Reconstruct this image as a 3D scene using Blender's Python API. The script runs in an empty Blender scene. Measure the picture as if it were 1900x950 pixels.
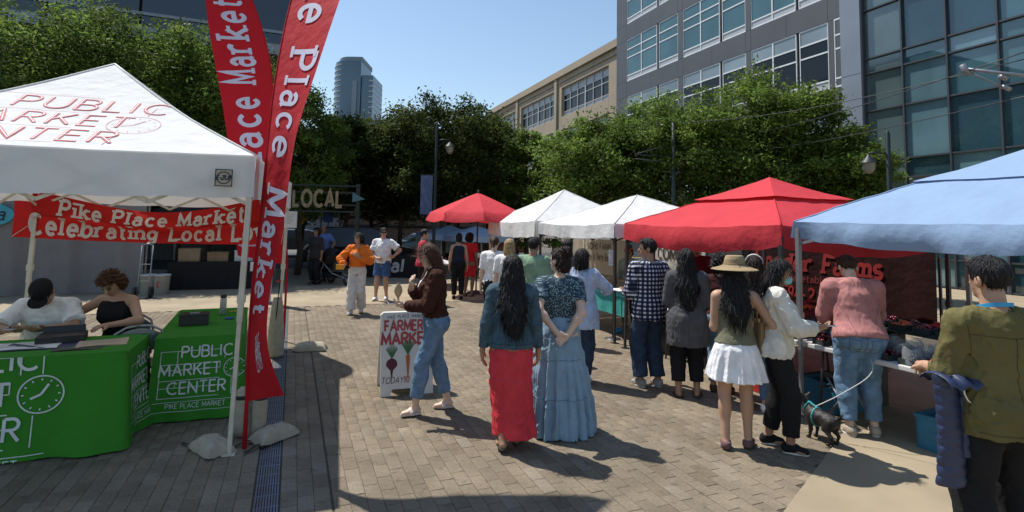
import bpy, bmesh, math, random
import numpy as np
from mathutils import Vector, Matrix

# ------------------------------------------------------------------ camera, sky, sun, exposure
SC = bpy.context.scene
COL = SC.collection
R = math.radians
CH, PITCH, ROLL, FPX = 1.9, R(4.4), R(1.1), 1000.0
cF = np.array([0, math.cos(PITCH), math.sin(PITCH)]); _r = np.array([1., 0, 0]); _u = np.array([0, -math.sin(PITCH), math.cos(PITCH)])
cR = _r*math.cos(ROLL)+_u*math.sin(ROLL); cU = -_r*math.sin(ROLL)+_u*math.cos(ROLL); cC = np.array([0, 0, CH])
cam = bpy.data.cameras.new('camera'); camo = bpy.data.objects.new('camera', cam); COL.objects.link(camo)
cam.sensor_width = 36; cam.lens = 36*FPX/1900; cam.shift_y = -133/1900; cam.clip_start = .05; cam.clip_end = 3000
camo.matrix_world = Matrix(((cR[0], cU[0], -cF[0], 0), (cR[1], cU[1], -cF[1], 0), (cR[2], cU[2], -cF[2], CH), (0, 0, 0, 1)))
SC.camera = camo
SUN_EL = R(61.5); SUN_AZ = math.atan2(-.8, .6)
sd = Vector((math.sin(SUN_AZ)*math.cos(SUN_EL), math.cos(SUN_AZ)*math.cos(SUN_EL), math.sin(SUN_EL)))
wd = bpy.data.worlds.new('World'); SC.world = wd; wd.use_nodes = True
nt = wd.node_tree; nt.nodes.clear()
sky = nt.nodes.new('ShaderNodeTexSky'); sky.sky_type = 'NISHITA'; sky.sun_disc = False
sky.sun_elevation = SUN_EL; sky.sun_rotation = SUN_AZ % (2*math.pi); sky.air_density = 1.35; sky.dust_density = .4; sky.ozone_density = 2.0; sky.altitude = 20
bg = nt.nodes.new('ShaderNodeBackground'); bg.inputs[1].default_value = .122
wo = nt.nodes.new('ShaderNodeOutputWorld'); nt.links.new(sky.outputs[0], bg.inputs[0]); nt.links.new(bg.outputs[0], wo.inputs[0])
sl = bpy.data.lights.new('sun', 'SUN'); sl.energy = 5.0; sl.angle = R(.53); sl.color = (1, .955, .88)
slo = bpy.data.objects.new('sun', sl); COL.objects.link(slo); slo.rotation_euler = sd.to_track_quat('Z', 'Y').to_euler(); slo.location = (-20, 15, 40)
SC.view_settings.view_transform = 'Standard'; SC.view_settings.look = 'None'; SC.view_settings.gamma = 1; SC.view_settings.exposure = .24
SC.render.engine = 'CYCLES'; SC.cycles.use_denoising = True; SC.cycles.max_bounces = 6; SC.cycles.transparent_max_bounces = 12
try: SC.cycles.denoiser = 'OPENIMAGEDENOISE'
except Exception: pass
SC.cycles.caustics_reflective = False; SC.cycles.caustics_refractive = False

def ray(x, y): return cF+cR*(x-950)/FPX+cU*(342-y)/FPX
def G(x, y, z=0):                                   # where a point seen in the photograph meets the level z
    d = ray(x, y); q = cC+d*((z-CH)/d[2]); return Vector(q)
def AT(x, y, D):                                    # the same at a known distance
    d = ray(x, y); return Vector(cC+d*(D/d[1]))
ST = R(22); CU = Vector((-math.sin(ST), math.cos(ST), 0)); CV = Vector((math.cos(ST), math.sin(ST), 0))
def W(v, u, z=0): return CV*v+CU*u+Vector((0, 0, z))      # v across the street, u along it
def UV(q): return (q.x*CV.x+q.y*CV.y, q.x*CU.x+q.y*CU.y)

# ------------------------------------------------------------------ materials
MATS = {}
def mat(name, col, rough=.75, var=.14, vs=6., bump=.12, bs=70., metal=0., trans=0., spec=.4, det=4., dist=.01, alpha=None, sheen=0.):
    if name in MATS: return MATS[name]
    m = bpy.data.materials.new(name); MATS[name] = m; m.use_nodes = True
    N = m.node_tree.nodes; L = m.node_tree.links; N.clear()
    out = N.new('ShaderNodeOutputMaterial'); b = N.new('ShaderNodeBsdfPrincipled')
    tc = N.new('ShaderNodeTexCoord'); n1 = N.new('ShaderNodeTexNoise'); n1.inputs['Scale'].default_value = vs; n1.inputs['Detail'].default_value = det
    L.new(tc.outputs['Object'], n1.inputs['Vector'])
    mr = N.new('ShaderNodeMapRange'); mr.inputs[1].default_value = .3; mr.inputs[2].default_value = .7; mr.inputs[3].default_value = 1-var; mr.inputs[4].default_value = 1+var
    L.new(n1.outputs[0], mr.inputs[0])
    mx = N.new('ShaderNodeVectorMath'); mx.operation = 'SCALE'; mx.inputs[0].default_value = col[:3]; L.new(mr.outputs[0], mx.inputs['Scale'])
    L.new(mx.outputs[0], b.inputs['Base Color'])
    b.inputs['Roughness'].default_value = rough; b.inputs['Metallic'].default_value = metal; b.inputs['Specular IOR Level'].default_value = spec
    if sheen: b.inputs['Sheen Weight'].default_value = sheen
    if bump:
        n2 = N.new('ShaderNodeTexNoise'); n2.inputs['Scale'].default_value = bs; n2.inputs['Detail'].default_value = 3; L.new(tc.outputs['Object'], n2.inputs['Vector'])
        bp = N.new('ShaderNodeBump'); bp.inputs['Strength'].default_value = bump; bp.inputs['Distance'].default_value = dist; L.new(n2.outputs[0], bp.inputs['Height']); L.new(bp.outputs[0], b.inputs['Normal'])
    s = b
    if trans:
        t = N.new('ShaderNodeBsdfTranslucent'); L.new(mx.outputs[0], t.inputs[0]); ms = N.new('ShaderNodeMixShader'); ms.inputs[0].default_value = trans
        L.new(b.outputs[0], ms.inputs[1]); L.new(t.outputs[0], ms.inputs[2]); s = ms
    if alpha is not None:
        t = N.new('ShaderNodeBsdfTransparent'); t.inputs[0].default_value = (*col[:3], 1) if max(col) > .5 else (.8, .8, .8, 1); ms = N.new('ShaderNodeMixShader'); ms.inputs[0].default_value = alpha
        L.new(t.outputs[0], ms.inputs[1]); L.new(s.outputs[0], ms.inputs[2]); s = ms
    L.new(s.outputs[0], out.inputs[0])
    m['principled'] = b.name
    return m
def attr_mat(name, attr, rough=.75, trans=0., bump=.2, bs=60., dist=.01, vs=8., var=.15, spec=.35):   # colour read from a colour attribute of the mesh
    m = mat(name, (1, 1, 1), rough, var, vs, bump, bs, 0, trans, spec, dist=dist)
    N = m.node_tree.nodes; L = m.node_tree.links
    a = N.new('ShaderNodeAttribute'); a.attribute_name = attr
    for n in N:
        if n.type == 'VECT_MATH': L.new(a.outputs['Color'], n.inputs[0])
    return m

# ------------------------------------------------------------------ mesh helpers
def tagk(o, kind): o['kind'] = kind; return o
def tag(o, label, cat, group=None):
    o['label'] = label; o['category'] = cat
    if group: o['group'] = group
    return o
def thing(name, label, cat, loc=(0, 0, 0), rotz=0, group=None):
    o = bpy.data.objects.new(name, None); COL.objects.link(o); o.empty_display_size = .2
    o.location = loc; o.rotation_euler = (0, 0, rotz); return tag(o, label, cat, group)
def link(name, me, parent=None, loc=None, rotz=None):
    o = bpy.data.objects.new(name, me); COL.objects.link(o)
    if parent: o.parent = parent
    if loc is not None: o.location = loc
    if rotz is not None: o.rotation_euler = (0, 0, rotz)
    return o
def copy_tree(o, parent=None):
    c = o.copy(); COL.objects.link(c); c.parent = parent
    for ch in o.children: copy_tree(ch, c)
    return c
def npmesh(name, V, Q, mats, smooth=True, n=4):
    me = bpy.data.meshes.new(name); V = np.asarray(V, np.float32); Q = np.asarray(Q, np.int32).reshape(-1, n)
    me.vertices.add(len(V)); me.vertices.foreach_set('co', V.ravel()); me.loops.add(Q.size); me.loops.foreach_set('vertex_index', Q.ravel())
    me.polygons.add(len(Q)); me.polygons.foreach_set('loop_start', np.arange(0, Q.size, n, dtype=np.int32)); me.polygons.foreach_set('loop_total', np.full(len(Q), n, np.int32))
    if smooth: me.polygons.foreach_set('use_smooth', np.ones(len(Q), bool))
    for m in (mats if isinstance(mats, (list, tuple)) else [mats]): me.materials.append(m)
    me.update(calc_edges=True); return me
class MB:
    def __init__(s): s.v = []; s.f = []; s.s = []
    def add(s, vs, fs, smooth=False):
        o = len(s.v); s.v += [tuple(p) for p in vs]; s.f += [tuple(i+o for i in f) for f in fs]; s.s += [smooth]*len(fs); return s
    def box(s, c, d, rot=None, taper=1.):
        c = Vector(c); vs = []
        for z in (-.5, .5):
            k = taper if z > 0 else 1
            for x, y in ((-.5, -.5), (.5, -.5), (.5, .5), (-.5, .5)):
                p = Vector((x*d[0]*k, y*d[1]*k, z*d[2])); vs.append(c+(rot @ p if rot else p))
        return s.add(vs, [(3, 2, 1, 0), (4, 5, 6, 7), (0, 1, 5, 4), (1, 2, 6, 5), (2, 3, 7, 6), (3, 0, 4, 7)])
    def bar(s, a, b, w, h=None, up=(0, 0, 1)):           # rectangular bar from a to b
        a, b = Vector(a), Vector(b); h = h or w; d = (b-a).normalized(); U = Vector(up)
        if abs(d.dot(U)) > .98: U = Vector((0, 1, 0))
        x = d.cross(U).normalized(); y = x.cross(d)
        vs = [p+x*i*w/2+y*j*h/2 for p in (a, b) for i, j in ((-1, -1), (1, -1), (1, 1), (-1, 1))]
        return s.add(vs, [(0, 1, 2, 3), (7, 6, 5, 4), (0, 4, 5, 1), (1, 5, 6, 2), (2, 6, 7, 3), (3, 7, 4, 0)])
    def tube(s, pts, rad, n=8, cap=True):
        pts = [Vector(p) for p in pts]; rad = rad if isinstance(rad, (list, tuple)) else [rad]*len(pts); vs = []; fs = []
        x = None
        for i, p in enumerate(pts):
            d = (pts[min(i+1, len(pts)-1)]-pts[max(i-1, 0)]).normalized()
            if x is None: x = d.orthogonal().normalized()
            x = (x-d*x.dot(d)); x = x.normalized() if x.length > 1e-5 else d.orthogonal().normalized(); y = d.cross(x)
            for k in range(n):
                a = 2*math.pi*k/n; vs.append(p+(x*math.cos(a)+y*math.sin(a))*rad[i])
        for i in range(len(pts)-1):
            for k in range(n): fs.append((i*n+k, i*n+(k+1) % n, (i+1)*n+(k+1) % n, (i+1)*n+k))
        if cap: fs += [tuple(range(n-1, -1, -1)), tuple((len(pts)-1)*n+k for k in range(n))]
        return s.add(vs, fs, True)
    def lathe(s, c, prof, n=20):                          # prof: (radius, z)
        c = Vector(c); vs = []; fs = []
        for r, z in prof:
            for k in range(n): a = 2*math.pi*k/n; vs.append(c+Vector((r*math.cos(a), r*math.sin(a), z)))
        for i in range(len(prof)-1):
            for k in range(n): fs.append((i*n+k, i*n+(k+1) % n, (i+1)*n+(k+1) % n, (i+1)*n+k))
        return s.add(vs, fs, True)
    def grid(s, fn, nu, nv, smooth=True):                 # fn(i/nu, j/nv) -> point
        vs = [fn(i/nu, j/nv) for j in range(nv+1) for i in range(nu+1)]
        return s.add(vs, [(j*(nu+1)+i, j*(nu+1)+i+1, (j+1)*(nu+1)+i+1, (j+1)*(nu+1)+i) for j in range(nv) for i in range(nu)], smooth)
    def prism(s, poly, z0, z1):
        n = len(poly); return s.add([(x, y, z0) for x, y in poly]+[(x, y, z1) for x, y in poly], [tuple(range(n-1, -1, -1)), tuple(range(n, 2*n))]+[(i, (i+1) % n, n+(i+1) % n, n+i) for i in range(n)])
    def build(s, name, m, parent=None, loc=None, rotz=None, bevel=0):
        me = bpy.data.meshes.new(name); me.from_pydata(s.v, [], s.f); me.polygons.foreach_set('use_smooth', s.s); me.materials.append(m); me.update()
        o = link(name, me, parent, loc, rotz)
        if bevel: md = o.modifiers.new('bevel', 'BEVEL'); md.width = bevel; md.segments = 2; md.limit_method = 'ANGLE'
        return o

# ------------------------------------------------------------------ lettering drawn with strokes
GL = {
'A': (.72, [[(0, 0), (.36, 1), (.72, 0)], [(.13, .34), (.59, .34)]]), 'B': (.6, [[(0, 0), (0, 1)], [(0, 1), (.3, .765, .25, .235, 90, -90), (0, .53)], [(0, .53), (.32, .265, .28, .265, 90, -90), (0, 0)]]),
'C': (.76, [[(.44, .5, .44, .5, 48, 312)]]), 'D': (.68, [[(0, 0), (0, 1)], [(0, 1), (.24, .5, .44, .5, 90, -90), (0, 0)]]), 'E': (.52, [[(.52, 1), (0, 1), (0, 0), (.52, 0)], [(0, .52), (.44, .52)]]),
'F': (.5, [[(.5, 1), (0, 1), (0, 0)], [(0, .52), (.42, .52)]]), 'G': (.78, [[(.44, .5, .44, .5, 48, 340), (.84, .45), (.5, .45)]]), 'H': (.66, [[(0, 0), (0, 1)], [(.66, 0), (.66, 1)], [(0, .52), (.66, .52)]]), 'I': (.1, [[(.05, 0), (.05, 1)]]),
'K': (.62, [[(0, 0), (0, 1)], [(.58, 1), (.03, .42)], [(.2, .6), (.62, 0)]]), 'L': (.5, [[(0, 1), (0, 0), (.5, 0)]]), 'M': (.82, [[(0, 0), (.06, 1), (.41, .2), (.76, 1), (.82, 0)]]), 'N': (.68, [[(0, 0), (0, 1), (.68, 0), (.68, 1)]]),
'O': (.86, [[(.43, .5, .43, .5, 0, 360)]]), 'P': (.56, [[(0, 0), (0, 1)], [(0, 1), (.3, .74, .26, .26, 90, -90), (0, .48)]]), 'R': (.6, [[(0, 0), (0, 1)], [(0, 1), (.3, .75, .26, .25, 90, -90), (0, .5)], [(.24, .5), (.6, 0)]]),
'S': (.54, [[(.27, .745, .25, .255, 40, 262), (.27, .255, .27, .255, 82, -140)]]), 'T': (.62, [[(0, 1), (.62, 1)], [(.31, 1), (.31, 0)]]), 'U': (.66, [[(0, 1), (.33, .33, .33, .33, 180, 360), (.66, 1)]]), 'V': (.68, [[(0, 1), (.34, 0), (.68, 1)]]),
'W': (.98, [[(0, 1), (.25, 0), (.49, .8), (.73, 0), (.98, 1)]]), 'Y': (.62, [[(0, 1), (.31, .48), (.62, 1)], [(.31, .48), (.31, 0)]]), 'Z': (.58, [[(0, 1), (.58, 1), (0, 0), (.58, 0)]]),
'0': (.6, [[(.3, .5, .3, .5, 0, 360)]]), '1': (.24, [[(0, .8), (.2, 1), (.2, 0)]]), '2': (.54, [[(.27, .73, .25, .27, 160, -40), (0, 0), (.54, 0)]]), '4': (.56, [[(.42, 0), (.42, 1), (0, .3), (.56, .3)]]), '5': (.52, [[(.48, 1), (.06, 1), (.02, .55), (.25, .32, .27, .32, 110, -140)]]), '9': (.56, [[(.28, .7, .26, .3, 0, 360)], [(.54, .7), (.4, 0)]]),
'-': (.3, [[(0, .42), (.3, .42)]]), '!': (.1, [[(.05, 1), (.05, .3)], [(.05, .1), (.05, 0)]]), "'": (.1, [[(.05, 1), (.02, .78)]]), ' ': (.32, []), '.': (.1, [[(.05, .08), (.05, 0)]]),
'a': (.54, [[(.06, .52), (.27, .43, .22, .23, 130, 0), (.49, .1), (.56, 0)], [(.49, .38), (.25, .2, .22, .2, 100, 290), (.49, .12)]]), 'b': (.56, [[(0, 1), (0, 0)], [(.29, .33, .26, .33, 180, -180)]]), 'c': (.52, [[(.29, .33, .27, .33, 40, 320)]]), 'd': (.56, [[(.55, 1), (.55, 0)], [(.27, .33, .26, .33, 0, 360)]]),
'e': (.56, [[(.04, .34), (.55, .34), (.29, .33, .26, .33, 5, 318)]]), 'f': (.36, [[(.14, 0), (.32, .82, .18, .18, 180, 50)], [(0, .64), (.34, .64)]]), 'g': (.56, [[(.27, .36, .25, .3, 0, 360)], [(.52, .66), (.27, -.06, .25, .2, 0, -150)]]), 'h': (.52, [[(0, 1), (0, 0)], [(.25, .42, .25, .24, 180, 0), (.5, 0)]]), 'i': (.16, [[(.08, .66), (.08, 0)], [(.08, .84), (.08, .99)]]),
'k': (.54, [[(0, 1), (0, 0)], [(.46, .66), (.03, .26)], [(.18, .4), (.54, 0)]]), 'l': (.16, [[(.08, 1), (.08, 0)]]), 'm': (.8, [[(0, .66), (0, 0)], [(.2, .44, .2, .22, 180, 0), (.4, 0)], [(.6, .44, .2, .22, 180, 0), (.8, 0)]]), 'n': (.5, [[(0, .66), (0, 0)], [(.25, .42, .25, .24, 180, 0), (.5, 0)]]), 'o': (.56, [[(.28, .33, .27, .33, 0, 360)]]),
'r': (.4, [[(0, .66), (0, 0)], [(.24, .4, .24, .26, 180, 55)]]), 's': (.44, [[(.22, .49, .19, .17, 35, 262), (.22, .165, .21, .165, 82, -145)]]), 't': (.36, [[(.14, .9), (.3, .16, .16, .16, 180, 300)], [(0, .64), (.34, .64)]]), 'u': (.52, [[(0, .66), (.24, .24, .24, .24, 180, 350), (.5, .66)], [(.5, .66), (.5, 0)]]), 'v': (.54, [[(0, .66), (.27, 0), (.54, .66)]]), 'y': (.52, [[(0, .66), (.26, .06)], [(.52, .66), (.14, -.28)]]),
}
def path_pts(path, seg):
    pts = []
    for e in path:
        if len(e) == 2: pts.append(e)
        else:
            cx, cy, rx, ry, a0, a1 = e; n = max(3, int(abs(a1-a0)/(20 if seg > .2 else 14)))
            pts += [(cx+rx*math.cos(R(a0+(a1-a0)*i/n)), cy+ry*math.sin(R(a0+(a1-a0)*i/n))) for i in range(n+1)]
    out = [pts[0]]
    for a, b in zip(pts, pts[1:]):
        d = math.dist(a, b); n = max(1, int(d/seg))
        if d > 1e-6: out += [(a[0]+(b[0]-a[0])*i/n, a[1]+(b[1]-a[1])*i/n) for i in range(1, n+1)]
    return out
def ribbon(mb, pts, th, f, lift):
    n = len(pts); closed = math.dist(pts[0], pts[-1]) < 1e-4; vs = []
    for i in range(n):
        a = pts[i-1] if i else (pts[-2] if closed else pts[0]); b = pts[i+1] if i < n-1 else (pts[1] if closed else pts[-1]); p = pts[i]
        d1 = Vector((p[0]-a[0], p[1]-a[1])); d2 = Vector((b[0]-p[0], b[1]-p[1]))
        d1 = d1.normalized() if d1.length > 1e-7 else d2.normalized(); d2 = d2.normalized() if d2.length > 1e-7 else d1
        m = (d1+d2); m = m.normalized() if m.length > .3 else d1
        k = min(1/max(m.dot(d1), .45), 2.2); nx, ny = -m.y*k*th/2, m.x*k*th/2
        vs += [f(p[0]+nx, p[1]+ny, lift), f(p[0]-nx, p[1]-ny, lift)]
    mb.add(vs, [(2*i, 2*i+1, 2*i+3, 2*i+2) for i in range(n-1)])
def text_width(s, size, sp=.2): return sum(GL[c][0]+sp for c in s)*size-sp*size
def text(mb, s, size, th, f, x=0, y=0, slab=False, sp=.2, italic=0, seg=.3, lift=0., align='c', wide=1.):
    """f(x, y, lift) -> 3D point; th is the stroke width relative to the letter height"""
    w = text_width(s, size*wide, sp); x0 = x-(w/2 if align == 'c' else 0); k = 0
    for c in s:
        gw, paths = GL[c]
        ff = lambda a, b, l, x0=x0: f(x0+(a*wide+italic*b)*size, y+b*size, l)
        for p in paths:
            k += 1; ribbon(mb, path_pts(p, seg), th, ff, lift+(k % 5)*.0003)
            if slab:
                for e, o in ((p[0], p[1] if len(p) > 1 else None), (p[-1], p[-2] if len(p) > 1 else None)):
                    if o is None or len(e) != 2: continue
                    if min(abs(e[1]), abs(e[1]-1), abs(e[1]-.66)) < .02 and c not in 'acest':
                        k += 1; r_ = th*.5+.1; yy = e[1]+(-1 if e[1] > .3 else 1)*th*.33
                        a = e[0]-r_; b = e[0]+(r_ if e[1] != .66 or c in 'vyk' else 0)
                        ribbon(mb, [(a, yy), (b, yy)], th*.66, ff, lift+(k % 5+6)*.0003)
        x0 += (gw+sp)*size*wide
def words(s, size, th, f, x, y, m, parent, sp=.2, wide=1., **k):       # one object for each word
    x0 = x-text_width(s, size*wide, sp)/2
    for w in s.split(' '): b = MB(); text(b, w, size, th, f, x0, y, sp=sp, wide=wide, align='l', **k); b.build('lettering', m, parent); x0 += sum(GL[c][0]+sp for c in w+' ')*size*wide
def plane_map(o, ex, ey):
    o, ex, ey = Vector(o), Vector(ex).normalized(), Vector(ey).normalized(); n = ex.cross(ey)
    return lambda x, y, l: o+ex*x+ey*y+n*l
def clock(mb, cx, cy, r, th, f, lift=0.):
    C = lambda rr, n=28: [(cx+rr*math.cos(2*math.pi*i/n), cy+rr*math.sin(2*math.pi*i/n)) for i in range(n+1)]
    ribbon(mb, C(r), th, f, lift); 
    for k in range(12):
        a = math.pi*k/6; ribbon(mb, [(cx+r*.74*math.cos(a), cy+r*.74*math.sin(a)), (cx+r*.86*math.cos(a), cy+r*.86*math.sin(a))], th*.9, f, lift+.0003)
    for a, l in ((R(60), .62), (R(205), .5)):
        ribbon(mb, [(cx, cy), (cx+r*l*math.cos(a), cy+r*l*math.sin(a))], th*1.6, f, lift+.0009)
# ------------------------------------------------------------------ figures: smooth bodies grown from tapered limbs
A_ = np.array
def V3(*a): return np.array(a, float)
def rotx(a): c, s = math.cos(a), math.sin(a); return A_([[1, 0, 0], [0, c, -s], [0, s, c]])
def roty(a): c, s = math.cos(a), math.sin(a); return A_([[c, 0, s], [0, 1, 0], [-s, 0, c]])
def rotz_(a): c, s = math.cos(a), math.sin(a); return A_([[c, -s, 0], [s, c, 0], [0, 0, 1]])
class Prim:
    def __init__(s, fn, lo, hi, k=.025, sub=False): s.fn, s.lo, s.hi, s.k, s.sub = fn, A_(lo, float), A_(hi, float), k, sub
def cone(a, b, ra, rb, k=.025, flat=False, sub=False, sy=1.):
    a, b = A_(a, float), A_(b, float); d = b-a; L = max(np.linalg.norm(d), 1e-6); d = d/L; m = max(ra, rb)
    def fn(X, Y, Z):
        px, py, pz = X-a[0], Y-a[1], Z-a[2]; t = px*d[0]+py*d[1]+pz*d[2]; q = np.sqrt(np.maximum(px*px+py*py+pz*pz-t*t, 0)); tc = np.clip(t/L, 0, 1)
        D = np.sqrt(q*q+(t-tc*L)**2)-(ra+(rb-ra)*tc)
        if flat: D = np.maximum(D, t-L)
        return D
    return Prim(fn, np.minimum(a-ra, b-rb), np.maximum(a+ra, b+rb), k, sub)
def ell(c, r, rot=None, k=.025, sub=False):
    c = A_(c, float); r = A_(r, float); rm = r.max() if rot is not None else r
    def fn(X, Y, Z):
        x, y, z = X-c[0], Y-c[1], Z-c[2]
        if rot is not None: x, y, z = rot[0, 0]*x+rot[1, 0]*y+rot[2, 0]*z, rot[0, 1]*x+rot[1, 1]*y+rot[2, 1]*z, rot[0, 2]*x+rot[1, 2]*y+rot[2, 2]*z
        k0 = np.sqrt((x/r[0])**2+(y/r[1])**2+(z/r[2])**2); k1 = np.sqrt((x/r[0]**2)**2+(y/r[1]**2)**2+(z/r[2]**2)**2)+1e-6
        return k0*(k0-1)/k1
    return Prim(fn, c-rm, c+rm, k, sub)
def loft(rings, rot=None, o=(0, 0, 0), k=.03, pleat=None, twist=0):
    """rings: (z, half width, half depth, cx, cy) bottom to top; rot turns the piece about the point o"""
    rg = A_([tuple(r)+(0,)*(5-len(r)) for r in sorted(rings)], float); z = rg[:, 0]; o = A_(o, float)
    m = (np.abs(rg[:, 1])+np.abs(rg[:, 3])).max()*1.15; dd = (rg[:, 2]+np.abs(rg[:, 4])).max()*1.15
    cs = A_([[sx*m, sy*dd, zz] for sx in (-1, 1) for sy in (-1, 1) for zz in (z[0], z[-1])])
    if rot is not None: cs = (cs-o) @ rot.T+o
    zs = np.linspace(z[0], z[-1], 64); R5 = [np.interp(zs, z, rg[:, i]) for i in range(1, 5)]
    for _ in range(2): R5 = [np.concatenate([[r[0]], (r[:-2]+2*r[1:-1]+r[2:])/4, [r[-1]]]) for r in R5]
    def fn(X, Y, Z):
        x, y, zz = X-o[0], Y-o[1], Z-o[2]
        if rot is not None: x, y, zz = rot[0, 0]*x+rot[1, 0]*y+rot[2, 0]*zz, rot[0, 1]*x+rot[1, 1]*y+rot[2, 1]*zz, rot[0, 2]*x+rot[1, 2]*y+rot[2, 2]*zz
        else: x = x+0*zz; 
        x, y, zz = x+o[0], y+o[1], zz+o[2]; x, y, zz = np.broadcast_arrays(x, y, zz)
        t = np.clip((zz-z[0])/(z[-1]-z[0]), 0, 1)*63; i = np.minimum(t.astype(int), 62); f = t-i
        w, d, cx, cy = [r[i]*(1-f)+r[i+1]*f for r in R5]
        x = x-cx; y = y-cy
        q = np.sqrt((x/w)**2+(y/d)**2)
        if pleat: q = q/(1+pleat(np.arctan2(x, y), zz))
        D = (q-1)*np.minimum(w, d)
        return np.maximum(D, np.maximum(z[0]-zz, zz-z[-1]))
    return Prim(fn, cs.min(0), cs.max(0), k)
def field(prims, h, clip=None, disp=None):
    lo = np.min([p.lo-p.k for p in prims], 0)-4*h; hi = np.max([p.hi+p.k for p in prims], 0)+4*h
    n = np.ceil((hi-lo)/h).astype(int)+1; D = np.full(n, .5, np.float32)
    ax = [(lo[i]+h*np.arange(n[i])).astype(np.float32) for i in range(3)]
    for p in prims:
        i0 = np.maximum(np.floor((p.lo-p.k-3*h-lo)/h).astype(int), 0); i1 = np.minimum(np.ceil((p.hi+p.k+3*h-lo)/h).astype(int)+1, n)
        sl = tuple(slice(a, b) for a, b in zip(i0, i1)); X, Y, Z = ax[0][sl[0]][:, None, None], ax[1][sl[1]][None, :, None], ax[2][sl[2]][None, None, :]
        d = p.fn(X, Y, Z).astype(np.float32); c = D[sl]; k = p.k
        if p.sub: D[sl] = np.maximum(c, -d)
        elif k > 0:
            hh = np.clip(.5+.5*(c-d)/k, 0, 1); D[sl] = c+(d-c)*hh-k*hh*(1-hh)
        else: D[sl] = np.minimum(c, d)
    X, Y, Z = ax[0][:, None, None], ax[1][None, :, None], ax[2][None, None, :]
    if disp:
        I = np.nonzero(np.abs(D) < .05); D[I] += disp(ax[0][I[0]], ax[1][I[1]], ax[2][I[2]]).astype(np.float32)
    if clip: D = np.maximum(D, clip(X, Y, Z).astype(np.float32))
    return nets(D, lo, h)
def nets(D, lo, h):
    S = D < 0; c = np.zeros(tuple(A_(D.shape)-1), np.int8)
    for i in (0, 1):
        for j in (0, 1):
            for k in (0, 1): c += S[i:S.shape[0]-1+i, j:S.shape[1]-1+j, k:S.shape[2]-1+k]
    act = (c > 0) & (c < 8); I = np.argwhere(act); idx = np.full(c.shape, -1, np.int32); idx[act] = np.arange(len(I))
    acc = np.zeros((len(I), 3)); cnt = np.zeros(len(I)); cor = [(i, j, k) for i in (0, 1) for j in (0, 1) for k in (0, 1)]
    val = {q: D[I[:, 0]+q[0], I[:, 1]+q[1], I[:, 2]+q[2]] for q in cor}
    for a in cor:
        for x in range(3):
            if a[x]: continue
            b = list(a); b[x] = 1; b = tuple(b); da, db = val[a], val[b]; m = (da < 0) != (db < 0)
            t = np.where(m, da/np.where(m, da-db, 1), 0); p = np.tile(A_(a, float), (len(I), 1)); p[:, x] = t
            acc[m] += p[m]; cnt[m] += 1
    V = (I+acc/np.maximum(cnt, 1)[:, None])*h+lo; Q = []
    for x in range(3):
        y, z = (x+1) % 3, (x+2) % 3; sl0 = [slice(1, -1)]*3; sl1 = [slice(1, -1)]*3; sl0[x] = slice(0, -1); sl1[x] = slice(1, None)
        a, b = S[tuple(sl0)], S[tuple(sl1)]
        for flip in (0, 1):
            E = np.argwhere((a & ~b) if not flip else (~a & b))
            if not len(E): continue
            off = A_([1, 1, 1]); off[x] = 0; E = E+off; q = []
            for dy, dz in ((0, 0), (-1, 0), (-1, -1), (0, -1)):
                e = E.copy(); e[:, y] += dy; e[:, z] += dz; q.append(idx[e[:, 0], e[:, 1], e[:, 2]])
            q = np.stack(q, 1); Q.append(q[:, ::-1] if not flip else q)
    Q = np.concatenate(Q); Q = Q[(Q >= 0).all(1)][:, ::-1]
    return V, Q
NOI = np.random.default_rng(5).random((32, 32, 32)).astype(np.float32)
def vnoise(x, y, z):
    q = []; fr = []
    for c in (x, y, z): i = np.floor(c).astype(np.int32); f = c-i; q.append(i & 31); fr.append(f*f*(3-2*f))
    o = 0
    for i in (0, 1):
        for j in (0, 1):
            for k in (0, 1): o = o+NOI[(q[0]+i) & 31, (q[1]+j) & 31, (q[2]+k) & 31]*(fr[0] if i else 1-fr[0])*(fr[1] if j else 1-fr[1])*(fr[2] if k else 1-fr[2])
    return o
def folds(a, seed, kx=1., kz=1.):
    s = seed*3.7
    def f(X, Y, Z):
        w = vnoise(X*7+s, Y*7, Z*6+s)-.5; sg = (1 if seed % 2 else -1)
        n1 = vnoise(X*15*kx+4*w+s+sg*Z*9, Y*15*kx+3*w, Z*6*kz+s); n2 = vnoise(X*30*kx+5*w, Y*30*kx+s-sg*Z*14, Z*13*kz); n3 = vnoise(X*62, Y*62, Z*36*kz+s)
        return a*(2.4*(np.abs(2*n1-1)-.42)+1.3*(np.abs(2*n2-1)-.42)+.7*(n3-.5))
    return f
def ik(a, t, l1, l2, pole):
    a, t, pole = A_(a, float), A_(t, float), A_(pole, float); d = t-a; L = np.linalg.norm(d)
    if L > (l1+l2)*.995: t = a+d/L*(l1+l2)*.995; d = t-a; L = np.linalg.norm(d)
    x = d/L; p = pole-x*pole.dot(x); p = p/max(np.linalg.norm(p), 1e-6); c = (l1*l1+L*L-l2*l2)/(2*l1*L); c = min(1, max(-1, c))
    return a+x*l1*c+p*l1*math.sqrt(max(0, 1-c*c)), t
TZ = [.80, .86, .92, .98, 1.05, 1.12, 1.20, 1.28, 1.34, 1.39, 1.435]
TF = ([.12, .163, .172, .158, .136, .130, .14, .150, .152, .118, .06], [.095, .115, .12, .105, .092, .092, .104, .107, .094, .075, .055])
TM = ([.12, .15, .157, .154, .148, .15, .162, .173, .17, .13, .062], [.09, .105, .108, .104, .10, .102, .11, .114, .1, .078, .056])
TCY = [-.01, -.02, -.022, -.012, 0, .004, .008, .006, -.004, -.012, -.012]
PEOPLE = []; GARM = {}
from mathutils.bvhtree import BVHTree
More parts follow.
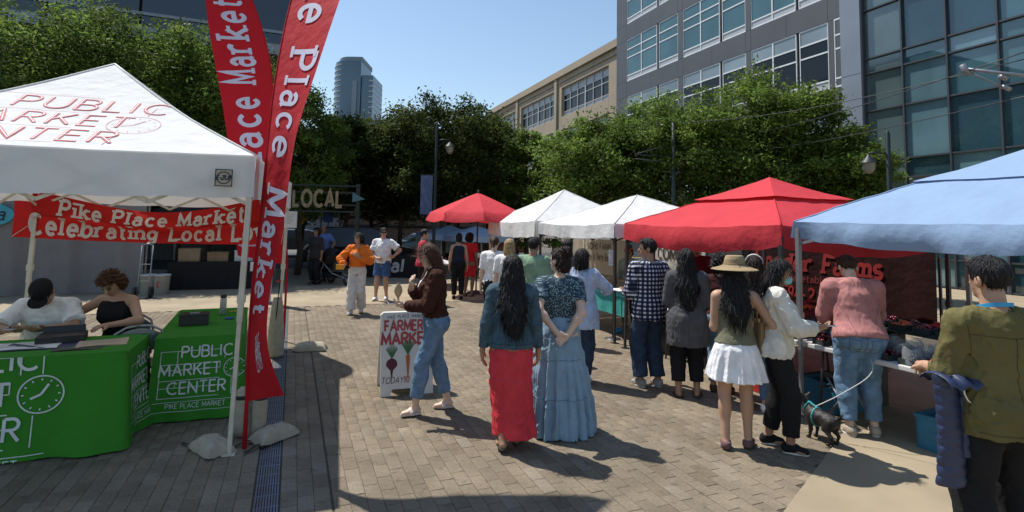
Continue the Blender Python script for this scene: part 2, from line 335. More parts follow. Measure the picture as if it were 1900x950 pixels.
def seams(key, lines, m, r=.0028, frm=-1):
    """stitched seams laid on the back of a garment; lines of (x, z) in body coordinates"""
    o, v, q, s = GARM[key]; t = BVHTree.FromPolygons(v.tolist(), q.tolist())
    for ln in lines:
        pts = []
        for a, b in zip(ln, ln[1:]):
            n = max(2, int(math.dist(a, b)/.012))
            for k in range(n+1):
                h_ = t.ray_cast(Vector((a[0]+(b[0]-a[0])*k/n, frm*.8, a[1]+(b[1]-a[1])*k/n)), Vector((0, -frm, 0)))
                if h_[0]: pts.append(h_[0]*s+h_[1]*.0005)
        if len(pts) > 2: b_ = MB(); b_.tube(pts, r, 4); b_.build('seam', m, o)
def skinmat(i):
    c = [(.56, .36, .26), (.46, .27, .18), (.36, .2, .125), (.24, .125, .075), (.62, .43, .33)][i]
    m = mat('skin_%d' % i, c, .5, .08, 9, .08, 160, spec=.45, dist=.003)
    b = m.node_tree.nodes[m['principled']]; b.inputs['Subsurface Weight'].default_value = .12; b.inputs['Subsurface Radius'].default_value = (.01, .004, .002)
    return m
def hairmat(name, c): 
    if 'hair_'+name in MATS: return MATS['hair_'+name]
    m = mat('hair_'+name, c, .5, .4, 30, 0, spec=.28); N = m.node_tree.nodes; L = m.node_tree.links
    tc = N.new('ShaderNodeTexCoord'); mp = N.new('ShaderNodeMapping'); mp.inputs['Scale'].default_value = (150, 150, 9); no = N.new('ShaderNodeTexNoise'); no.inputs['Scale'].default_value = 1; no.inputs['Detail'].default_value = 3
    L.new(tc.outputs['Object'], mp.inputs[0]); L.new(mp.outputs[0], no.inputs['Vector']); bp = N.new('ShaderNodeBump'); bp.inputs['Strength'].default_value = 1.; bp.inputs['Distance'].default_value = .012
    L.new(no.outputs[0], bp.inputs['Height']); L.new(bp.outputs[0], N[m['principled']].inputs['Normal']); return m
def person(label, pos, face, H=1.65, g=1., male=False, skin=1, h=.0085, bend=0, twist=0, hy=0, hp=0, arms=(None, None), legs=None, sit=None, hair=('short', 'black'), wear=(), seed=1, sw=None, group=None, belly=0., extra=None):
    """body in metres for a 1.70 m figure facing +y, scaled to H; arms: (wrist, elbow pole, finger direction, palm normal) right then left"""
    s = H/1.7; hh = h/s; T = TM if male else TF; rnd = random.Random(seed)
    tw = A_(T[0])*g; td = A_(T[1])*(g*1.05 if g > 1 else g)
    if belly: td = td+A_([0, .0, .3, .8, 1, .9, .5, 0, 0, 0, 0])*belly
    hipz = .88 if sit is None else sit
    dz = hipz-.88; PO = V3(0, 0, .98+dz)
    RT = rotz_(R(twist)) @ rotx(R(-bend)); up = lambda p: RT @ (A_(p, float)+V3(0, 0, dz)-PO)+PO
    rings = [(z+dz, w, d, 0, c) for z, w, d, c in zip(TZ, tw, td, TCY)]
    swd = sw or (.162 if not male else .183)*(1+(g-1)*.45)
    RH = RT @ rotz_(R(hy)) @ rotx(R(-hp)); HO = up((0, -.002, 1.50)); hd = lambda x, y, z: HO+RH @ (A_([x, y, z-1.50], float))
    B = [loft([r for r in rings if r[0] <= 1.06+dz]), loft([(r[0], r[1]*(.88 if bend and r[0] < 1.04+dz else 1), r[2]*(.85 if bend and r[0] < 1.04+dz else 1))+r[3:] for r in rings if r[0] >= .97+dz], RT, PO, k=.012)]
    for sx in (-1, 1): B.append(cone(up((sx*.06, -.012, 1.392)), up((sx*(swd-.02), -.01, 1.372)), .055, .055*min(g, 1.15)))
    B += [cone(up((0, -.02, 1.40)), hd(0, -.005, 1.52), .056*(1.06 if male else .94), .052*(1.06 if male else .94))]
    if not male:
        for sx in (-1, 1): B.append(ell(up((sx*.065, .085*g, 1.245)), (.06, .05, .06), k=.04))
    # head
    B += [ell(hd(0, .005, 1.625), (.072, .09, .078), RH), ell(hd(0, .035, 1.575), (.06, .064, .088), RH), cone(hd(0, .075, 1.51), hd(0, .06, 1.515), .022, .03),
          cone(hd(0, .094, 1.60), hd(0, .115, 1.567), .009, .014, .012), ell(hd(0, .093, 1.53), (.024, .014, .012), RH, .01)]
    for sx in (-1, 1):
        B += [ell(hd(sx*.03, .108, 1.603), (.017, .016, .011), RH, .0, True), ell(hd(sx*.03, .088, 1.603), (.013, .013, .011), RH, .004), ell(hd(sx*.076, -.005, 1.585), (.011, .022, .033), RH, .008)]
    # arms
    J = {}
    for i, sx in enumerate((1, -1)):
        a = arms[i] or ((sx*(swd+.075), .03, .80), (sx*.4, -1, 0), (0, .12, -1), (-sx, 0, 0))
        sh = up((sx*swd, -.008, 1.365)); wr = A_(a[0], float); el_, wr = ik(sh, wr, .285, .25, a[1]); ga = .5+.5*g
        J[sx] = (sh, el_, wr)
        B += [cone(sh, el_, .05*ga, .039*ga), cone(el_, wr, .039*ga, .0265), ell(el_+(wr-el_)*.28, (.04*ga,)*3, k=.03)]
        f = A_(a[2], float); f /= np.linalg.norm(f); n = A_(a[3], float); n = n-f*n.dot(f); n /= np.linalg.norm(n); w = np.cross(f, n)
        cu = a[4] if len(a) > 4 else .35
        B += [cone(wr, wr+f*.035, .024, .026, .012), cone(wr+f*.035+w*.018, wr+f*.085+w*.022, .019, .015, .012), cone(wr+f*.035-w*.018, wr+f*.085-w*.022, .019, .015, .012)]
        for q, (o, l) in enumerate(((-.031, .062), (-.0105, .075), (.0105, .08), (.031, .07))):
            b0 = wr+f*.082+w*o*.95; c1, s1 = math.cos(cu), math.sin(cu); b1 = b0+(f*c1+n*s1)*l*.52+w*o*.12; c2, s2 = math.cos(2.1*cu), math.sin(2.1*cu); b2 = b1+(f*c2+n*s2)*l*.5
            B += [cone(b0, b1, .0105, .0095, .004), cone(b1, b2, .0095, .0075, .003)]
        ts = 1 if np.dot(w, A_([0, 1, .3])) > 0 else -1
        ts = a[5] if len(a) > 5 else ts
        t0 = wr+f*.025+w*ts*.024+n*.008; t1 = t0+(f*.72+w*ts*.6+n*.3)*.042; t2 = t1+(f*.9+w*ts*.15+n*.35)*.034
        B += [cone(t0, t1, .0155, .0115, .008), cone(t1, t2, .0112, .009, .004)]
    # legs
    LG = {}
    for i, sx in enumerate((1, -1)):
        lx, ly, lz = (legs[i][:3] if legs else (sx*.095, 0, 0)); fy = R(legs[i][3]) if legs and len(legs[i]) > 3 else R(-sx*8)
        fp = R(legs[i][4]) if legs and len(legs[i]) > 4 else 0.
        hip = V3(sx*.085*(.6+.4*g), -.012, hipz); an = V3(lx, ly-.02, lz+.085); kn, an = ik(hip, an, .405, .405, (sx*.06, 1, 0))
        gl = .55+.45*g; RF = rotz_(fy) @ rotx(fp); ft = lambda x, y, z: an+RF @ V3(x, y, z)
        B += [cone(hip, kn, .088*gl, .055*gl), cone(kn, an, .054*gl, .036), ell(kn+(an-kn)*.3+V3(0, -.02, 0), (.048*gl, .05*gl, .11), k=.04),
              cone(ft(0, -.03, -.045), ft(0, .045, -.05), .033, .032, .03), cone(ft(-.014, .05, -.055), ft(-.012, .125, -.062), .028, .021, .02), cone(ft(.016, .05, -.057), ft(.018, .11, -.062), .024, .019, .02)]
        LG[sx] = (hip, kn, an, RF)
        if sx == 1: B.append(ell(V3(0, -.055, hipz+.01), (.12*g, .078*g, .095), k=.02))
    V, Q = field(B, hh)
    me = npmesh('person', V*s, Q, skinmat(skin)); root = link('person', me); tag(root, label, 'person', group)
    root.location = (pos[0], pos[1], 0); root.rotation_euler = (0, 0, face)
    # brows, lips and eyes are tinted on the skin through face materials
    hl = (V-HO) @ RH; dk = skin_dark(skin); me.materials.append(dk); me.materials.append(mat('lips', (.42, .13, .11), .45, .05)); fc = hl[Q].mean(1); z = fc[:, 2]+1.5
    eye = (fc[:, 1] > .075) & (np.abs(z-1.603) < .010) & (np.abs(np.abs(fc[:, 0])-.03) < .014); brow = (fc[:, 1] > .07) & (np.abs(z-1.626) < .006) & (np.abs(np.abs(fc[:, 0])-.032) < .02); lip = (fc[:, 1] > .09) & (np.abs(z-1.53) < .010) & (np.abs(fc[:, 0]) < .022)
    mi = np.zeros(len(Q), np.int32); mi[eye | brow] = 1; mi[lip] = 2; me.polygons.foreach_set('material_index', mi)
    def part(name, prims, m, clip=None, disp=None, hv=hh, solid=None, parent=root, uvf=None):
        v, q = field(prims, hv, clip, disp); pm = npmesh(name, v*s, q, m); o = link(name, pm, parent); GARM[(seed, name)] = (o, v, q, s)
        if uvf is not None:
            at = pm.attributes.new('cloth', 'FLOAT_VECTOR', 'POINT'); at.data.foreach_set('vector', uvf(v).astype(np.float32).ravel())
        return o
    def cloth_uv(v):
        arm = np.abs(v[:, 0]) > swd+.005
        return np.stack([np.where(arm, v[:, 1]+v[:, 0]*.5, np.arctan2(v[:, 0], v[:, 1])*.16), v[:, 2], v[:, 2]*0], 1)
    def sleeve(infl, e, ra=1., cuff=None):
        P = []
        for sx in (1, -1):
            a, b, c = J[sx]; ga = .5+.5*g
            if e <= 0: continue
            t = min(e, 1); P.append(cone(a, a+(b-a)*t, .052*ga+infl*1.1, (.052-.012*t)*ga+infl*ra*1.2, .03, e <= 1))
            if e > 1: t = e-1; P.append(cone(b, b+(c-b)*t, .041*ga+infl*ra*1.2, cuff or (.030+infl*ra*1.0), .02, True))
        return P
    for name, kind, m, o in wear:
        o = dict(o); infl = o.get('infl', .012)*(.85 if kind == 'top' else 1); sd_ = seed*3+len(name)
        if kind == 'top':
            hem, neck = o.get('hem', .9)+dz, o.get('neck', 1.43)+dz; fl = o.get('flare', 0.); rg = []
            for z in np.linspace(hem, neck, 16):
                zz = max(z, .90+dz); w = np.interp(zz, A_(TZ)+dz, tw); d = np.interp(zz, A_(TZ)+dz, td); c = np.interp(zz, A_(TZ)+dz, TCY); lo_ = o.get('loose', 0)*.8
                wm, dm = np.interp(1.26+dz, A_(TZ)+dz, tw), np.interp(1.26+dz, A_(TZ)+dz, td)
                if z < 1.26+dz: w += (max(wm, w)-w)*lo_; d += (max(dm, d)-d)*lo_
                q = max(0, (1.15+dz-z))*fl+(.016*min(1, max(0, (1.04+dz-z)/.1)) if hem < .88+dz else 0); rg.append((z, w+infl+q, d+infl+q+(.012 if not male and 1.15+dz < z < 1.32+dz else 0), 0, c))
            P = [loft(rg, RT, PO)]
            if o.get('shoulder', 1):
                for sx in (-1, 1): P.append(cone(up((sx*.07, -.012, 1.392)), up((sx*(swd-.01), -.01, 1.372)), .055+infl*.8, .053*min(g, 1.15)+infl, .03))
            if not male:
                for sx in (-1, 1): P.append(ell(up((sx*.065, .085*g, 1.245)), (.066+infl*.5, .052+infl, .068), k=.05))
            P += sleeve(infl, o.get('sleeve', 2), o.get('ra', 1), o.get('cuff'))
            if o.get('collar'): P.append(loft([(1.405+dz, .075, .075, 0, -.012), (1.405+dz+o['collar'], .062, .066, 0, -.006)], RT, PO, k=.012))
            if o.get('hood'): P += [ell(up((0, -.085, 1.40)), (.115, .06, .06), RT, .03), ell(up((0, -.1, 1.35)), (.07, .03, .06), RT, .03)]
            cl = None
            cuts = []
            if o.get('vneck'):
                wv = o['vneck']
                cuts.append(lambda X, Y, Z: np.minimum(np.minimum(Y-.02, Z-(1.32+dz)+0*X), wv-np.abs(X)+(Z-(1.43+dz))*.5))
            if o.get('strap'):      # bare shoulders and back: cloth only below a line
                zt = o['strap']+dz; cuts.append(lambda X, Y, Z: np.minimum(Z-zt+0*X, .3))
            if o.get('open'):       # open front
                wo_ = o['open']; cuts.append(lambda X, Y, Z: np.minimum(Y-.03+0*Z, wo_*(1+(1.1+dz-Z)*.6)-np.abs(X)))
            if cuts: cl = lambda X, Y, Z: np.maximum.reduce([c(X, Y, Z)+0*X+0*Y+0*Z for c in cuts])
            part(name, P, m, cl, folds(o.get('fold', .004), sd_, o.get('kx', 1), o.get('kz', 1)), uvf=cloth_uv)
        elif kind == 'pants':
            r0, r1, r2 = o.get('r', (.1, .07, .055)); hem = o.get('hem', 1.9); top = o.get('top', 1.0); P = []
            rg = [(z+dz, np.interp(z, TZ, tw)+infl, np.interp(z, TZ, td)+infl, 0, np.interp(z, TZ, TCY)) for z in np.linspace(.84, top, 8)]
            P.append(loft(rg)); P.append(ell(V3(0, -.06, hipz+.01), (.13*g+infl*.6, .085*g+infl, .105), k=.05))
            for sx in (1, -1):
                a, b, c, rf = LG[sx]; t = min(hem, 1); gl = .55+.45*g
                P.append(cone(a, a+(b-a)*t, r0*gl, (r0+(r1-r0)*t)*gl, .035, hem <= 1))
                if hem > 1:
                    t = hem-1; e = b+(c-b)*t; P.append(cone(b, e, r1*gl, (r1+(r2-r1)*t), .03, True)); P.append(ell(b+(c-b)*.28+V3(0, -.018, 0), (max(.05*gl+.006, r1*.9),)*2+(.1,), k=.04))
            part(name, P, m, None, folds(o.get('fold', .0035), sd_, .7, o.get('kz', 1.2)))
        elif kind == 'skirt':
            n, am = o.get('pleat', (0, 0)); zt, zb = o['top']+dz, o['hem']+dz; ph = rnd.uniform(0, 6)
            pl = (lambda a, z: am*np.clip((zt-z)/(zt-zb)*1.3, 0, 1)*(np.sin(n*a+ph+2.4*np.sin(2*a+ph)+1.2*np.sin(5*a)+2.6*(zt-z)*np.sin(3*a+ph))+.35*np.sin(2.3*n*a+ph))) if n else None
            sl_ = o.get('slit'); cl = None
            part(name, [loft([(r[0]+dz,)+tuple(r[1:]) for r in o['rings']], k=.02, pleat=pl)], m, cl, folds(o.get('fold', .003), sd_, .6, .6))
        elif kind in ('shoes', 'sandals'):
            for sx in (1, -1):
                _, _, an, RF = LG[sx]; ft = lambda x, y, z: an+RF @ V3(x, y, z); nrm = RF @ V3(0, 0, 1)
                sole = [cone(ft(0, -.035, -.06), ft(0, .03, -.06), .040, .038, .03), cone(ft(0, .03, -.06), ft(.004*sx, .118, -.06), .040, .034, .03)]
                tp = lambda z0, z1: (lambda X, Y, Z: np.maximum((X-an[0])*nrm[0]+(Y-an[1])*nrm[1]+(Z-an[2])*nrm[2]-z1, z0-((X-an[0])*nrm[0]+(Y-an[1])*nrm[1]+(Z-an[2])*nrm[2])))
                sh = part('shoe', [cone(ft(0, -.035, -.045), ft(0, .02, -.03), .041, .04, .03), cone(ft(0, .02, -.035), ft(.003*sx, .115, -.056), .039, .032, .03), cone(ft(0, -.03, -.04), ft(0, -.02, o.get('high', .0)), .040, .042, .02)] if kind == 'shoes' else
                          [cone(ft(-.036, .04, -.055), ft(.036, .04, -.055), .022, .022), ell(ft(0, .045, -.035), (.042, .016, .022), RF, .01), ell(ft(0, .0, -.025), (.04, .014, .025), RF, .01)], m, tp(-.072, o.get('high', .0)), None, min(hh, .009))
                part('sole', sole, o['sole'], tp(-.085, -.066), None, min(hh, .008), parent=sh)
    # hair
    hk, hc = hair[0], hair[1]; hm = hairmat(hc, HAIR[hc]); ph = seed*1.3
    HI = lambda X, Y, Z: (RH[0, 0]*(X-HO[0])+RH[1, 0]*(Y-HO[1])+RH[2, 0]*(Z-HO[2]), RH[0, 1]*(X-HO[0])+RH[1, 1]*(Y-HO[1])+RH[2, 1]*(Z-HO[2]), RH[0, 2]*(X-HO[0])+RH[1, 2]*(Y-HO[1])+RH[2, 2]*(Z-HO[2])+1.5)
    def strands(a, f=60., wv=3.):
        def d(X, Y, Z):
            x, y, z = HI(X, Y, Z); an = np.arctan2(x, y-.01); n = vnoise(an*f*.16+3, z*7+ph, y*4); return a*(np.sin(f*.5*an+wv*np.sin(z*14+ph)+ph+5*n)+.6*np.sin(f*1.13*an+9*z+wv*np.sin(z*21+an)+7*n)+1.4*(n-.5))
        return d
    if hk != 'bald':
        big = 1.0 if hk != 'curly' else 1.22
        P = [ell(hd(0, -.002, 1.628), (.083*big, .1*big, .09*big), RH, .03)]; amp, fq, wv = .0022, 44, 1.
        fz = {'short': 1.525, 'bob': 1.45, 'long': 1.4, 'curly': 1.50, 'bun': 1.52, 'tail': 1.52, 'mid': 1.4}[hk]
        ym = {'short': .058}.get(hk, .045)
        if hk == 'short': P += [ell(hd(0, .02, 1.66), (.072, .085, .06), RH, .03)]
        if hk in ('bob', 'mid'): P += [loft([(1.44 if hk == 'bob' else 1.38, .078, .06, 0, -.03), (1.5, .092, .088, 0, -.015), (1.58, .09, .096, 0, -.008), (1.64, .082, .09)], RH, HO, .02)]; P[-1] = loft_at([(1.43 if hk == 'bob' else 1.36, .082, .062, 0, -.03), (1.5, .094, .088, 0, -.018), (1.58, .09, .097, 0, -.01), (1.65, .08, .09)], RH, HO)
        if hk in ('long',):
            zb = hair[2] if len(hair) > 2 else 1.05
            P += [loft_at([(1.46, .092, .075, 0, -.035), (1.56, .09, .095, 0, -.015), (1.65, .08, .09)], RH, HO)]
            P += [loft([(zb+dz, .035, .022, .02, -.135*g), (zb+.10+dz, .085, .032, .01, -.135*g), (1.25+dz, .125, .038, 0, -.125*g), (1.36+dz, .12, .045, 0, -.095), (1.47+dz, .095, .055, 0, -.06), (1.55+dz, .085, .055, 0, -.04)], RT, PO, .03)]
            for sx in (-1, 1):
                if len(hair) > 3 or rnd.random() > .0: P.append(cone(up((sx*.075, -.03, 1.49)), up((sx*.115, -.06, zb+.2)), .035, .022, .03))
            amp, fq, wv = .005, 40, 3.
        if hk == 'curly': amp, fq, wv = .011, 26, 9.; P += [ell(hd(0, -.03, 1.56), (.115, .09, .1), RH, .03)]; 
        if hk == 'bun': P += [ell(hd(0, -.075, 1.69), (.055, .05, .05), RH, .02), ell(hd(0, -.05, 1.55), (.08, .065, .07), RH, .03)]; amp, fq, wv = .007, 26, 8.
        if hk == 'tail': P += [cone(hd(0, -.085, 1.63), hd(0, -.13, 1.50), .035, .03), cone(hd(0, -.13, 1.5), hd(0, -.1, 1.36), .03, .012)]
        def clip(X, Y, Z):
            x, y, z = HI(X, Y, Z); face_ = np.minimum(np.minimum(y-(ym-(1.66-z)*.25*(hk != 'short')), 1.672-z-.25*np.abs(x)), .2)      # open in front of the face
            low = (np.minimum(fz-z+0*x, -y-.06+(1.5-z)*0+.13)) if hk in ('short', 'tail') else np.minimum(face_, -1)
            if hk == 'short': low = np.maximum(fz-z+(y > -.025)*.052, -1)+0*x
            return np.maximum(face_, low)
        ho = part('hair', P, hm, clip, strands(amp, fq, wv), min(hh, .009))
        if h < .012: hair_strands(ho, hm, hk, seed, s)
    if extra: extra(dict(up=up, hd=hd, RH=RH, RT=RT, J=J, LG=LG, s=s, root=root, part=part, hh=hh))
    PEOPLE.append((root, J, s)); return root, J, s
def hair_strands(ho, hm, hk, seed, s):
    """loose strands lying over the hair and breaking its outline"""
    me = ho.data; n = len(me.vertices); co = np.empty(n*3, np.float32); me.vertices.foreach_get('co', co); co = co.reshape(-1, 3); no = np.empty(n*3, np.float32); me.vertices.foreach_get('normal', no); no = no.reshape(-1, 3)
    rn = np.random.default_rng(seed); zc = co[:, 2].max()-.13*s; K = {'short': 420, 'curly': 520, 'bun': 420}.get(hk, 620); i = rn.integers(0, n, K); p = co[i]+no[i]*.001; nr = no[i].copy(); down = A_([0, 0, -1.]); V = []; F = []
    curl = {'curly': 1.3, 'bun': 1.0, 'short': .14}.get(hk, .16); L = {'curly': .05, 'bun': .05, 'short': .045}.get(hk, .16)*s*rn.uniform(.5, 1.2, K)[:, None]; m = 6
    d = down-nr*(nr @ down)[:, None]; d += rn.normal(0, curl, (K, 3))*.6; out = rn.uniform(-.02, .16, K)[:, None]*(1 if hk not in ('curly', 'bun') else 3.5)
    d /= np.linalg.norm(d, axis=1)[:, None]+1e-6; sd_ = np.cross(d, nr); sd_ /= np.linalg.norm(sd_, axis=1)[:, None]+1e-6
    for k in range(m):
        w = .0028*s*(1-k/m)+.0006; V.append(np.stack([p-sd_*w, p+sd_*w], 1)); d = d+rn.normal(0, .12+curl*.25, (K, 3))+A_([0, 0, -.10]); d /= np.linalg.norm(d, axis=1)[:, None]; p = p+d*L/m+nr*out*L/m
    V = np.stack(V, 1).reshape(K, -1, 3); Q = A_([[2*k, 2*k+1, 2*k+3, 2*k+2] for k in range(m-1)]); F = (Q[None]+(np.arange(K)*2*m)[:, None, None]).reshape(-1, 4)
    o = link('strands', npmesh('strands', V.reshape(-1, 3), F, hm), ho); o['kind'] = 'stuff'
def loft_at(rings, RH, HO):                          # rings given in head coordinates (head pivot at z = 1.50)
    d = HO-V3(0, 0, 1.5); r = [(z+d[2], w, dp, cx+d[0], cy+d[1]) for z, w, dp, cx, cy in [tuple(q)+(0,)*(5-len(q)) for q in rings]]
    return loft(r, RH, HO, .02)
def skin_dark(i): return mat('brow_%d' % i, (.035, .02, .015), .5, .1)
HAIR = dict(black=(.010, .009, .010), brown=(.055, .025, .013), darkbrown=(.022, .012, .009), auburn=(.085, .035, .017), blonde=(.36, .25, .12), grey=(.13, .12, .11))
def hand_world(pr, sx):
    root, J, s = pr; w = Vector(J[sx][2]*s); return Matrix.Translation(root.location) @ Matrix.Rotation(root.rotation_euler.z, 4, 'Z') @ w
# ------------------------------------------------------------------ ground
random.seed(7); rng = np.random.default_rng(7)
def sheet(name, poly, z, m):
    b = MB(); b.add([(x, y, z) for x, y in poly], [tuple(range(len(poly)))]); return tagk(b.build(name, m), 'structure')
def vu(pts): return [tuple(W(v, u)[:2]) for v, u in pts]
m_asph = mat('asphalt', (.05, .05, .052), .9, .25, 3, .4, 150, dist=.006)
m_conc = mat('walk_concrete', (.30, .245, .165), .88, .16, 1.3, .25, 220, dist=.003, det=8)
m_base = mat('joint_sand', (.075, .062, .047), .95, .2, 30, .3)
sheet('ground', [(-900, -300), (900, -300), (900, 1500), (-900, 1500)], -.03, mat('far_ground', (.11, .105, .095), .9, .2, .05, 0))
sheet('road', vu([(-60, 24), (60, 24), (60, 36), (-60, 36)]), -.02, m_asph)
sheet('plaza_base', vu([(-14, -6), (12, -6), (12, 13.15), (-14, 13.15)]), -.007, m_base)
cw = sheet('concrete_walk', vu([(-40, 13.17), (40, 13.17), (40, 23.6), (-40, 23.6)]), -.002, m_conc)
sheet('pavement', vu([(12.02, -6), (40, -6), (40, 13.15), (12.02, 13.15)]), -.003, m_conc)
b = MB(); b.box((0, 0, 0), (80, .18, .14)); tagk(b.build('kerb', mat('kerb_stone', (.3, .29, .27), .85), None, W(0, 23.7, -.06), ST, .015), 'structure')
b = MB(); b.box((0, 0, 0), (120, .12, .003))
for du in (29.9, 30.2): tagk(b.build('road_line', mat('yellow_paint', (.6, .42, .06), .7), None, W(0, du, -.016), ST), 'structure')
# concrete apron at the market stalls: edge runs diagonally across the paving
P0, P1 = Vector((1.86, 3.81, 0)), Vector((3.16, 5.27, 0)); ed = (P1-P0).normalized(); en = Vector((ed.y, -ed.x, 0))
def on_apron(x, y): return (Vector((x, y, 0))-P0).dot(en)
apron = thing('concrete_apron', '', ''); del apron['label'], apron['category']; apron['kind'] = 'structure'
def slab(a0, a1, b0, b1):
    q = [P0+ed*a+en*n for a, n in ((a0+.004, b0+.004), (a1-.004, b0+.004), (a1-.004, b1-.004), (a0+.004, b1-.004))]
    bm = MB(); o = q[0]; bm.prism([((p-o).x, (p-o).y) for p in q], -.03, .004+random.uniform(-.001, .001)); return bm.build('slab', m_conc, apron, o, None, .006)
for a0, a1 in ((-4.6, -2.3), (-2.3, 1.72), (1.72, 3.4), (3.4, 5.6)):
    for b0, b1 in ((.01, 1.55), (1.55, 3.6), (3.6, 6.0)): slab(a0, a1, b0, b1)
# pavers: running bond along the street
PW, PL = .108, .212
m_pav = attr_mat('paver', 'tone', .9, 0, .55, 160, .004, 45, .2, .25)
N_, L_ = m_pav.node_tree.nodes, m_pav.node_tree.links; geo_ = N_.new('ShaderNodeNewGeometry'); vm_ = [n for n in N_ if n.type == 'VECT_MATH'][0]; last = vm_.outputs[0]
for sc_, lo_, hi_, a_, b_, dt_ in ((.55, .35, .68, .80, 1.10, 5), (3.2, .38, .70, .84, 1.06, 6), (9., .62, .72, 1.0, .72, 2), (260., .62, .74, 1.0, 1.5, 1)):   # broad wear, patches, stains, bright aggregate specks
    n_ = N_.new('ShaderNodeTexNoise'); n_.inputs['Scale'].default_value = sc_; n_.inputs['Detail'].default_value = dt_; L_.new(geo_.outputs['Position'], n_.inputs['Vector']); r_ = N_.new('ShaderNodeMapRange'); r_.inputs[1].default_value = lo_; r_.inputs[2].default_value = hi_; r_.inputs[3].default_value = a_; r_.inputs[4].default_value = b_; L_.new(n_.outputs[0], r_.inputs[0])
    s_ = N_.new('ShaderNodeVectorMath'); s_.operation = 'SCALE'; L_.new(last, s_.inputs[0]); L_.new(r_.outputs[0], s_.inputs['Scale']); last = s_.outputs[0]
L_.new(last, N_[m_pav['principled']].inputs['Base Color'])
def paver_geo(w, l, seed):
    r = random.Random(seed); c = .0035; j = .0014; x, y = w/2-j, l/2-j; t = [r.uniform(-.0012, .0012) for _ in range(4)]
    vs = [(-x, -y, -.02), (x, -y, -.02), (x, y, -.02), (-x, y, -.02)]+[(sx*x, sy*y, -c*.6) for sx, sy in ((-1, -1), (1, -1), (1, 1), (-1, 1))]+[(sx*(x-c), sy*(y-c), t[i]) for i, (sx, sy) in enumerate(((-1, -1), (1, -1), (1, 1), (-1, 1)))]
    return A_(vs), [(0, 1, 5, 4), (1, 2, 6, 5), (2, 3, 7, 6), (3, 0, 4, 7), (4, 5, 9, 8), (5, 6, 10, 9), (6, 7, 11, 10), (7, 4, 8, 11), (8, 9, 10, 11)]
def tone(): 
    k = random.gauss(1, .055); q = random.random(); c = (.212, .172, .122) if q < .7 else (.203, .161, .111) if q < .9 else (.228, .19, .141)
    return tuple(max(.05, x*k) for x in c)
cells = []
SEAM, DR0, DR1 = .315, -.165, .005
v = -11.0
cols = []
x = DR1+.004
while x < 11.9: cols.append(x+PW/2); x += PW+(.014 if abs(x+PW-SEAM) < PW/2 else 0)
x = DR0-.004
while x > -12: cols.append(x-PW/2); x -= PW
for ci, vc in enumerate(cols):
    u = 1.6+(ci % 2)*PL/2+random.uniform(-.01, .01)
    while u < 13.1:
        q = W(vc, u)
        if on_apron(q.x, q.y) < .05 and abs(q.x) < q.y*1.35+1.5 and q.y > 2.2: cells.append((q.x, q.y, vc, u))
        u += PL
paving = thing('paving', '', ''); del paving['label'], paving['category']; paving['kind'] = 'structure'
near = sorted([c for c in cells if abs(c[0]) < c[1]*.93 and c[1] > 3.6 and not (c[0] < -2.9 and c[1] > 4.2) and c[0] < 2.2], key=lambda c: c[1])
nearset = set(near[:300]); var = []
for k in range(10):
    V, F = paver_geo(PW, PL, k); me = bpy.data.meshes.new('paver'); me.from_pydata([tuple(p) for p in V], [], F); me.materials.append(m_pav)
    at = me.color_attributes.new('tone', 'FLOAT_COLOR', 'CORNER'); t = tone(); at.data.foreach_set('color', list(t+(1,))*len(at.data)); var.append(me)
AV, AF, AC = [], [], []
fbase = A_(paver_geo(PW, PL, 0)[1]); n0 = 0; cs, sn = math.cos(ST), math.sin(ST)
for c in cells:
    if c in nearset:
        o = link('paver', var[random.randrange(10)], paving, (c[0], c[1], random.uniform(-.0015, .0015)), ST+random.uniform(-.004, .004)+(math.pi if random.random() < .5 else 0)); continue
    V = paver_geo(PW, PL, random.randrange(40))[0]; V = np.stack([V[:, 0]*cs-V[:, 1]*sn+c[0], V[:, 0]*sn+V[:, 1]*cs+c[1], V[:, 2]+random.uniform(-.0015, .0015)], 1)
    AV.append(V); AF.append(fbase+n0); n0 += 12; AC.append(tone()+(1,))
me = npmesh('paver_field', np.concatenate(AV), np.concatenate(AF), m_pav, False)
at = me.color_attributes.new('tone', 'FLOAT_COLOR', 'FACE' if False else 'CORNER'); at.data.foreach_set('color', np.repeat(A_(AC, np.float32), 36, 0).ravel())
o = link('paver_field', me, paving); o['kind'] = 'stuff'
# slot drain along the street
m_drain = mat('drain_steel', (.20, .235, .29), .42, .2, 14, .15, 120, metal=.85)
drain = thing('drain_channel', '', ''); del drain['label'], drain['category']; drain['kind'] = 'structure'; drain.location = W(0, 0); drain.rotation_euler = (0, 0, ST)
b = MB(); b.box(((DR0+DR1)/2, 7.2, -.034), (DR1-DR0, 12.2, .02)); b.build('channel', mat('drain_dark', (.02, .02, .02), .9), drain)
b = MB(); w = DR1-DR0-.012
for i in range(9): b.box((-w/2+w*(i+.5)/9, 0, -.006), (w/9-.008, .486, .012))
for y in (-.245, -.08, .08, .245): b.box((0, y, -.009), (w, .01, .010))
g0 = b.build('grate', m_drain, drain, ((DR0+DR1)/2, 1.5, 0))
for k in range(1, 23): g = g0.copy(); COL.objects.link(g); g.location = ((DR0+DR1)/2, 1.5+.5*k, 0)

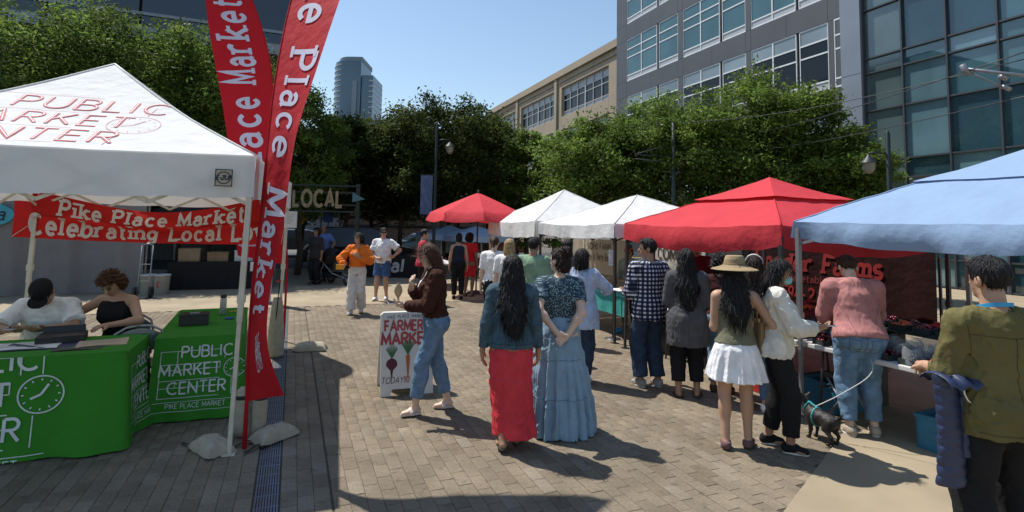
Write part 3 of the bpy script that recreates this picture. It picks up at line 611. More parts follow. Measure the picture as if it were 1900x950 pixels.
# ------------------------------------------------------------------ buildings on the far side (plane v = 21.5, parallel to the street)
VF = 21.5
m_grey = mat('grey_panel', (.092, .099, .113), .55, .07, .6, .05, 8, spec=.35); m_greyl = mat('silver_panel', (.25, .275, .315), .42, .06, .7, .04, 6, metal=.35)
m_wfr = mat('white_frame', (.74, .76, .78), .5, .05); m_dfr = mat('dark_mullion', (.07, .078, .09), .45, .1, metal=.4)
m_beige = mat('beige_concrete', (.36, .295, .215), .85, .08, .5, .12, 12); m_core = mat('shaft_core', (.04, .04, .043), .9)
def glass(name, col, rough=.03, tr=.0, tint=(.5, .62, .64), sp=.8):
    m = mat(name, col, rough, .25, .35, .012, .8, spec=sp, dist=.03)
    b = m.node_tree.nodes[m['principled']]; b.inputs['IOR'].default_value = 1.9 if tr else 1.55
    if tr:
        N, L = m.node_tree.nodes, m.node_tree.links; t = N.new('ShaderNodeBsdfTransparent'); t.inputs[0].default_value = (*tint, 1); ms = N.new('ShaderNodeMixShader'); ms.inputs[0].default_value = 1-tr
        o = [n for n in N if n.type == 'OUTPUT_MATERIAL'][0]; L.new(t.outputs[0], ms.inputs[1]); L.new(b.outputs[0], ms.inputs[2]); L.new(ms.outputs[0], o.inputs[0])
    return m
g_dark = glass('glass_dark', (.010, .013, .016), .05, sp=.3); g_teal = glass('glass_teal', (.05, .125, .14)); g_pale = glass('glass_pale', (.20, .25, .27), .1); g_clear = glass('glass_clear', (.085, .19, .225), .02, .4, (.48, .64, .68)); g_clear2 = glass('glass_clear_pale', (.16, .28, .32), .02, .3, (.5, .66, .7)); g_clear3 = glass('glass_clear_deep', (.05, .12, .155), .02, .5, (.4, .56, .62)); g_stair = glass('glass_stair', (.14, .2, .2), .08, .35, (.6, .7, .68)); m_sill = mat('sill_panel', (.42, .44, .47), .5, .05)
def fbox(b, u0, u1, z0, z1, v0, v1): return b.box(((v0+v1)/2, (u0+u1)/2, (z0+z1)/2), (abs(v1-v0), abs(u1-u0), abs(z1-z0)))
def rect(name, u0, u1, z0, z1, v0, v1, m, parent, bevel=0): return fbox(MB(), u0, u1, z0, z1, v0, v1).build(name, m, parent, None, None, bevel)
gb = thing('office_building', 'dark grey panel office block with white framed window bays behind the trees', 'building', (0, 0, 0), ST)
rect('wall', 15.6, 33.0, -.02, 24.3, VF+.06, VF+14, m_core, gb)
cols_w = [(26.3, 31.8), (20.95, 25.84), (16.3, 20.6)]; rows_w = [(0.3, 2.95), (4.05, 7.03), (8.12, 11.14), (12.25, 15.25), (16.4, 19.4), (20.5, 23.4)]
# cladding panels between the window bays
ub = sorted({15.62, 33.1} | {a for c in cols_w for a in c} | {29.0, 23.4, 18.45}); zb = [0]+[a for r_ in rows_w for a in r_]+[24.3]
for i in range(len(ub)-1):
    for j in range(len(zb)-1):
        uc, zc = (ub[i]+ub[i+1])/2, (zb[j]+zb[j+1])/2
        if any(a < uc < b_ for a, b_ in cols_w) and any(a < zc < b_ for a, b_ in rows_w): continue
        rect('panel', ub[i]+.008, ub[i+1]-.008, zb[j]+.008, zb[j+1]-.008, VF-.04+random.uniform(-.003, .003), VF+.055, m_grey, gb)
def bay(parent, a, b_, z0, z1, split, glassf, depth=VF-.02, frame=m_wfr, narrow=.0):
    """one window bay: frame, transoms, panes and sill panels"""
    w = MB(); t = .07; v0, v1 = depth, VF+.05; lights = []
    for s0, s1, n in split:
        u0, u1 = sorted((a+(b_-a)*s0, a+(b_-a)*s1)); zs = [z0, z0+(z1-z0)*.13, z0+(z1-z0)*.56, z0+(z1-z0)*.76, z1]
        for k in range(n+1): uu = u0+(u1-u0)*k/n; fbox(w, max(uu-t/2, u0), min(uu+t/2, u1), z0, z1, v0, v1)
        for zz in zs:
            zz = min(max(zz, z0+t/2), z1-t/2)
            for k in range(n): fbox(w, u0+(u1-u0)*k/n+t/2, u0+(u1-u0)*(k+1)/n-t/2, zz-t/2, zz+t/2, v0+.004, v1-.002)
        for k in range(n):
            for r_ in range(4): lights.append((u0+(u1-u0)*k/n, u0+(u1-u0)*(k+1)/n, zs[r_], zs[r_+1], r_))
    o = w.build('window', frame, parent)
    for (u0, u1, za, zc, r_) in lights: rect('pane', u0, u1, za, zc, VF+.012+random.uniform(-.002, .002), VF+.03, m_sill if r_ == 0 else glassf(r_), o)
    return o
for a, b_ in cols_w:
    for z0, z1 in rows_w[1:]:
        hi = z0 > 12
        bay(gb, b_, a, z0, z1, ((0, .62, 2), (.66, 1, 1)), (lambda r_: g_pale if r_ == 3 and not hi else (g_teal if hi else g_dark)))
rect('pilaster', 14.72, 15.58, 0, 24.3, VF-.25, VF+1, m_greyl, gb)
for z0, z1 in rows_w[1:5]: bay(gb, 16.0, 15.62, z0, z1, ((0, 1, 1),), lambda r_: g_pale if r_ == 3 else g_dark, VF-.05)
for z in (4.3, 8.4, 12.5, 16.6): rect('panel_joint', 14.72, 15.58, z, z+.02, VF-.253, VF-.2, m_dfr, gb)
# glass stair and atrium front
gl = thing('glass_atrium', 'tall blue green glass curtain wall beside the dark grey office block', 'building', (0, 0, 0), ST)
rect('back_wall', 2.0, 14.7, -.02, 24, VF+5.5, VF+6, mat('interior_wall', (.16, .17, .18), .8), gl); rect('side_wall', 1.8, 2.0, -.02, 24, VF+.1, VF+5.5, m_core, gl)
for z in (4.1, 8.2, 12.3, 16.4, 20.5): rect('floor_slab', 2.0, 14.7, z-.02, z+.5, VF+.5, VF+5.5, mat('slab_edge', (.32, .36, .38), .8), gl)
for u in (4.6, 8.2, 11.2): rect('column', u-.2, u+.2, 0, 24, VF+1.6, VF+2.0, mat('interior_column', (.5, .5, .5), .7), gl)
for k, (u, z, wd_) in enumerate(((12.2, 5.0, .5), (10.6, 5.4, .8), (10.9, 9.6, .6), (8.6, 5.3, .9))): rect('interior_board', u-wd_/2, u+wd_/2, z, z+.55, VF+.9, VF+.95, mat('paper_board', (.6, .66, .62), .7), gl)
for k in range(5): rect('stair_flight', 13.3, 14.6, 2.2+k*2.05, 2.5+k*2.05, VF+.6+(k % 2)*.5, VF+2.4, mat('stair_white', (.7, .72, .72), .6), gl)
mus = [14.70, 13.21]+[13.21-1.52*i for i in range(1, 8)]; mzs = [0.05, 1.0, 2.0, 4.03, 4.76, 6.8, 8.35, 8.97, 11.0, 12.5, 13.1, 15.1, 16.6, 17.2, 19.2, 20.7, 21.3, 24]
mf = MB()
for u in mus: fbox(mf, u-.03, u+.03, 0, 24, VF-.12, VF+.05)
mf.build('mullion_frame', m_dfr, gl)
mf = MB()
for z in mzs: fbox(mf, mus[-1], 14.7, z-.03, z+.03, VF-.1, VF+.04)
mf.build('transom_frame', m_dfr, gl)
for i in range(len(mus)-1):
    for j in range(len(mzs)-1):
        z0, z1 = mzs[j], mzs[j+1]; m = g_stair if i == 0 else (m_greyl if 3.6 < z1 < 4.1 else random.choice((g_clear, g_clear, g_clear2, g_clear3)))  # paler and deeper pane tints stand in for uneven reflections
        rect('pane', mus[i+1]+.03, mus[i]-.03, z0+.03, z1-.03, VF+random.uniform(-.004, .004), VF+.02, m, gl)
# beige concrete block further along
bb = thing('concrete_building', 'beige concrete low rise block with dark ribbon windows under blue sky', 'building', (0, 0, 0), ST)
bw = [(34.7, 42.5), (43.9, 51.8), (53.25, 60.2)]; VB = VF+.25
rect('wall', 33.05, 62.4, -.02, 15.7, VB+.45, VB+14, m_core, bb)
bz = [(3.6, 6.5), (7.65, 10.5), (11.7, 14.3)]
for z0, z1 in ((0, 3.6), (6.5, 7.65), (10.5, 11.7), (14.3, 15.3)): 
    for u0, u1 in ((33.12, 34.7), (34.7, 42.5), (42.5, 43.2)): rect('panel', u0+.01, u1-.01, z0+.006, z1-.006, VB+.05, VB+.44, m_beige, bb)
    for u0, u1 in ((43.7, 52.4), (52.9, 62.4)): rect('panel', u0+.01, u1-.01, z0+.006, z1-.006, VB+.05, VB+.44, m_beige, bb)
for z0, z1 in bz:
    for u0, u1 in ((33.12, 34.7), (42.5, 43.2), (43.7, 43.9), (51.8, 52.4), (52.9, 53.25), (60.2, 62.4)): rect('panel', u0+.005, u1-.005, z0-.004, z1+.004, VB+.052, VB+.44, m_beige, bb)
for u in (43.45, 52.65): rect('pilaster', u-.24, u+.24, 0, 15.3, VB-.12, VB+.44, m_beige, bb)
rect('parapet', 33.1, 62.6, 15.302, 15.9, VB-.2, VB+.5, m_beige, bb); rect('cornice', 33.12, 62.4, 14.8, 14.9, VB-.05, VB+.05, m_beige, bb)
for a, b_ in bw:
    for z0, z1 in bz:
        w = MB(); lights = []; n = 6; dv = VB+.32
        for k in range(n+1): uu = a+(b_-a)*k/n; fbox(w, max(a, uu-.04*(1+(k == 3))), min(b_, uu+.04*(1+(k == 3))), z0, z1, dv-.08, dv+.04)
        for f_ in (0, .16, .55, .74, 1): zz = min(max(z0+(z1-z0)*f_, z0+.04), z1-.04); fbox(w, a+.01, b_-.01, zz-.03, zz+.03, dv-.07, dv+.03)
        o = w.build('window', mat('grey_frame', (.42, .43, .44), .5), bb)
        for k in range(n):
            for z_a, z_b, m in ((0, .16, m_sill), (.16, .74, g_dark), (.74, 1, m_sill)): rect('pane', a+(b_-a)*k/n, a+(b_-a)*(k+1)/n, z0+(z1-z0)*z_a, z0+(z1-z0)*z_b, dv, dv+.02, m, o)
# glass block on the other side, its front square to the street
lb = thing('glass_office_block', 'dark blue glass office block raised above the leafy trees', 'building', (0, 0, 0), ST)
UL = 24.4
g_navy = glass('glass_navy', (.018, .026, .042), .05)
def lbox(name, v0, v1, z0, z1, u0, u1, m, parent=lb): return MB().box(((v0+v1)/2, (u0+u1)/2, (z0+z1)/2), (v1-v0, u1-u0, z1-z0)).build(name, m, parent)
lbox('wall', -38, -.1, 9.3, 15.4, UL+.2, UL+12, m_core)
lbox('soffit_band', -38, -.05, 8.85, 9.28, UL-.25, UL+12, m_greyl)
for z in (9.9, 12.4, 15.3): lbox('spandrel', -38, -.05, z-.09, z+.03, UL-.06, UL+.18, m_greyl)
for k in range(13):
    for z0, z1 in ((9.3, 9.8), (9.94, 12.3), (12.44, 15.2)): lbox('pane', -38+k*2.92+.05, -38+(k+1)*2.92-.05, z0, z1, UL+random.uniform(0, .006), UL+.15, g_navy)
for v_ in (-30, -20, -10.2, -1.0): lbox('column', v_-.35, v_+.35, 0, 8.84, UL+1.5, UL+2.2, m_beige)
lbox('ground_storey', -37, -2, 0, 8.8, UL+5, UL+11, mat('lobby_wall', (.06, .065, .07), .6))
# distant tower and its neighbours
m_tw = mat('tower_glass', (.085, .15, .21), .22, .2, .05, 0, spec=.7); m_tw2 = mat('tower_panel', (.21, .26, .3), .6, .1, .05, 0); m_tw3 = mat('tower_line', (.42, .47, .5), .6, .05, .1, 0)
def px2(x, D): return AT(x, 180, D).x
tw_ = thing('tower', 'tall blue glass high rise tower far off above the trees', 'building', (0, 0, 0), 0)
D = 300; xa, xb, xc = px2(608, D), px2(668, D), px2(690, D); tz = lambda y: AT(650, y, D).z
b = MB(); n = 10
poly = [(xa+(xb-xa)*.55*(1-math.cos(math.pi/2*i/n)), D+14-14*math.sin(math.pi/2*i/n)) for i in range(n+1)]+[(xb, D), (xb, D+22), (xa, D+22)]
b.prism(poly, 0, tz(112)); b.build('shaft', m_tw, tw_)
b = MB(); b.prism([(xa+2+(x-xa)*.9, y+1) for x, y in poly], tz(112), tz(104)); b.build('crown', m_tw2, tw_)
b = MB(); b.box(((xb+xc)/2+.2, D+12, tz(138)/2), (xc-xb-.4, 22, tz(138))); b.build('wing', m_tw, tw_)
b = MB(); b.box((xb-3.2, D-.3, tz(150)/2+6), (2.6, 1.2, tz(150)-12)); b.build('rib', m_tw2, tw_); b = MB(); b.box((xb-6.6, D-.25, tz(190)/2), (1.0, 1.0, tz(170)-20)); b.build('rib', m_tw3, tw_)
for k in range(26):
    z = 18+k*3.05
    if z > tz(120): break
    bb_ = MB(); bb_.prism([(x-.25, y-.35) for x, y in poly[:9]]+[(x+.1, y+.1) for x, y in poly[:9]][::-1], z, z+.8); bb_.build('floor_band', m_tw3, tw_)
    if z < tz(145): b2 = MB(); b2.box(((xb+xc)/2+2.4, D+11.8, z+.4), (xc-xb-4.6, 22.8, .8)); b2.build('floor_band', m_tw3, tw_)
def farblock(label, x0, x1, y, D, m, nl=6):
    t = thing('far_building', label, 'building'); a, c = px2(x0, D), px2(x1, D); z = AT((x0+x1)/2, y, D).z
    b = MB(); b.box(((a+c)/2, D+8, z/2), (c-a, 16, z)); b.build('wall', m, t)
    for k in range(nl): 
        b = MB(); b.box(((a+c)/2, D-.1, z*(.35+.6*k/nl)), ((c-a)*.92, .3, z*.045)); b.build('window_band', g_dark, t)
farblock('small teal topped building beside the far tower', 690, 728, 222, 180, mat('teal_wall', (.1, .17, .2), .6))
farblock('pale narrow building seen between the flag and trees', 556, 607, 245, 150, mat('pale_wall', (.3, .33, .36), .7))
farblock('low brown brick building across the road behind the lamp post', 640, 900, 372, 60, mat('brown_wall', (.12, .075, .055), .8), 3)
farblock('long grey building behind the centre trees', 420, 660, 330, 75, mat('greywall2', (.15, .15, .16), .8), 4)

# ------------------------------------------------------------------ trees
def leaf_mat(name, c, tr=.45):
    m = attr_mat(name, 'leaf', .62, tr, 0, vs=.9, var=.25, spec=.15); return m
m_leafA = leaf_mat('leaf_green', None); m_bark = mat('bark', (.075, .058, .045), .95, .3, 12, .8, 40, dist=.02)
def make_tree(name, label, pos, h, r, seed, base=(.07, .115, .028), trunk_h=2.3, n_cl=260, per=44, ls=.10, cone_=0., group='trees around the market', low=.3, tr_r=.13, cat='tree', light=1.):
    """trunk and limbs plus a crown of leaf faces gathered in uneven clumps"""
    rn = np.random.default_rng(seed); rr = random.Random(seed); t = thing(name, label, cat, pos, rr.uniform(0, 6.28), group)
    b = MB(); top = h*.9
    pts = [Vector((rr.uniform(-.06, .06)*i, rr.uniform(-.06, .06)*i, top*i/7)) for i in range(8)]; b.tube(pts, [tr_r*(1-.11*i) for i in range(8)], 8)
    ends = []
    for k in range(22):
        z0 = trunk_h*.8+(top-trunk_h)*k/24; a = k*2.4+rr.uniform(-.4, .4); L = r*rr.uniform(.7, 1.)*(1-cone_*.75*(z0/h)); i = min(int(z0/top*7), 6); p0 = pts[i].lerp(pts[i+1], z0/top*7-i)
        d = Vector((math.cos(a), math.sin(a), 0)); rise = rr.uniform(.25, .8)
        q = [p0, p0+d*L*.35+Vector((0, 0, L*rise*.35)), p0+d*L*.7+Vector((rr.uniform(-.2, .2), rr.uniform(-.2, .2), L*rise*.75)), p0+d*L+Vector((0, 0, L*rise))]
        r0 = tr_r*.42*(1-.4*z0/h); b.tube(q, [r0, r0*.7, r0*.42, r0*.15], 5)
        ends += [q[1], q[2], q[3]]
        for s_ in range(3):
            e = q[2]+Vector((rr.uniform(-1, 1), rr.uniform(-1, 1), rr.uniform(-.3, .9)))*L*.45; b.tube([q[1].lerp(q[2], rr.random()), e], [r0*.35, r0*.1], 4); ends.append(e)
    b.build('trunk', m_bark, t)
    E = A_([tuple(e) for e in ends]); C = []
    cz = (trunk_h+h)/2; hz = (h-trunk_h)/2
    lob = [(rr.uniform(0, 6.28), rr.uniform(.75, 1.22), rr.uniform(2, 4)) for _ in range(4)]
    while len(C) < n_cl:
        if rn.random() < .72: p = E[rn.integers(len(E))]+rn.normal(0, .15*r/2, 3)
        else:
            q = rn.normal(0, 1, 3); q /= np.linalg.norm(q); rad = rn.random()**.33; a = math.atan2(q[1], q[0]); wob = 1+.16*math.sin(lob[0][2]*a+lob[0][0])+.13*math.sin(5*a+4*q[2]+lob[1][0])+.1*math.sin(7*q[2]+lob[2][0])
            z = q[2]*rad; tap = 1-cone_*(z+1)/2; p = A_([q[0]*r*rad*wob*tap, q[1]*r*rad*wob*tap, cz+z*hz*(1+.08*math.sin(3*a+lob[3][0]))])
        if p[2] > trunk_h*.75 and math.hypot(p[0], p[1]) < r*1.15: C.append(p)
    for q in range(n_cl//9):                              # shoots standing out of the crown
        a = rn.uniform(0, 6.28); e = rn.uniform(.25, 1.3); d = A_([math.cos(a)*math.cos(e), math.sin(a)*math.cos(e), math.sin(e)]); o_ = A_([d[0]*r*.85*(1-cone_*.6*max(d[2], 0)), d[1]*r*.85*(1-cone_*.6*max(d[2], 0)), cz+d[2]*hz*.9]); L = r*rn.uniform(.12, .34)
        for f_ in (.3, .65, 1.): C.append(o_+(d+A_([0, 0, .35]))*L*f_)
    C = A_(C); C[:, 2] = trunk_h+(C[:, 2]-trunk_h)*min(1, (h-trunk_h-.15)/(np.quantile(C[:, 2], .997)-trunk_h)); n_cl = len(C); n = n_cl*per; ci = np.repeat(np.arange(n_cl), per); sz = rn.uniform(.5, 1.5, n_cl)*min(r, 2.4)*.105
    P = C[ci]+rn.normal(0, 1, (n, 3))*sz[ci][:, None]*A_([1, 1, .55]); P[:, 2] -= .10*np.abs(rn.normal(0, 1, n))
    nrm = rn.normal(0, .75, (n, 3))+A_([0, 0, .9]); nrm /= np.linalg.norm(nrm, axis=1)[:, None]; ax = np.cross(nrm, rn.normal(0, 1, (n, 3))); ax /= np.linalg.norm(ax, axis=1)[:, None]; bx = np.cross(nrm, ax)
    l = ls*rn.uniform(.6, 1.35, n)[:, None]; w = l*.46
    V = np.stack([P-ax*l, P-bx*w-nrm*l*.12, P+ax*l, P+bx*w-nrm*l*.12], 1).reshape(-1, 3); Q = np.arange(4*n).reshape(-1, 4)
    me = npmesh('crown', V, Q, m_leafA, False)
    shade = rn.uniform(.5, 1.6, n_cl)[ci]*rn.uniform(.75, 1.25, n); hue = rn.uniform(0, 1, n_cl)[ci]*.8
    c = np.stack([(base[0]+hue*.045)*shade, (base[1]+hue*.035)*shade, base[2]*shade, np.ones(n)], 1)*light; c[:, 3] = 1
    at = me.color_attributes.new('leaf', 'FLOAT_COLOR', 'CORNER'); at.data.foreach_set('color', np.repeat(c.astype(np.float32), 4, 0).ravel())
    link('crown', me, t); return t
def tpos(x, D): q = AT(x, 420, D); return (q.x, q.y, 0)
def th(x, y, D): return AT(x, y, D).z
DKG = (.032, .055, .017); MDG = (.10, .165, .036); LTG = (.15, .23, .055)  # DKG has the shade of the backlit trees put into its leaf colour
TREES = [  # label, x, top y, distance, radius, colour, trunk height, clumps, cone
 ('big leafy tree cut by the picture edge above the white tent', 30, 2, 16.5, 3.3, MDG, 2.4, 420, .1),
 ('big leafy tree rising just behind the white tent peak', 215, 25, 17.5, 3.0, MDG, 2.4, 420, .1),
 ('leafy tree behind the first red feather flag', 385, 62, 18.5, 2.7, MDG, 2.4, 380, .1),
 ('slim leafy tree showing past the nearer red feather flag', 556, 165, 19.5, 1.7, MDG, 2.6, 240, .2),
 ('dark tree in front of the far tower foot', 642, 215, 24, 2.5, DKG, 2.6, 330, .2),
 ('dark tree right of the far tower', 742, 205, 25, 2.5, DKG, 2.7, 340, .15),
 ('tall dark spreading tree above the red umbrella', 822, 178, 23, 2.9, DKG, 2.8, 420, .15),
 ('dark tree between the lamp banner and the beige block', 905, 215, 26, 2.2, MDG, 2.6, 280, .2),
 ('slim bright green columnar tree in front of the beige block', 978, 240, 25, 1.25, LTG, 1.2, 220, .35),
 ('slim bright green columnar tree above the first white stall tent', 1028, 244, 23.5, 1.35, LTG, 1.2, 240, .3),
 ('broad green tree above the two white stall tents', 1112, 215, 20, 2.3, MDG, 2.3, 330, .25),
 ('green tree at the corner of the grey office block', 1215, 172, 19.5, 2.1, MDG, 2.3, 330, .3),
 ('green tree left of the tallest one before the grey block', 1300, 190, 18.5, 1.9, MDG, 2.2, 300, .3),
 ('tallest green tree in front of the grey office windows', 1385, 132, 18, 2.2, MDG, 2.2, 380, .45),
 ('green tree right of the tallest one before the grey block', 1478, 168, 17.2, 2.0, MDG, 2.2, 330, .35),
 ('green tree reaching across the glass atrium corner', 1562, 228, 16.4, 1.4, MDG, 2.1, 300, .2),
]
for i, (lab, x, y, D, r, c, tk, ncl, cn) in enumerate(TREES):
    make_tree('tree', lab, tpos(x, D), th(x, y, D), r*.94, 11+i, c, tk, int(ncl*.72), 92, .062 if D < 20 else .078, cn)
# two street trees over the far pavement whose shade covers the back of the market
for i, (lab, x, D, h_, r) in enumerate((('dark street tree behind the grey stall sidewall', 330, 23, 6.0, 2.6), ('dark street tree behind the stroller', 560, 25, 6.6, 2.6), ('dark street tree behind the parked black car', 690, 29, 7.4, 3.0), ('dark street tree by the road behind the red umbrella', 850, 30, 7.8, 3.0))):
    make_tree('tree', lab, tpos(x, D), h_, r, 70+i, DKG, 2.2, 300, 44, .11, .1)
# ------------------------------------------------------------------ canopy tents
def cloth(name, c, tr=.25, **k): return mat(name, c, .8, .05, 2.5, .5, 7, trans=tr, spec=.2, dist=.03, **k)
m_white = cloth('canvas_white', (.80, .80, .79), .22); m_redc = cloth('canvas_red', (.62, .055, .07), .22); m_bluec = cloth('canvas_blue', (.27, .385, .57), .18); m_darkc = cloth('canvas_black', (.018, .018, .02), .05); m_palebl = cloth('canvas_pale_blue', (.42, .55, .74), .25)
m_leg_w = mat('cream_tube', (.60, .56, .46), .5, .12, 8); m_leg_d = mat('dark_tube', (.045, .047, .05), .45, .15, 10, metal=.3); m_leg_g = mat('grey_tube', (.3, .31, .33), .4, .1, metal=.6)
class Canopy:
    def __init__(s, w, d, ze, zp, sag=.05, curve=.10, r0=0., off=0.): s.off = off; s.w, s.d, s.ze, s.zp, s.sag, s.curve, s.r0 = w/2, d/2, ze, zp, sag, curve, r0
    def z(s, r, e): return s.ze+(s.zp-s.ze)*(1-r)-s.curve*math.sin(math.pi*r)-s.sag*(1-e*e)*r**3
    def pt(s, side, e, r):                            # side 0 front(-y) 1 right 2 back 3 left; e -1..1 along the eave; r 1 at the eave, 0 at the peak
        a = {0: (e, -1), 1: (1, e), 2: (-e, 1), 3: (-1, -e)}[side]; return Vector((a[0]*s.w*r+s.off*(1-r), a[1]*s.d*r, s.z(r, e)))
def tent(name, label, v, u, w, d, ze, zp, hv, mc, ml, vent=False, curve=.08, sag=.05, seed=1, back=None, droop=.0, group='market canopies', legw=.035, rot=0., lean=0., valw=.012, wrk=1., off=0.):
    rr = random.Random(seed); t = thing(name, label, 'canopy tent', W(v, u), ST+rot, group); c = Canopy(w, d, ze, zp, sag, curve, 0, off)
    r0 = .38 if vent else 0.; b = MB(); nr, ne = 14, 16; ph = rr.uniform(0, 6)
    wr = lambda p, k=1: p+Vector((0, 0, wrk*k*.008*math.sin(p.x*7+ph)*math.sin(p.y*6-ph)+wrk*k*.004*math.sin(p.x*17-p.y*13+ph)))
    for sd_ in range(4): b.grid(lambda i, j: wr(c.pt(sd_, -1+2*i, 1-(1-r0)*j)), ne, nr)
    cano = b.build('canopy', mc, t)
    for sd_ in range(4): b = MB(); b.tube([wr(c.pt(sd_, -1, 1-(1-r0)*i/10))+Vector((0, 0, .004)) for i in range(11)], .009, 5); b.build('seam', mc, cano)
    if vent:
        b = MB(); c2 = Canopy(w*.5, d*.5, ze+(zp-ze)*(1-.47)+.04, zp+.07, .015, .02)
        for sd_ in range(4): b.grid(lambda i, j: wr(c2.pt(sd_, -1+2*i, 1-j), .5), 10, 6)
        b.build('vent_cap', mc, t)
    for sd_ in range(4):
        b = MB(); nx = {0: (0, -1), 1: (1, 0), 2: (0, 1), 3: (-1, 0)}[sd_]; N = Vector((nx[0], nx[1], 0)); p_ = rr.uniform(0, 6)
        def vf(i, j):
            e = -1+2*i; p = wr(c.pt(sd_, e, 1)); k = valw*math.sin(e*9+p_)+valw*.6*math.sin(e*23+p_*2); hh_ = hv+droop*(1-e*e)
            return p+N*(.006+k*j+.015*j*math.sin(e*3+p_)+droop*.35*math.sin(math.pi*j)*(1-e*e))-Vector((0, 0, hh_*j+.006*math.sin(e*14+p_)*j))
        b.grid(vf, 40, 8); b.build('valance', mc, t)
    W2, D2 = w/2-.03, d/2-.03
    for sx, sy in ((-1, -1), (1, -1), (1, 1), (-1, 1)):
        b = MB(); top = Vector((sx*W2, sy*D2, ze-.05)); bot = Vector((sx*W2-lean, sy*D2, 0)); mid = bot.lerp(top, .52)
        b.bar(mid-(mid-bot)*.15, top, legw*1.25); b.bar(bot+Vector((0, 0, .01)), mid, legw*.95)
        b.box(bot+Vector((0, 0, .006)), (.1, .1, .012)); b.box(mid, (legw*1.7, legw*1.7, .07))
        for q in range(5): b.box(bot.lerp(mid, .35+.1*q)+Vector((0, -legw*.5, 0)), (.008, .004, .008))
        b.build('leg', ml, t)
    for sd_ in range(4):
        b = MB(); P = [c.pt(sd_, e, .975) for e in (-1, -.5, 0, .5, 1)]
        for k in range(4):
            for za, zb in ((-.06, -hv-.06), (-hv-.06, -.06)): b.bar(Vector((P[k].x, P[k].y, ze+za)), Vector((P[k+1].x, P[k+1].y, ze+zb)), .014, .028)
        b.build('scissor_truss', ml, t)
    return t, c
TL, CL_ = tent('canopy_tent', 'white market canopy tent with red line lettering on its roof at the left', -1.70, 6.90, 3.05, 3.5, 2.455, 3.56, .36, m_white, m_leg_w, off=-.16, seed=3, lean=.05, curve=.06, sag=.02, rot=R(-4.5), wrk=.25)
# red line lettering on the front slope
m_redline = mat('red_print', (.62, .12, .12), .8, .1); m_pinkline = mat('faded_print', (.62, .36, .36), .8, .1); m_whiteprint = mat('white_print', (.78, .78, .77), .8, .05)
def slope_map(x, y, l):
    r = 1-y/2.02; p = CL_.pt(0, max(-1, min(1, (x-CL_.off*(1-r))/(CL_.w*max(r, .05)))), r); return Vector((x, p.y-l*.4, p.z+.005+l))
for nm, th_, m, lf in (('lettering', .115, m_redline, .0), ('lettering_inline', .034, m_whiteprint, .003)):
    for s_, y, sz, wd_ in (('PUBLIC', .86, .25, 1.0), ('MARKET', .50, .25, .98), ('CENTER', .14, .25, 1.02)):
        b = MB(); text(b, s_, sz, th_, slope_map, (.04, -.24, -.24)[('PUBLIC', 'MARKET', 'CENTER').index(s_)], y, wide=wd_, sp=.3, lift=lf, italic=0); b.build(nm, m, TL)
b = MB(); clock(b, .46, .58, .2, .007, slope_map)
for y in (.10, .44, .80, 1.16): ribbon(b, [(-1.0+.15*i, y) for i in range(8)], .005, slope_map, .0)
ribbon(b, [(.38, .10), (.40, .36)], .007, slope_map, 0); ribbon(b, [(.5, .8), (.52, 1.0)], .007, slope_map, 0)
b.build('clock_print', m_pinkline, TL)
# maker's patch on the front valance
b = MB(); fm = plane_map((1.30, -1.80, 2.25), (1, 0, 0), (0, 0, 1)); b.add([fm(-.066, -.072, 0), fm(.066, -.072, 0), fm(.066, .072, 0), fm(-.066, .072, 0)], [(0, 1, 2, 3)]); pt_ = b.build('patch', mat('patch_cloth', (.42, .36, .27), .8), TL)
b = MB(); ribbon(b, [(-.062, -.068), (.062, -.068), (.062, .068), (-.062, .068), (-.062, -.068)], .007, fm, .002); clock_r = [(.05*math.cos(a*math.pi/12), .048*math.sin(a*math.pi/12)) for a in range(25)]; ribbon(b, clock_r, .008, fm, .0025)
text(b, 'E-ZUP', .034, .26, fm, 0, -.016, sp=.16, lift=.004, italic=.2); b.build('logo', mat('patch_ink', (.03, .04, .07), .8), pt_)

def stall(name, label, px0, ze, zp, hv, mc, ml, u0, u1, v0=4.98, dep=3.0, **k):
    return tent(name, label, v0+dep/2, (u0+u1)/2, dep, abs(u1-u0), ze, zp, hv, mc, ml, **k)
# stalls on the far row stand with their left side (-v) to the aisle: side 3 of each canopy faces us
stall('canopy_tent', 'white stall tent with tall peak left of the other white tent', 0, 2.03, 2.86, .36, m_white, m_leg_w, 10.9, 13.95, seed=5, curve=.03)
stall('canopy_tent', 'white stall tent standing against the red vented tent', 0, 1.98, 2.58, .24, m_white, m_leg_d, 7.72, 10.72, seed=6, curve=.02)
TR, CR_ = stall('canopy_tent', 'red stall tent with vented double peak', 0, 1.97, 2.62, .24, m_redc, m_leg_d, 4.40, 7.42, seed=7, vent=True, curve=.0, droop=.09, sag=.04, lean=.04)
TB, CB_ = stall('canopy_tent', 'blue stall tent with vented top at the right edge', 0, 2.0, 2.72, .17, m_bluec, m_leg_g, 1.2, 4.24, seed=8, vent=True, curve=-.03, droop=.07, sag=.02, valw=.03)
for i, (x, D, lab) in enumerate(((832, 23.0, 'small pale blue canopy left of the other one beyond the red umbrella'), (884, 21.5, 'small pale blue canopy right of the other one beyond the red umbrella'))):
    q = AT(x, 420, D); v_, u_ = UV(q); tent('canopy_tent', lab, v_, u_, 2.3, 2.3, 1.52, 1.86, .22, m_palebl, m_leg_g, seed=20+i, curve=.02)
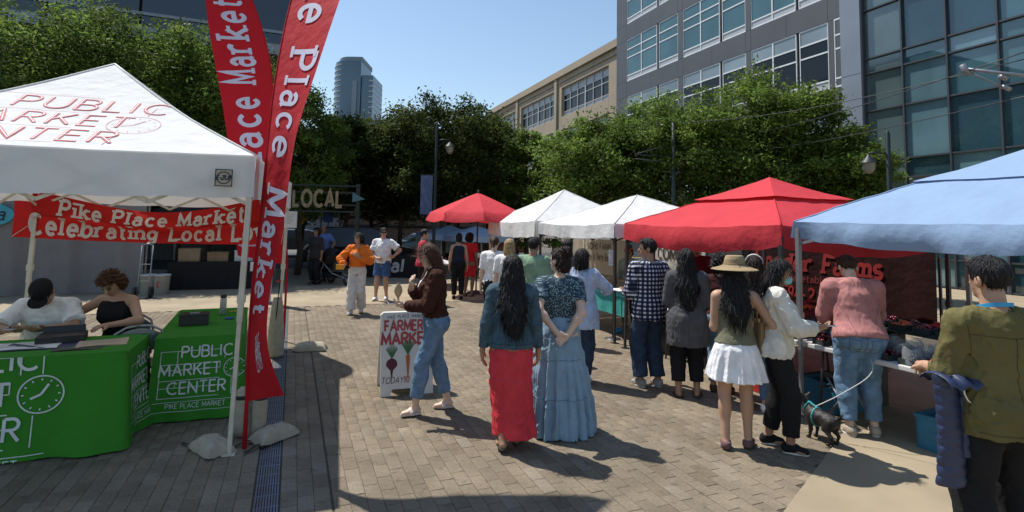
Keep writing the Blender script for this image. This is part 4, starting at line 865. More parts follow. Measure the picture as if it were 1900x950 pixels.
# black stall in the shade behind the information tent, and a grey sidewall beside it
tent('canopy_tent', 'black canopy of the shaded stall behind the information tables', -1.95, 18.4, 3.0, 3.0, 2.15, 2.7, .3, m_darkc, m_leg_g, seed=30)
sw = thing('tent_sidewall', 'grey fabric tent sidewall hanging behind the two seated people', 'sidewall', W(-5.2, 16.5), ST)
m_gw = cloth('sidewall_grey', (.20, .195, .195), .05); b = MB()
b.grid(lambda i, j: Vector((-3.4+5.1*i, .05*math.sin(i*26)+.03*math.sin(i*61+j)+.07*math.sin(i*11), .02+2.6*j)), 110, 6); b.build('curtain', m_gw, sw)
b = MB()
for x in (-1.6, 1.72): b.bar((x, .1, 0), (x, .1, 2.6), .04)
b.build('pole', m_leg_g, sw)
ts = thing('teal_sign', 'teal oval sign with dark script pinned on grey sidewall', 'sign', W(-5.2, 16.3), ST); b = MB()
b.add([Vector((-1.55+.62*math.cos(a), 0, 1.93+.3*math.sin(a))) for a in [2*math.pi*i/24 for i in range(24)]]+[Vector((-1.55+.62*math.cos(a), .04, 1.93+.3*math.sin(a))) for a in [2*math.pi*i/24 for i in range(24)]], [tuple(range(24)), tuple(range(47, 23, -1))]+[(i, (i+1) % 24, 24+(i+1) % 24, 24+i) for i in range(24)]); b.build('board', mat('teal_paint', (.05, .32, .42), .6), ts)
b = MB(); text(b, 'ana', .3, .14, plane_map((-1.42, -.003, 1.80), (1, 0, 0), (0, 0, 1)), 0, 0, italic=.25); b.build('lettering', mat('dark_ink', (.02, .03, .06), .7), ts)

# ------------------------------------------------------------------ red umbrella
um = thing('market_umbrella', 'red eight sided market umbrella on black pole', 'umbrella', AT(886, 420, 15.2)*1, R(10)); um.location.z = 0
b = MB(); n = 8; Rr = 1.45
for k in range(n):
    a0, a1 = 2*math.pi*k/n, 2*math.pi*(k+1)/n
    def uf(i, j):
        r = .03+j*(Rr-.03); a = a0+(a1-a0)*i; ch = math.cos(math.pi/n)/math.cos(a-(a0+a1)/2); rr_ = r*(1-(1-ch)*1.0)
        return Vector((rr_*math.cos(a), rr_*math.sin(a), 2.80-.62*j**1.05-.10*math.sin(math.pi*i)*j*j*.6-.18*max(0, j-.93)/.07*.9+.12*math.sin(math.pi*j)*.0))
    b.grid(uf, 5, 12)
b.build('canopy', m_redc, um); b = MB()
for k in range(n): a = 2*math.pi*k/n; b.tube([(0.02*math.cos(a), .02*math.sin(a), 2.76), (Rr*.97*math.cos(a), Rr*.97*math.sin(a), 2.17)], .008, 5); b.tube([(0, 0, 2.25), (.7*math.cos(a), .7*math.sin(a), 2.46)], .006, 5)
b.build('rib', m_leg_d, um); b = MB(); b.tube([(0, 0, 0), (0, 0, 2.84)], .022, 10); b.lathe((0, 0, 2.82), [(0, .07), (.03, .05), (.04, .0), (.03, -.02)], 12); b.build('pole', m_leg_d, um)
b = MB(); b.lathe((0, 0, 0), [(.0, .09), (.05, .09), (.25, .05), (.27, 0)], 20); b.build('base', m_leg_d, um)

# ------------------------------------------------------------------ feather flags
m_flag = cloth('flag_red', (.46, .012, .02), .1); m_fl_w = mat('flag_white', (.62, .60, .72), .8, .05, trans=.1)
def spl(tab, t):
    x = t*(len(tab)-1); i = min(int(x), len(tab)-2); f = x-i; p = [Vector(tab[max(0, min(len(tab)-1, i+k))]) for k in (-1, 0, 1, 2)]
    return .5*((2*p[1])+(p[2]-p[0])*f+(2*p[0]-5*p[1]+4*p[2]-p[3])*f*f+(3*p[1]-p[0]-3*p[2]+p[3])*f**3)
def feather(name, label, pole, free, letters, z_top, lift_sign, ripple=.03):
    t = thing(name, label, 'flag', (pole[0].x, pole[0].y, 0), 0, 'red feather flags'); o = Vector((pole[0].x, pole[0].y, 0)); pole = [p-o for p in pole]; free = [p-o for p in free]
    def S(i, j):
        a, c = spl(pole, j), spl(free, j); p = a.lerp(c, i); return p+Vector((.3, 1, 0))*ripple*math.sin(i*5+j*9)*i
    b = MB(); b.grid(lambda i, j: S(i, j), 14, 60); fl = b.build('sail', m_flag, t)
    b = MB(); b.tube([Vector((0, 0, .02))]+[spl(pole, i/24)+Vector((0, .0, 0)) for i in range(25)], [.02]+[.016-.009*i/24 for i in range(25)], 8); b.build('pole', m_flag, t)
    def fm(x, y, l):                                   # x along the flag (0..1), y across (0..1)
        p = S(y, x); e = .01; n = (S(min(y+e, 1), x)-S(max(y-e, 0), x)).cross(S(y, min(x+e, 1))-S(y, max(x-e, 0))).normalized()
        if n.dot(cam_dir(p+o)) > 0: n = -n
        return p+n*(.006+l)
    for wr_ in letters: b = MB(); wr_(b, fm); b.build('lettering', m_fl_w, fl)
    return t
def cam_dir(p): return p-Vector((0, 0, CH))
def txt_on_flag(b, s_, x0, size_x, size_y, ymid, fm, up=True, th_=.15, wide=1.):
    """writes along the flag; up: reads from the bottom to the top"""
    g = (lambda x, y, l: fm(x0+x*size_x, ymid+(y-.4)*size_y, l)) if up else (lambda x, y, l: fm(x0-x*size_x, ymid+(y-.4)*size_y, l))
    text(b, s_, 1, th_, g, 0, 0, slab=True, sp=.34, seg=.16, align='l', wide=wide)
# flag at the back right leg of the tent
D1 = 8.75
p1 = [AT(x, y, d) for x, y, d in ((533, 492, D1), (530, 430, D1), (516, 330, D1), (508, 200, D1), (500, 110, D1), (472, 10, D1), (430, -75, D1), (392, -128, D1))]
f1 = [AT(x, y, d) for x, y, d in ((444, 474, D1-.25), (438, 440, D1-.2), (428, 330, D1-.3), (412, 200, D1-.2), (399, 110, D1-.15), (384, 5, D1-.1), (378, -75, D1), (390, -128, D1))]
let1 = [lambda b, fm: txt_on_flag(b, 'Pike', .10, .0455, .60, .54, fm, True, .17), lambda b, fm: txt_on_flag(b, 'Place', .285, .0455, .60, .54, fm, True, .17), lambda b, fm: txt_on_flag(b, 'Market', .50, .0455, .60, .54, fm, True, .17)]
for k, s_ in enumerate(('PUBLIC', 'MARKET', 'CENTER')): let1.append(lambda b, fm, k=k, s_=s_: text(b, s_, .12, .14, lambda x, y, l: fm(.04+y*.16, .40-x*.8, l), 0, (.24, .1, -.05)[k], wide=.75))
feather('feather_flag', 'red feather flag with upright white lettering behind the white tent corner', p1, f1, let1, 5, 1)
# flag on the front right leg, bent over by the wind
p2 = [AT(x, y, d) for x, y, d in ((458, 745, 4.62), (461, 650, 4.64), (470, 520, 4.68), (484, 400, 4.72), (499, 250, 4.78), (514, 130, 4.95), (543, -10, 5.3), (585, -130, 5.62), (650, -215, 5.85))]
f2 = [AT(x, y, d) for x, y, d in ((530, 732, 4.5), (497, 640, 4.42), (500, 530, 4.48), (524, 410, 4.42), (548, 260, 4.38), (590, 130, 4.5), (636, -10, 4.8), (672, -120, 5.22), (676, -218, 5.8))]
let2 = [lambda b, fm: txt_on_flag(b, 'Pike', .845, .045, .62, .52, fm, False, .16, 1.1), lambda b, fm: txt_on_flag(b, 'Place', .655, .045, .62, .52, fm, False, .16, 1.1), lambda b, fm: txt_on_flag(b, 'Market', .42, .042, .7, .52, fm, False, .18, 1.1)]
for k, s_ in enumerate(('PUBLIC', 'MARKET', 'CENTER')): let2.append(lambda b, fm, k=k, s_=s_: text(b, s_, .085, .14, lambda x, y, l: fm(.10+y*.35+x*.03, .55+x*.9, l), 0, (.06, -.0, -.06)[k], wide=.85))
feather('feather_flag', 'red feather flag bent by wind on the front leg of the white tent', p2, f2, let2, 5, -1, .02)

# ------------------------------------------------------------------ red banner tied across the back of the white tent
bn = thing('banner', 'sagging red banner with white slab lettering tied across the white tent', 'banner', W(-1.62, 8.58), ST+R(-4.5))
def ban(i, j):
    e = -1+2*i; top = 2.29-.27*(1-abs(e)**2.2)+.03*math.sin(i*9); bot = 1.64-.03*(1-e*e)-.07*i
    j2 = j; return Vector((e*1.58-.10, .02+.07*math.sin(j*math.pi)*(1-e*e)*(-1 if j > .45 else .6)+.03*math.sin(i*21+j*5)*(1-abs(e)*.5), bot+(top-bot)*j2))
b = MB(); b.grid(ban, 60, 16); bs_ = b.build('cloth', cloth('banner_red', (.50, .018, .016), .12), bn)
def banf(x, y, l): 
    e = .004; p = ban(min(max(x/3.16+.5, 0), 1), min(max(y, 0), 1)); return p+Vector((0, -.012-l, 0))
m_bw = mat('banner_white', (.74, .70, .66), .8, .06, trans=.2)
words('Pike Place Market', .42, .21, lambda x, y, l: banf(x, .55+y*.88, l), .0, 0, m_bw, bs_, slab=True, sp=.32, wide=.39, seg=.15); words('Celebrating Local Love', .46, .21, lambda x, y, l: banf(x, .10+y*.88, l), .04, 0, m_bw, bs_, slab=True, sp=.30, wide=.38, seg=.15)
b = MB()
for x in (-1.46, 1.46): b.tube([ban((x/1.46+1)/2, 1), Vector((x*1.035, 0, 2.24))], .004, 5); b.tube([ban((x/1.46+1)/2, 0), Vector((x*1.035, 0, 1.78))], .004, 5)
b.build('tie_cord', m_leg_w, bn)
nt_ = thing('paper_notice', 'white paper notice taped on the back leg of the white tent', 'notice', W(-.09, 8.50), ST); b = MB(); b.box((.06, -.03, 1.93), (.17, .004, .24)); b.build('sheet', mat('paper', (.72, .72, .7), .8, .03), nt_)
b = MB(); fm = plane_map((.06, -.034, 1.93), (1, 0, 0), (0, 0, 1))
for k in range(6): ribbon(b, [(-.06, .07-k*.025), (.05-.02*(k % 3), .07-k*.025)], .004, fm, .001)
b.build('print', mat('grey_ink', (.25, .25, .25), .8), nt_)

# ------------------------------------------------------------------ green table cloths with the market emblem
m_green = cloth('cloth_green', (.045, .25, .025), .1); m_lwhite = mat('emblem_white', (.62, .66, .64), .85, .1)
def emblem(b, fm, sc, sp=1.):
    f = lambda x, y, l: fm(x*sc, y*sc, l)
    text(b, 'PUBLIC', .17, .14, f, .12, .30, wide=.95, sp=.22, lift=.002); text(b, 'MARKET', .17, .14, f, -.10, .03, wide=.95, sp=.22, lift=.002); text(b, 'CENTER', .17, .14, f, .0, -.24, wide=.95, sp=.22, lift=.002)
    clock(b, .50, .10, .145, .011, f, .001)
    for y in (.40, .20, .115, -.04, -.15, -.30): ribbon(b, [(-.50+.1*i, y) for i in range(9)], .009, f, 0)
    for x, y0, y1 in ((-.5, -.30, .40), (-.28, .2, .40), (.36, .4, .26), (.5, .4, .26), (.46, -.06, -.30), (-.3, -.04, -.15), (.3, .2, .115)): ribbon(b, [(x, y0), (x, (y0+y1)/2), (x, y1)], .009, f, .0005)
    for y in (-.36, -.50): ribbon(b, [(-.55+.11*i, y) for i in range(11)], .007, f, 0)
    text(b, 'PIKE PLACE MARKET', .07, .12, f, 0, -.455, wide=.9, sp=.2, lift=.002)
def draped_table(label, v, u, lx, ly, z, emb, seed, rot=0, fl=.05):
    """fitted cloth over a trestle table; lx across (v), ly along (u)"""
    t = thing('tablecloth', label, 'tablecloth', W(v, u), ST+rot, 'green draped tables'); rr = random.Random(seed); a, c = lx/2, ly/2; ph = rr.uniform(0, 6)
    def per(s_):                                         # perimeter point and normal of a rounded rectangle
        L = 2*(lx+ly); d = s_*L
        for (p, q, l) in (((-a, -c), (1, 0), lx), ((a, -c), (0, 1), ly), ((a, c), (-1, 0), lx), ((-a, c), (0, -1), ly)):
            if d <= l+1e-6: return Vector((p[0]+q[0]*d, p[1]+q[1]*d, 0)), Vector((q[1], -q[0], 0)), min(d, l-d)
            d -= l
        return Vector((-a, -c, 0)), Vector((0, -1, 0)), 0
    def side(i, j):
        p, n, e = per(i); k = j*j*(fl*(1+.0)+.03*math.sin(i*40+ph)+.018*math.sin(i*83+ph)); cn = max(0, 1-e/.16)
        cdir = Vector((p.x/a, p.y/c, 0)).normalized() if cn > 0 else n
        return p+n*k*(1-cn*.6)+cdir*cn*(j*.055-.012)+Vector((0, 0, z-(z-.015)*j-.006*(1-cn)*(1-j)*0))
    b = MB(); b.grid(side, 160, 12); b.grid(lambda i, j: Vector((-a+lx*i, -c+ly*j, z+.0015*math.sin(i*11+ph)*math.sin(j*9)-(.012 if (i in (0, 1) and j in (0, 1)) else 0))), 16, 16)
    cl = b.build('cloth', m_green, t)
    def side_map(s0, w):
        def f(x, y, l):
            i = s0+x/(2*(lx+ly)); j = min(max((z-.40-y)/z, 0), 1); p = side(i % 1, j); _, n, _ = per(i % 1); return p+n*(.008+l)
        return f
    for s0, w, sc in emb: b = MB(); emblem(b, side_map(s0, w), sc); b.build('emblem', m_lwhite, cl)
    return t
L1 = 2*(1.83+.76); draped_table('green cloth draped table with papers in front of the two seated people', -2.13, 5.82, 1.83, .76, .80, ((.77/L1, 1.83, 1.0), ((1.83+.40)/L1, .76, .62)), 4)
L2 = 2*(.76+1.83); draped_table('green cloth draped table with cash box set end on to us', -.82, 6.95, .76, 1.83, .78, ((.375/L2, .76, .62), ((.76+.75)/L2, 1.83, .85)), 5, R(3))
def paperthing(label, v, u, z, w, l, rot, c, ink=None, cat='paper', name='paper_sheet', group='papers on the green table'):
    t = thing(name, label, cat, W(v, u, z), ST+rot, group); b = MB(); b.grid(lambda i, j: Vector((w*(i-.5), l*(j-.5), .006+.006*math.sin(i*4+j*3))), 6, 6); b.box((0, 0, .002), (w*.98, l*.98, .004)); b.build('sheet', c, t)
    if ink:
        b = MB(); fm = lambda x, y, l_: Vector((x, y, .0145+l_))
        for k in range(ink): ribbon(b, [(-w*.4, l*.36-k*l*.75/ink), (w*.36-(k % 3)*.03, l*.36-k*l*.75/ink)], .006, fm, 0)
        b.build('print', mat('grey_ink', (.25, .25, .25), .8), t)
    return t
mp_ = mat('paper', (.72, .72, .7), .8, .03)
paperthing('white sign up sheet nearest the tent leg side on the green table', -2.62, 5.82, .80, .34, .46, R(-62), mp_, 9); paperthing('white printed sheets in the middle of the green table', -2.05, 5.88, .80, .46, .34, R(8), mp_, 7)
paperthing('dark blue folder under the printed sheets', -1.93, 5.86, .797, .5, .36, R(3), mat('folder_blue', (.03, .035, .09), .5), 0, 'folder', 'folder')
paperthing('tan leaflet with coloured picture at the corner of the green table', -1.50, 5.84, .80, .36, .3, R(10), mat('leaflet', (.5, .4, .28), .6), 3); paperthing('black and tan strip leaflet at the front of the green table', -1.62, 5.62, .80, .34, .09, R(6), mat('leaflet_dark', (.06, .055, .05), .5), 1)
def small(name, label, cat, v, u, z, rot, *parts, group=None):
    t = thing(name, label, cat, W(v, u, z), ST+R(rot), group)
    for nm, b, m in parts: b.build(nm, m, t, None, None, .004 if nm in ('body', 'lid', 'box') else 0)
    return t
b1 = MB(); b1.box((0, 0, .05), (.27, .19, .10)); b2 = MB(); b2.box((0, 0, .108), (.275, .195, .014)); b3 = MB(); b3.box((0, 0, .12), (.09, .02, .012))
m_blackp = mat('black_plastic', (.02, .021, .024), .4, .1)
small('cash_box', 'black cash box on the end on green table', 'box', -.93, 6.72, .785, 4, ('body', b1, m_blackp), ('lid', b2, m_blackp), ('handle', b3, m_leg_g))
b1 = MB()
for x in (-.035, .035): b1.lathe((x, 0, .025), [(0, .004), (.02, .004), (.028, 0), (.02, -.004), (0, -.004)], 12)
b1.box((0, 0, .028), (.02, .006, .006)); b1.bar((-.06, 0, .03), (-.065, .12, .02), .005); b1.bar((.06, 0, .03), (.065, .12, .02), .005)
small('sunglasses', 'black sunglasses lying behind the cash box', 'sunglasses', -.98, 7.35, .79, 0, ('frame', b1, m_blackp))
b1 = MB(); b1.lathe((0, 0, 0), [(0, 0), (.035, 0), (.036, .18), (.03, .195)], 18); b2 = MB(); b2.lathe((0, 0, .195), [(.032, 0), (.034, .01), (.034, .035), (0, .04)], 18)
small('tumbler', 'patterned white tumbler with dark lid on the green table', 'tumbler', -.72, 7.30, .785, 0, ('cup', b1, mat('tumbler_print', (.42, .42, .4), .5, .7, 60)), ('lid', b2, m_blackp))
b1 = MB(); b1.lathe((0, 0, 0), [(0, .0), (.045, .0), (.048, .01), (.02, .018), (0, .018)], 18); small('jar_lid', 'round blue lid on the green table', 'lid', -.62, 6.98, .785, 0, ('disc', b1, mat('blue_plastic', (.02, .08, .3), .4)))
b1 = MB(); b1.tube([(.05*math.cos(a)+.02*math.sin(3*a), .03*math.sin(a), .012) for a in [i*.4 for i in range(15)]], .006, 6); small('keyring', 'yellow cord loop by the tumbler', 'cord', -.60, 7.45, .787, 0, ('loop', b1, mat('yellow_cord', (.5, .33, .03), .6)))
b1 = MB(); b1.box((0, 0, .03), (.34, .24, .06)); b2 = MB(); b2.box((.0, .11, .075), (.30, .02, .08), Matrix.Rotation(R(-20), 3, 'X')); small('open_bag', 'black open bag on the green table before the seated woman', 'bag', -1.86, 6.05, .80, 10, ('body', b1, m_blackp), ('flap', b2, m_blackp))
# folding chairs of the two seated people
def chair(label, v, u, rot):
    t = thing('folding_chair', label, 'chair', W(v, u), ST+R(rot), 'folding chairs'); b = MB(); b.box((0, 0, .44), (.40, .40, .03)); b.build('seat', m_leg_g, t, None, None, .01)
    b = MB(); b.grid(lambda i, j: Vector((-.2+.4*i, -.235-.03*math.sin(math.pi*i), .62+.22*j*(1-.35*(2*i-1)**2))), 10, 4); b.build('backrest', m_leg_g, t)
    for sx in (-1, 1):
        b = MB(); b.tube([(sx*.21, -.24, .44), (sx*.215, -.25, .70), (sx*.19, -.255, .80), (sx*.1, -.26, .855), (0, -.26, .865)], .012, 7); b.build('back_tube', m_leg_g, t)
        for y0, y1 in ((.18, -.22), (-.20, .22)): b = MB(); b.tube([(sx*.205, y0, .44), (sx*.205, y1, .0)], .011, 7); b.build('leg', m_leg_g, t)
    return t
chair('grey folding chair of the seated woman in black', -1.62, 6.82, 170); chair('grey folding chair of the seated man in the white tee shirt', -2.2, 6.84, 180); chair('empty grey folding chair right of the seated woman', -1.42, 6.52, 20)

# ------------------------------------------------------------------ sandbags
m_sand = mat('canvas_sand', (.38, .34, .26), .9, .12, 14, .5, 60, dist=.006); m_strap = mat('black_strap', (.025, .025, .028), .8)
def sandbag(label, pos, rz, l=.36, w=.24, hgt=.11, upright=0, tail=True):
    t = thing('sandbag', label, 'sandbag', pos, rz, 'canvas sandbags'); b = MB(); n = 24
    def top(i, j):
        x, y = 2*i-1, 2*j-1; e = max(abs(x), abs(y)); puff = max(0, (1-abs(x)**4)*(1-abs(y)**4))**.55
        k = 1-.10*(1-max(abs(x), abs(y))**2)*0; return Vector((x*l/2*(1-.10*(1-y*y)), y*w/2*(1-.13*(1-x*x)), hgt*.07+hgt*.93*puff+(.006*math.sin(7*x+5*y)+.005*math.sin(13*y-9*x))*(1-e*.6)+.02*(abs(x*y))**3))
    b.grid(top, n, n); b.grid(lambda i, j: Vector((top(1-i, j).x, top(1-i, j).y, .004+.1*hgt*(1-abs(2*i-1)**3)*0+(.06*hgt if max(abs(2*i-1), abs(2*j-1)) > .97 else 0))), n, n)
    o = b.build('bag', m_sand, t)
    if upright: o.rotation_euler = (0, R(-90+6), 0); o.location = (0, 0, l/2+.0)
    if tail and not upright:
        for sy in (-1, 1): b = MB(); b.grid(lambda i, j: Vector((-l*.42-.18*i, sy*w*.3+.03*(j-.5)+.03*i*sy, .02+.02*math.sin(i*5)*(1-i))), 8, 1); b.build('strap', m_strap, t)
    return t
fr = G(447, 822); sandbag('plump canvas sandbag lying toward us at the front tent leg', G(402, 838)+Vector((-.04, .0, 0)), R(-38), .36, .24, .12); sandbag('canvas sandbag lying on the drain grate at the front tent leg', G(500, 818)+Vector((.02, .04, 0)), R(58), .38, .22, .115)
for lab, dx in (('upright canvas weight strapped left of the front tent leg', -.07), ('upright canvas weight strapped right of the front tent leg', .09)):
    t = thing('tent_weight', lab, 'tent weight', Vector((fr.x+dx, fr.y+.13, 0)), ST, 'upright tent weights'); b = MB(); b.lathe((0, 0, 0), [(0, .005), (.045, .01), (.058, .06), (.06, .3), (.05, .40), (.02, .43), (0, .43)], 16); b.build('sleeve', m_sand, t); b = MB(); b.lathe((0, 0, .33), [(.06, 0), (.062, .03), (.058, .035)], 16); b.build('strap', m_strap, t)
br = W(-.11, 8.52); t = thing('sandbag', 'tall canvas sandbag hanging on the back tent leg', 'sandbag', br+Vector((.0, -.1, 0)), ST+R(8), 'canvas sandbags')
b = MB(); b.grid(lambda i, j: Vector(((.055+.065*(1-j)**.6)*math.cos(i*2*math.pi), (.045+.05*(1-j)**.6)*math.sin(i*2*math.pi)*(1+.1*math.sin(i*20)), .02+.80*j)), 24, 14); b.lathe((0, 0, 0), [(0, .0), (.1, .0), (.11, .03)], 20); b.build('bag', m_sand, t); b = MB(); b.tube([(-.02, -.07, .52), (-.01, -.08, .68), (.0, -.05, .86), (.015, -.03, 1.02)], .007, 6); b.build('strap', m_strap, t); b = MB(); b.lathe((0, 0, 1.04), [(.03, 0), (.034, .01), (.03, .02)], 10); b.build('clip', mat('red_plastic', (.5, .02, .02), .4), t)
sandbag('canvas sandbag slumped on the paving by the back tent leg', G(575, 650)+Vector((.0, .0, 0)), R(12), .50, .26, .12)

# ------------------------------------------------------------------ A-frame market sign
m_signw = mat('sign_white', (.66, .65, .61), .55, .07, 5)
sL, sR = G(705, 737), G(803, 729); sdv = (sR-sL); sdv.z = 0; sgn = thing('sandwich_board', 'white folding sandwich board with vegetable pictures and market lettering', 'sign board', (sL+sR)/2+Vector((-sdv.y, sdv.x, 0)).normalized()*.0, math.atan2(sdv.y, sdv.x))
SW_, SH_ = sdv.length, .90; lean = R(13)
def board(sgny):
    b = MB(); rot = Matrix.Rotation(-lean*sgny, 3, 'X'); o = Vector((0, 0 if sgny > 0 else .46, 0)); T = lambda x, y, z: o+rot @ Vector((x, y, z))
    poly = [(-SW_/2, 0), (-SW_/2+.10, 0), (-SW_/2+.13, .07), (SW_/2-.13, .07), (SW_/2-.10, 0), (SW_/2, 0), (SW_/2, SH_-.03), (SW_/2-.03, SH_), (-SW_/2+.03, SH_), (-SW_/2, SH_-.03)]; n = len(poly)
    b.add([T(x, -.015, z) for x, z in poly]+[T(x, .015, z) for x, z in poly], [tuple(range(n)), tuple(range(2*n-1, n-1, -1))]+[(i, n+i, n+(i+1) % n, (i+1) % n) for i in range(n)]); b.build('panel', m_signw, sgn); return T
T = board(1); board(-1); b = MB(); b.tube([(-.12, .22, .935), (-.09, .22, .975), (.09, .22, .975), (.12, .22, .935)], .012, 7); b.build('handle', m_signw, sgn)
fm = lambda x, y, l: T(x, -.017-l, y)
b = MB(); text(b, 'FARMERS', .11, .24, fm, 0, .695, wide=.82, sp=.2); b.build('lettering', mat('sign_red', (.42, .07, .07), .7), sgn); b = MB(); text(b, 'MARKET', .125, .24, fm, .0, .545, wide=.92, sp=.2); b.build('lettering', mat('sign_red', (.42, .07, .07), .7), sgn)
words('PIKE PLACE MARKET', .036, .15, lambda x, y, l: fm(x, y+.02*(1-(x/.25)**2), l), 0, .82, mat('sign_ink', (.09, .08, .075), .7), sgn, wide=.85, sp=.3); b = MB(); text(b, 'TODAY!', .062, .13, fm, -.155, .135, wide=.85, sp=.24, italic=.2); b.build('lettering', mat('sign_ink', (.09, .08, .075), .7), sgn)
b = MB(); text(b, '10 AM-2', .066, .14, fm, -.03, .135, wide=.8, sp=.22, align='l'); b.build('lettering', mat('sign_red', (.42, .07, .07), .7), sgn)
def blob(b, cx, cy, prof, lift): b.add([fm(cx+x, cy+y, lift) for x, y in prof], [tuple(range(len(prof)))])
bt, ct, rd, gr = MB(), MB(), MB(), MB()
drop = lambda r, tail: [(r*math.cos(a), r*math.sin(a)) for a in [math.pi*i/10 for i in range(-1, 12)]]+[(-.25*r, -r*1.05), (0, -r-tail), (.25*r, -r*1.05)]
blob(bt, -.17, .335, drop(.062, .12), .001); blob(rd, .19, .335, drop(.038, .05), .001)
blob(ct, .01, .42, [(-.024, .0), (-.02, -.07), (-.006, -.22), (0, -.28), (.006, -.22), (.02, -.07), (.024, 0), (0, .012)], .001)
for cx, cy, n, L, wv in ((-.17, .395, 9, .15, .05), (.01, .43, 11, .17, .035), (.19, .37, 6, .13, .05)):
    for k in range(n):
        a = (k/(n-1)-.5)*1.3; l = L*(1-.35*abs(a)); ribbon(gr, [(cx, cy), (cx+math.sin(a)*l*.5, cy+l*.55), (cx+math.sin(a)*l*.9, cy+l*math.cos(a*.6))], .008+.016*(n == 6), fm, .001+.0004*k)
bt.build('beet_print', mat('beet', (.10, .015, .03), .6), sgn); ct.build('carrot_print', mat('carrot', (.5, .13, .03), .6), sgn); rd.build('radish_print', mat('radish', (.42, .02, .03), .6), sgn); gr.build('leaf_print', mat('print_green', (.06, .16, .05), .7), sgn)
# ------------------------------------------------------------------ stall tables and produce
m_tabw = mat('table_white', (.55, .55, .54), .5, .08, 6)
def table(label, v, u, lu, wv, z=.72, group='stall tables', top=m_tabw):
    t = thing('folding_table', label, 'table', W(v, u), ST, group); b = MB(); b.box((0, 0, z-.02), (wv, lu, .045)); b.build('tabletop', top, t, None, None, .008)
    for sy in (-1, 1):
        for sx in (-1, 1): b = MB(); b.tube([(sx*wv*.4, sy*lu*.42, z-.04), (sx*wv*.42, sy*lu*.44, .0)], .014, 7); b.build('leg', m_leg_d, t)
        b = MB(); b.bar((-wv*.4, sy*lu*.425, .3), (wv*.4, sy*lu*.425, .3), .02); b.build('crossbar', m_leg_d, t)
    return t
table('white edged produce table under the red and blue tents nearest the aisle', 5.48, 3.05, 2.44, .76); table('white edged produce table behind the white jacket woman', 5.48, 5.55, 2.44, .76)
table('produce table at the back under the blue tent', 6.75, 2.6, 2.2, .7, .78); table('small table behind the checked shirt man under the red tent', 5.6, 7.0, .8, .7)
m_cher = mat('cherry', (.13, .008, .018), .2, .5, 40, 0, spec=.7); m_orng = mat('tomato_orange', (.55, .10, .02), .25, .3, 30, 0, spec=.6); m_berr = mat('blackberry', (.02, .012, .025), .3, .4, 40, .2); m_straw = mat('strawberry', (.42, .02, .025), .35, .3, 40, .2)
m_clam = mat('clear_plastic', (.75, .78, .8), .12, .02, 4, .4, 12, alpha=.22, spec=.8); m_tray = mat('tray_dark', (.03, .04, .035), .6); m_trayg = mat('tray_green', (.04, .13, .07), .6)
def fruit_mesh(m, seed, w=.17, l=.13, n=30, r=.017):
    bm = bmesh.new(); rr = random.Random(seed)
    for k in range(n):
        x, y = rr.uniform(-w/2, w/2), rr.uniform(-l/2, l/2); z = .02+.07*(1-(2*x/w)**2*.6)*(1-(2*y/l)**2*.6)*rr.uniform(.5, 1)
        bmesh.ops.create_icosphere(bm, subdivisions=1, radius=r*rr.uniform(.85, 1.15), matrix=Matrix.Translation((x, y, z)))
    me = bpy.data.meshes.new('fruit'); bm.to_mesh(me); bm.free(); me.polygons.foreach_set('use_smooth', [True]*len(me.polygons)); me.materials.append(m); return me
def tray_mesh():
    b = MB(); w, l, hgt = .19, .15, .05
    b.box((0, 0, .004), (w, l, .008))
    for x, y, a, c in ((-w/2, 0, .006, l), (w/2, 0, .006, l), (0, -l/2, w, .006), (0, l/2, w, .006)): b.box((x, y, hgt/2), (a, c, hgt))
    o = b.build('tray', m_tray); me = o.data; bpy.data.objects.remove(o); return me
FM = {k: [fruit_mesh(m, s_+i*7) for s_ in range(3)] for i, (k, m) in enumerate((('cherry', m_cher), ('orange', m_orng), ('berry', m_berr), ('straw', m_straw)))}; TRM = tray_mesh()
def bag_mesh():
    b = MB(); b.grid(lambda i, j: Vector((.105*math.cos(i*6.2832)*(1-.25*j)*(1+.08*math.sin(i*25+j*7)), .085*math.sin(i*6.2832)*(1-.25*j)*(1+.1*math.sin(i*31+j*5)), .01+.14*j+.012*math.sin(i*19)*j)), 18, 5); o = b.build('film', m_clam); me = o.data; bpy.data.objects.remove(o); return me
BGM = bag_mesh(); NAMES = dict(cherry='dark cherries', orange='orange cherry tomatoes', berry='blackberries', straw='red strawberries'); cnt = 0
ORD = 'first second third fourth fifth sixth seventh eighth ninth tenth eleventh twelfth thirteenth fourteenth fifteenth sixteenth seventeenth eighteenth nineteenth twentieth twenty-first twenty-second'.split()
def punnet(kind, v, u, z, where, row, k):
    global cnt; cnt += 1; t = thing('punnet', 'punnet of %s, %s in the %s row on the %s' % (NAMES[kind], ORD[k], ('front', 'middle', 'back')[row], where), 'punnet', W(v, u, z), ST+random.uniform(-.3, .3), 'punnets of %s on the %s' % (NAMES[kind], where)); link('tray', TRM, t); f = link('fruit', random.choice(FM[kind]), t); f['kind'] = 'stuff'
    if random.random() < .6: link('film', BGM, t)
for r_ in range(3):
    for k in range(11):
        u = 1.95+k*.215; kind = ('cherry', 'berry', 'cherry', 'straw')[(k*3+r_) % 4] if k < 6 else ('berry', 'cherry', 'berry')[k % 3]
        punnet(kind, 5.24+r_*.19, u, .723, 'blue tent table', r_, 10-k)
    for k in range(10):
        u = 4.45+k*.215; kind = ('orange', 'straw', 'orange')[(k+r_) % 3] if k < 4 else ('straw', 'cherry')[(k+r_) % 2]
        punnet(kind, 5.24+r_*.19, u, .723, 'red tent table', r_, 9-k)
tier = thing('tiered_shelf', 'raised dark shelf of fruit punnets at the back of the produce tables', 'shelf', W(5.98, 4.1, 0), ST); b = MB(); b.box((0, 0, .90), (.44, 5.0, .025)); b.build('shelf', m_tray, tier)
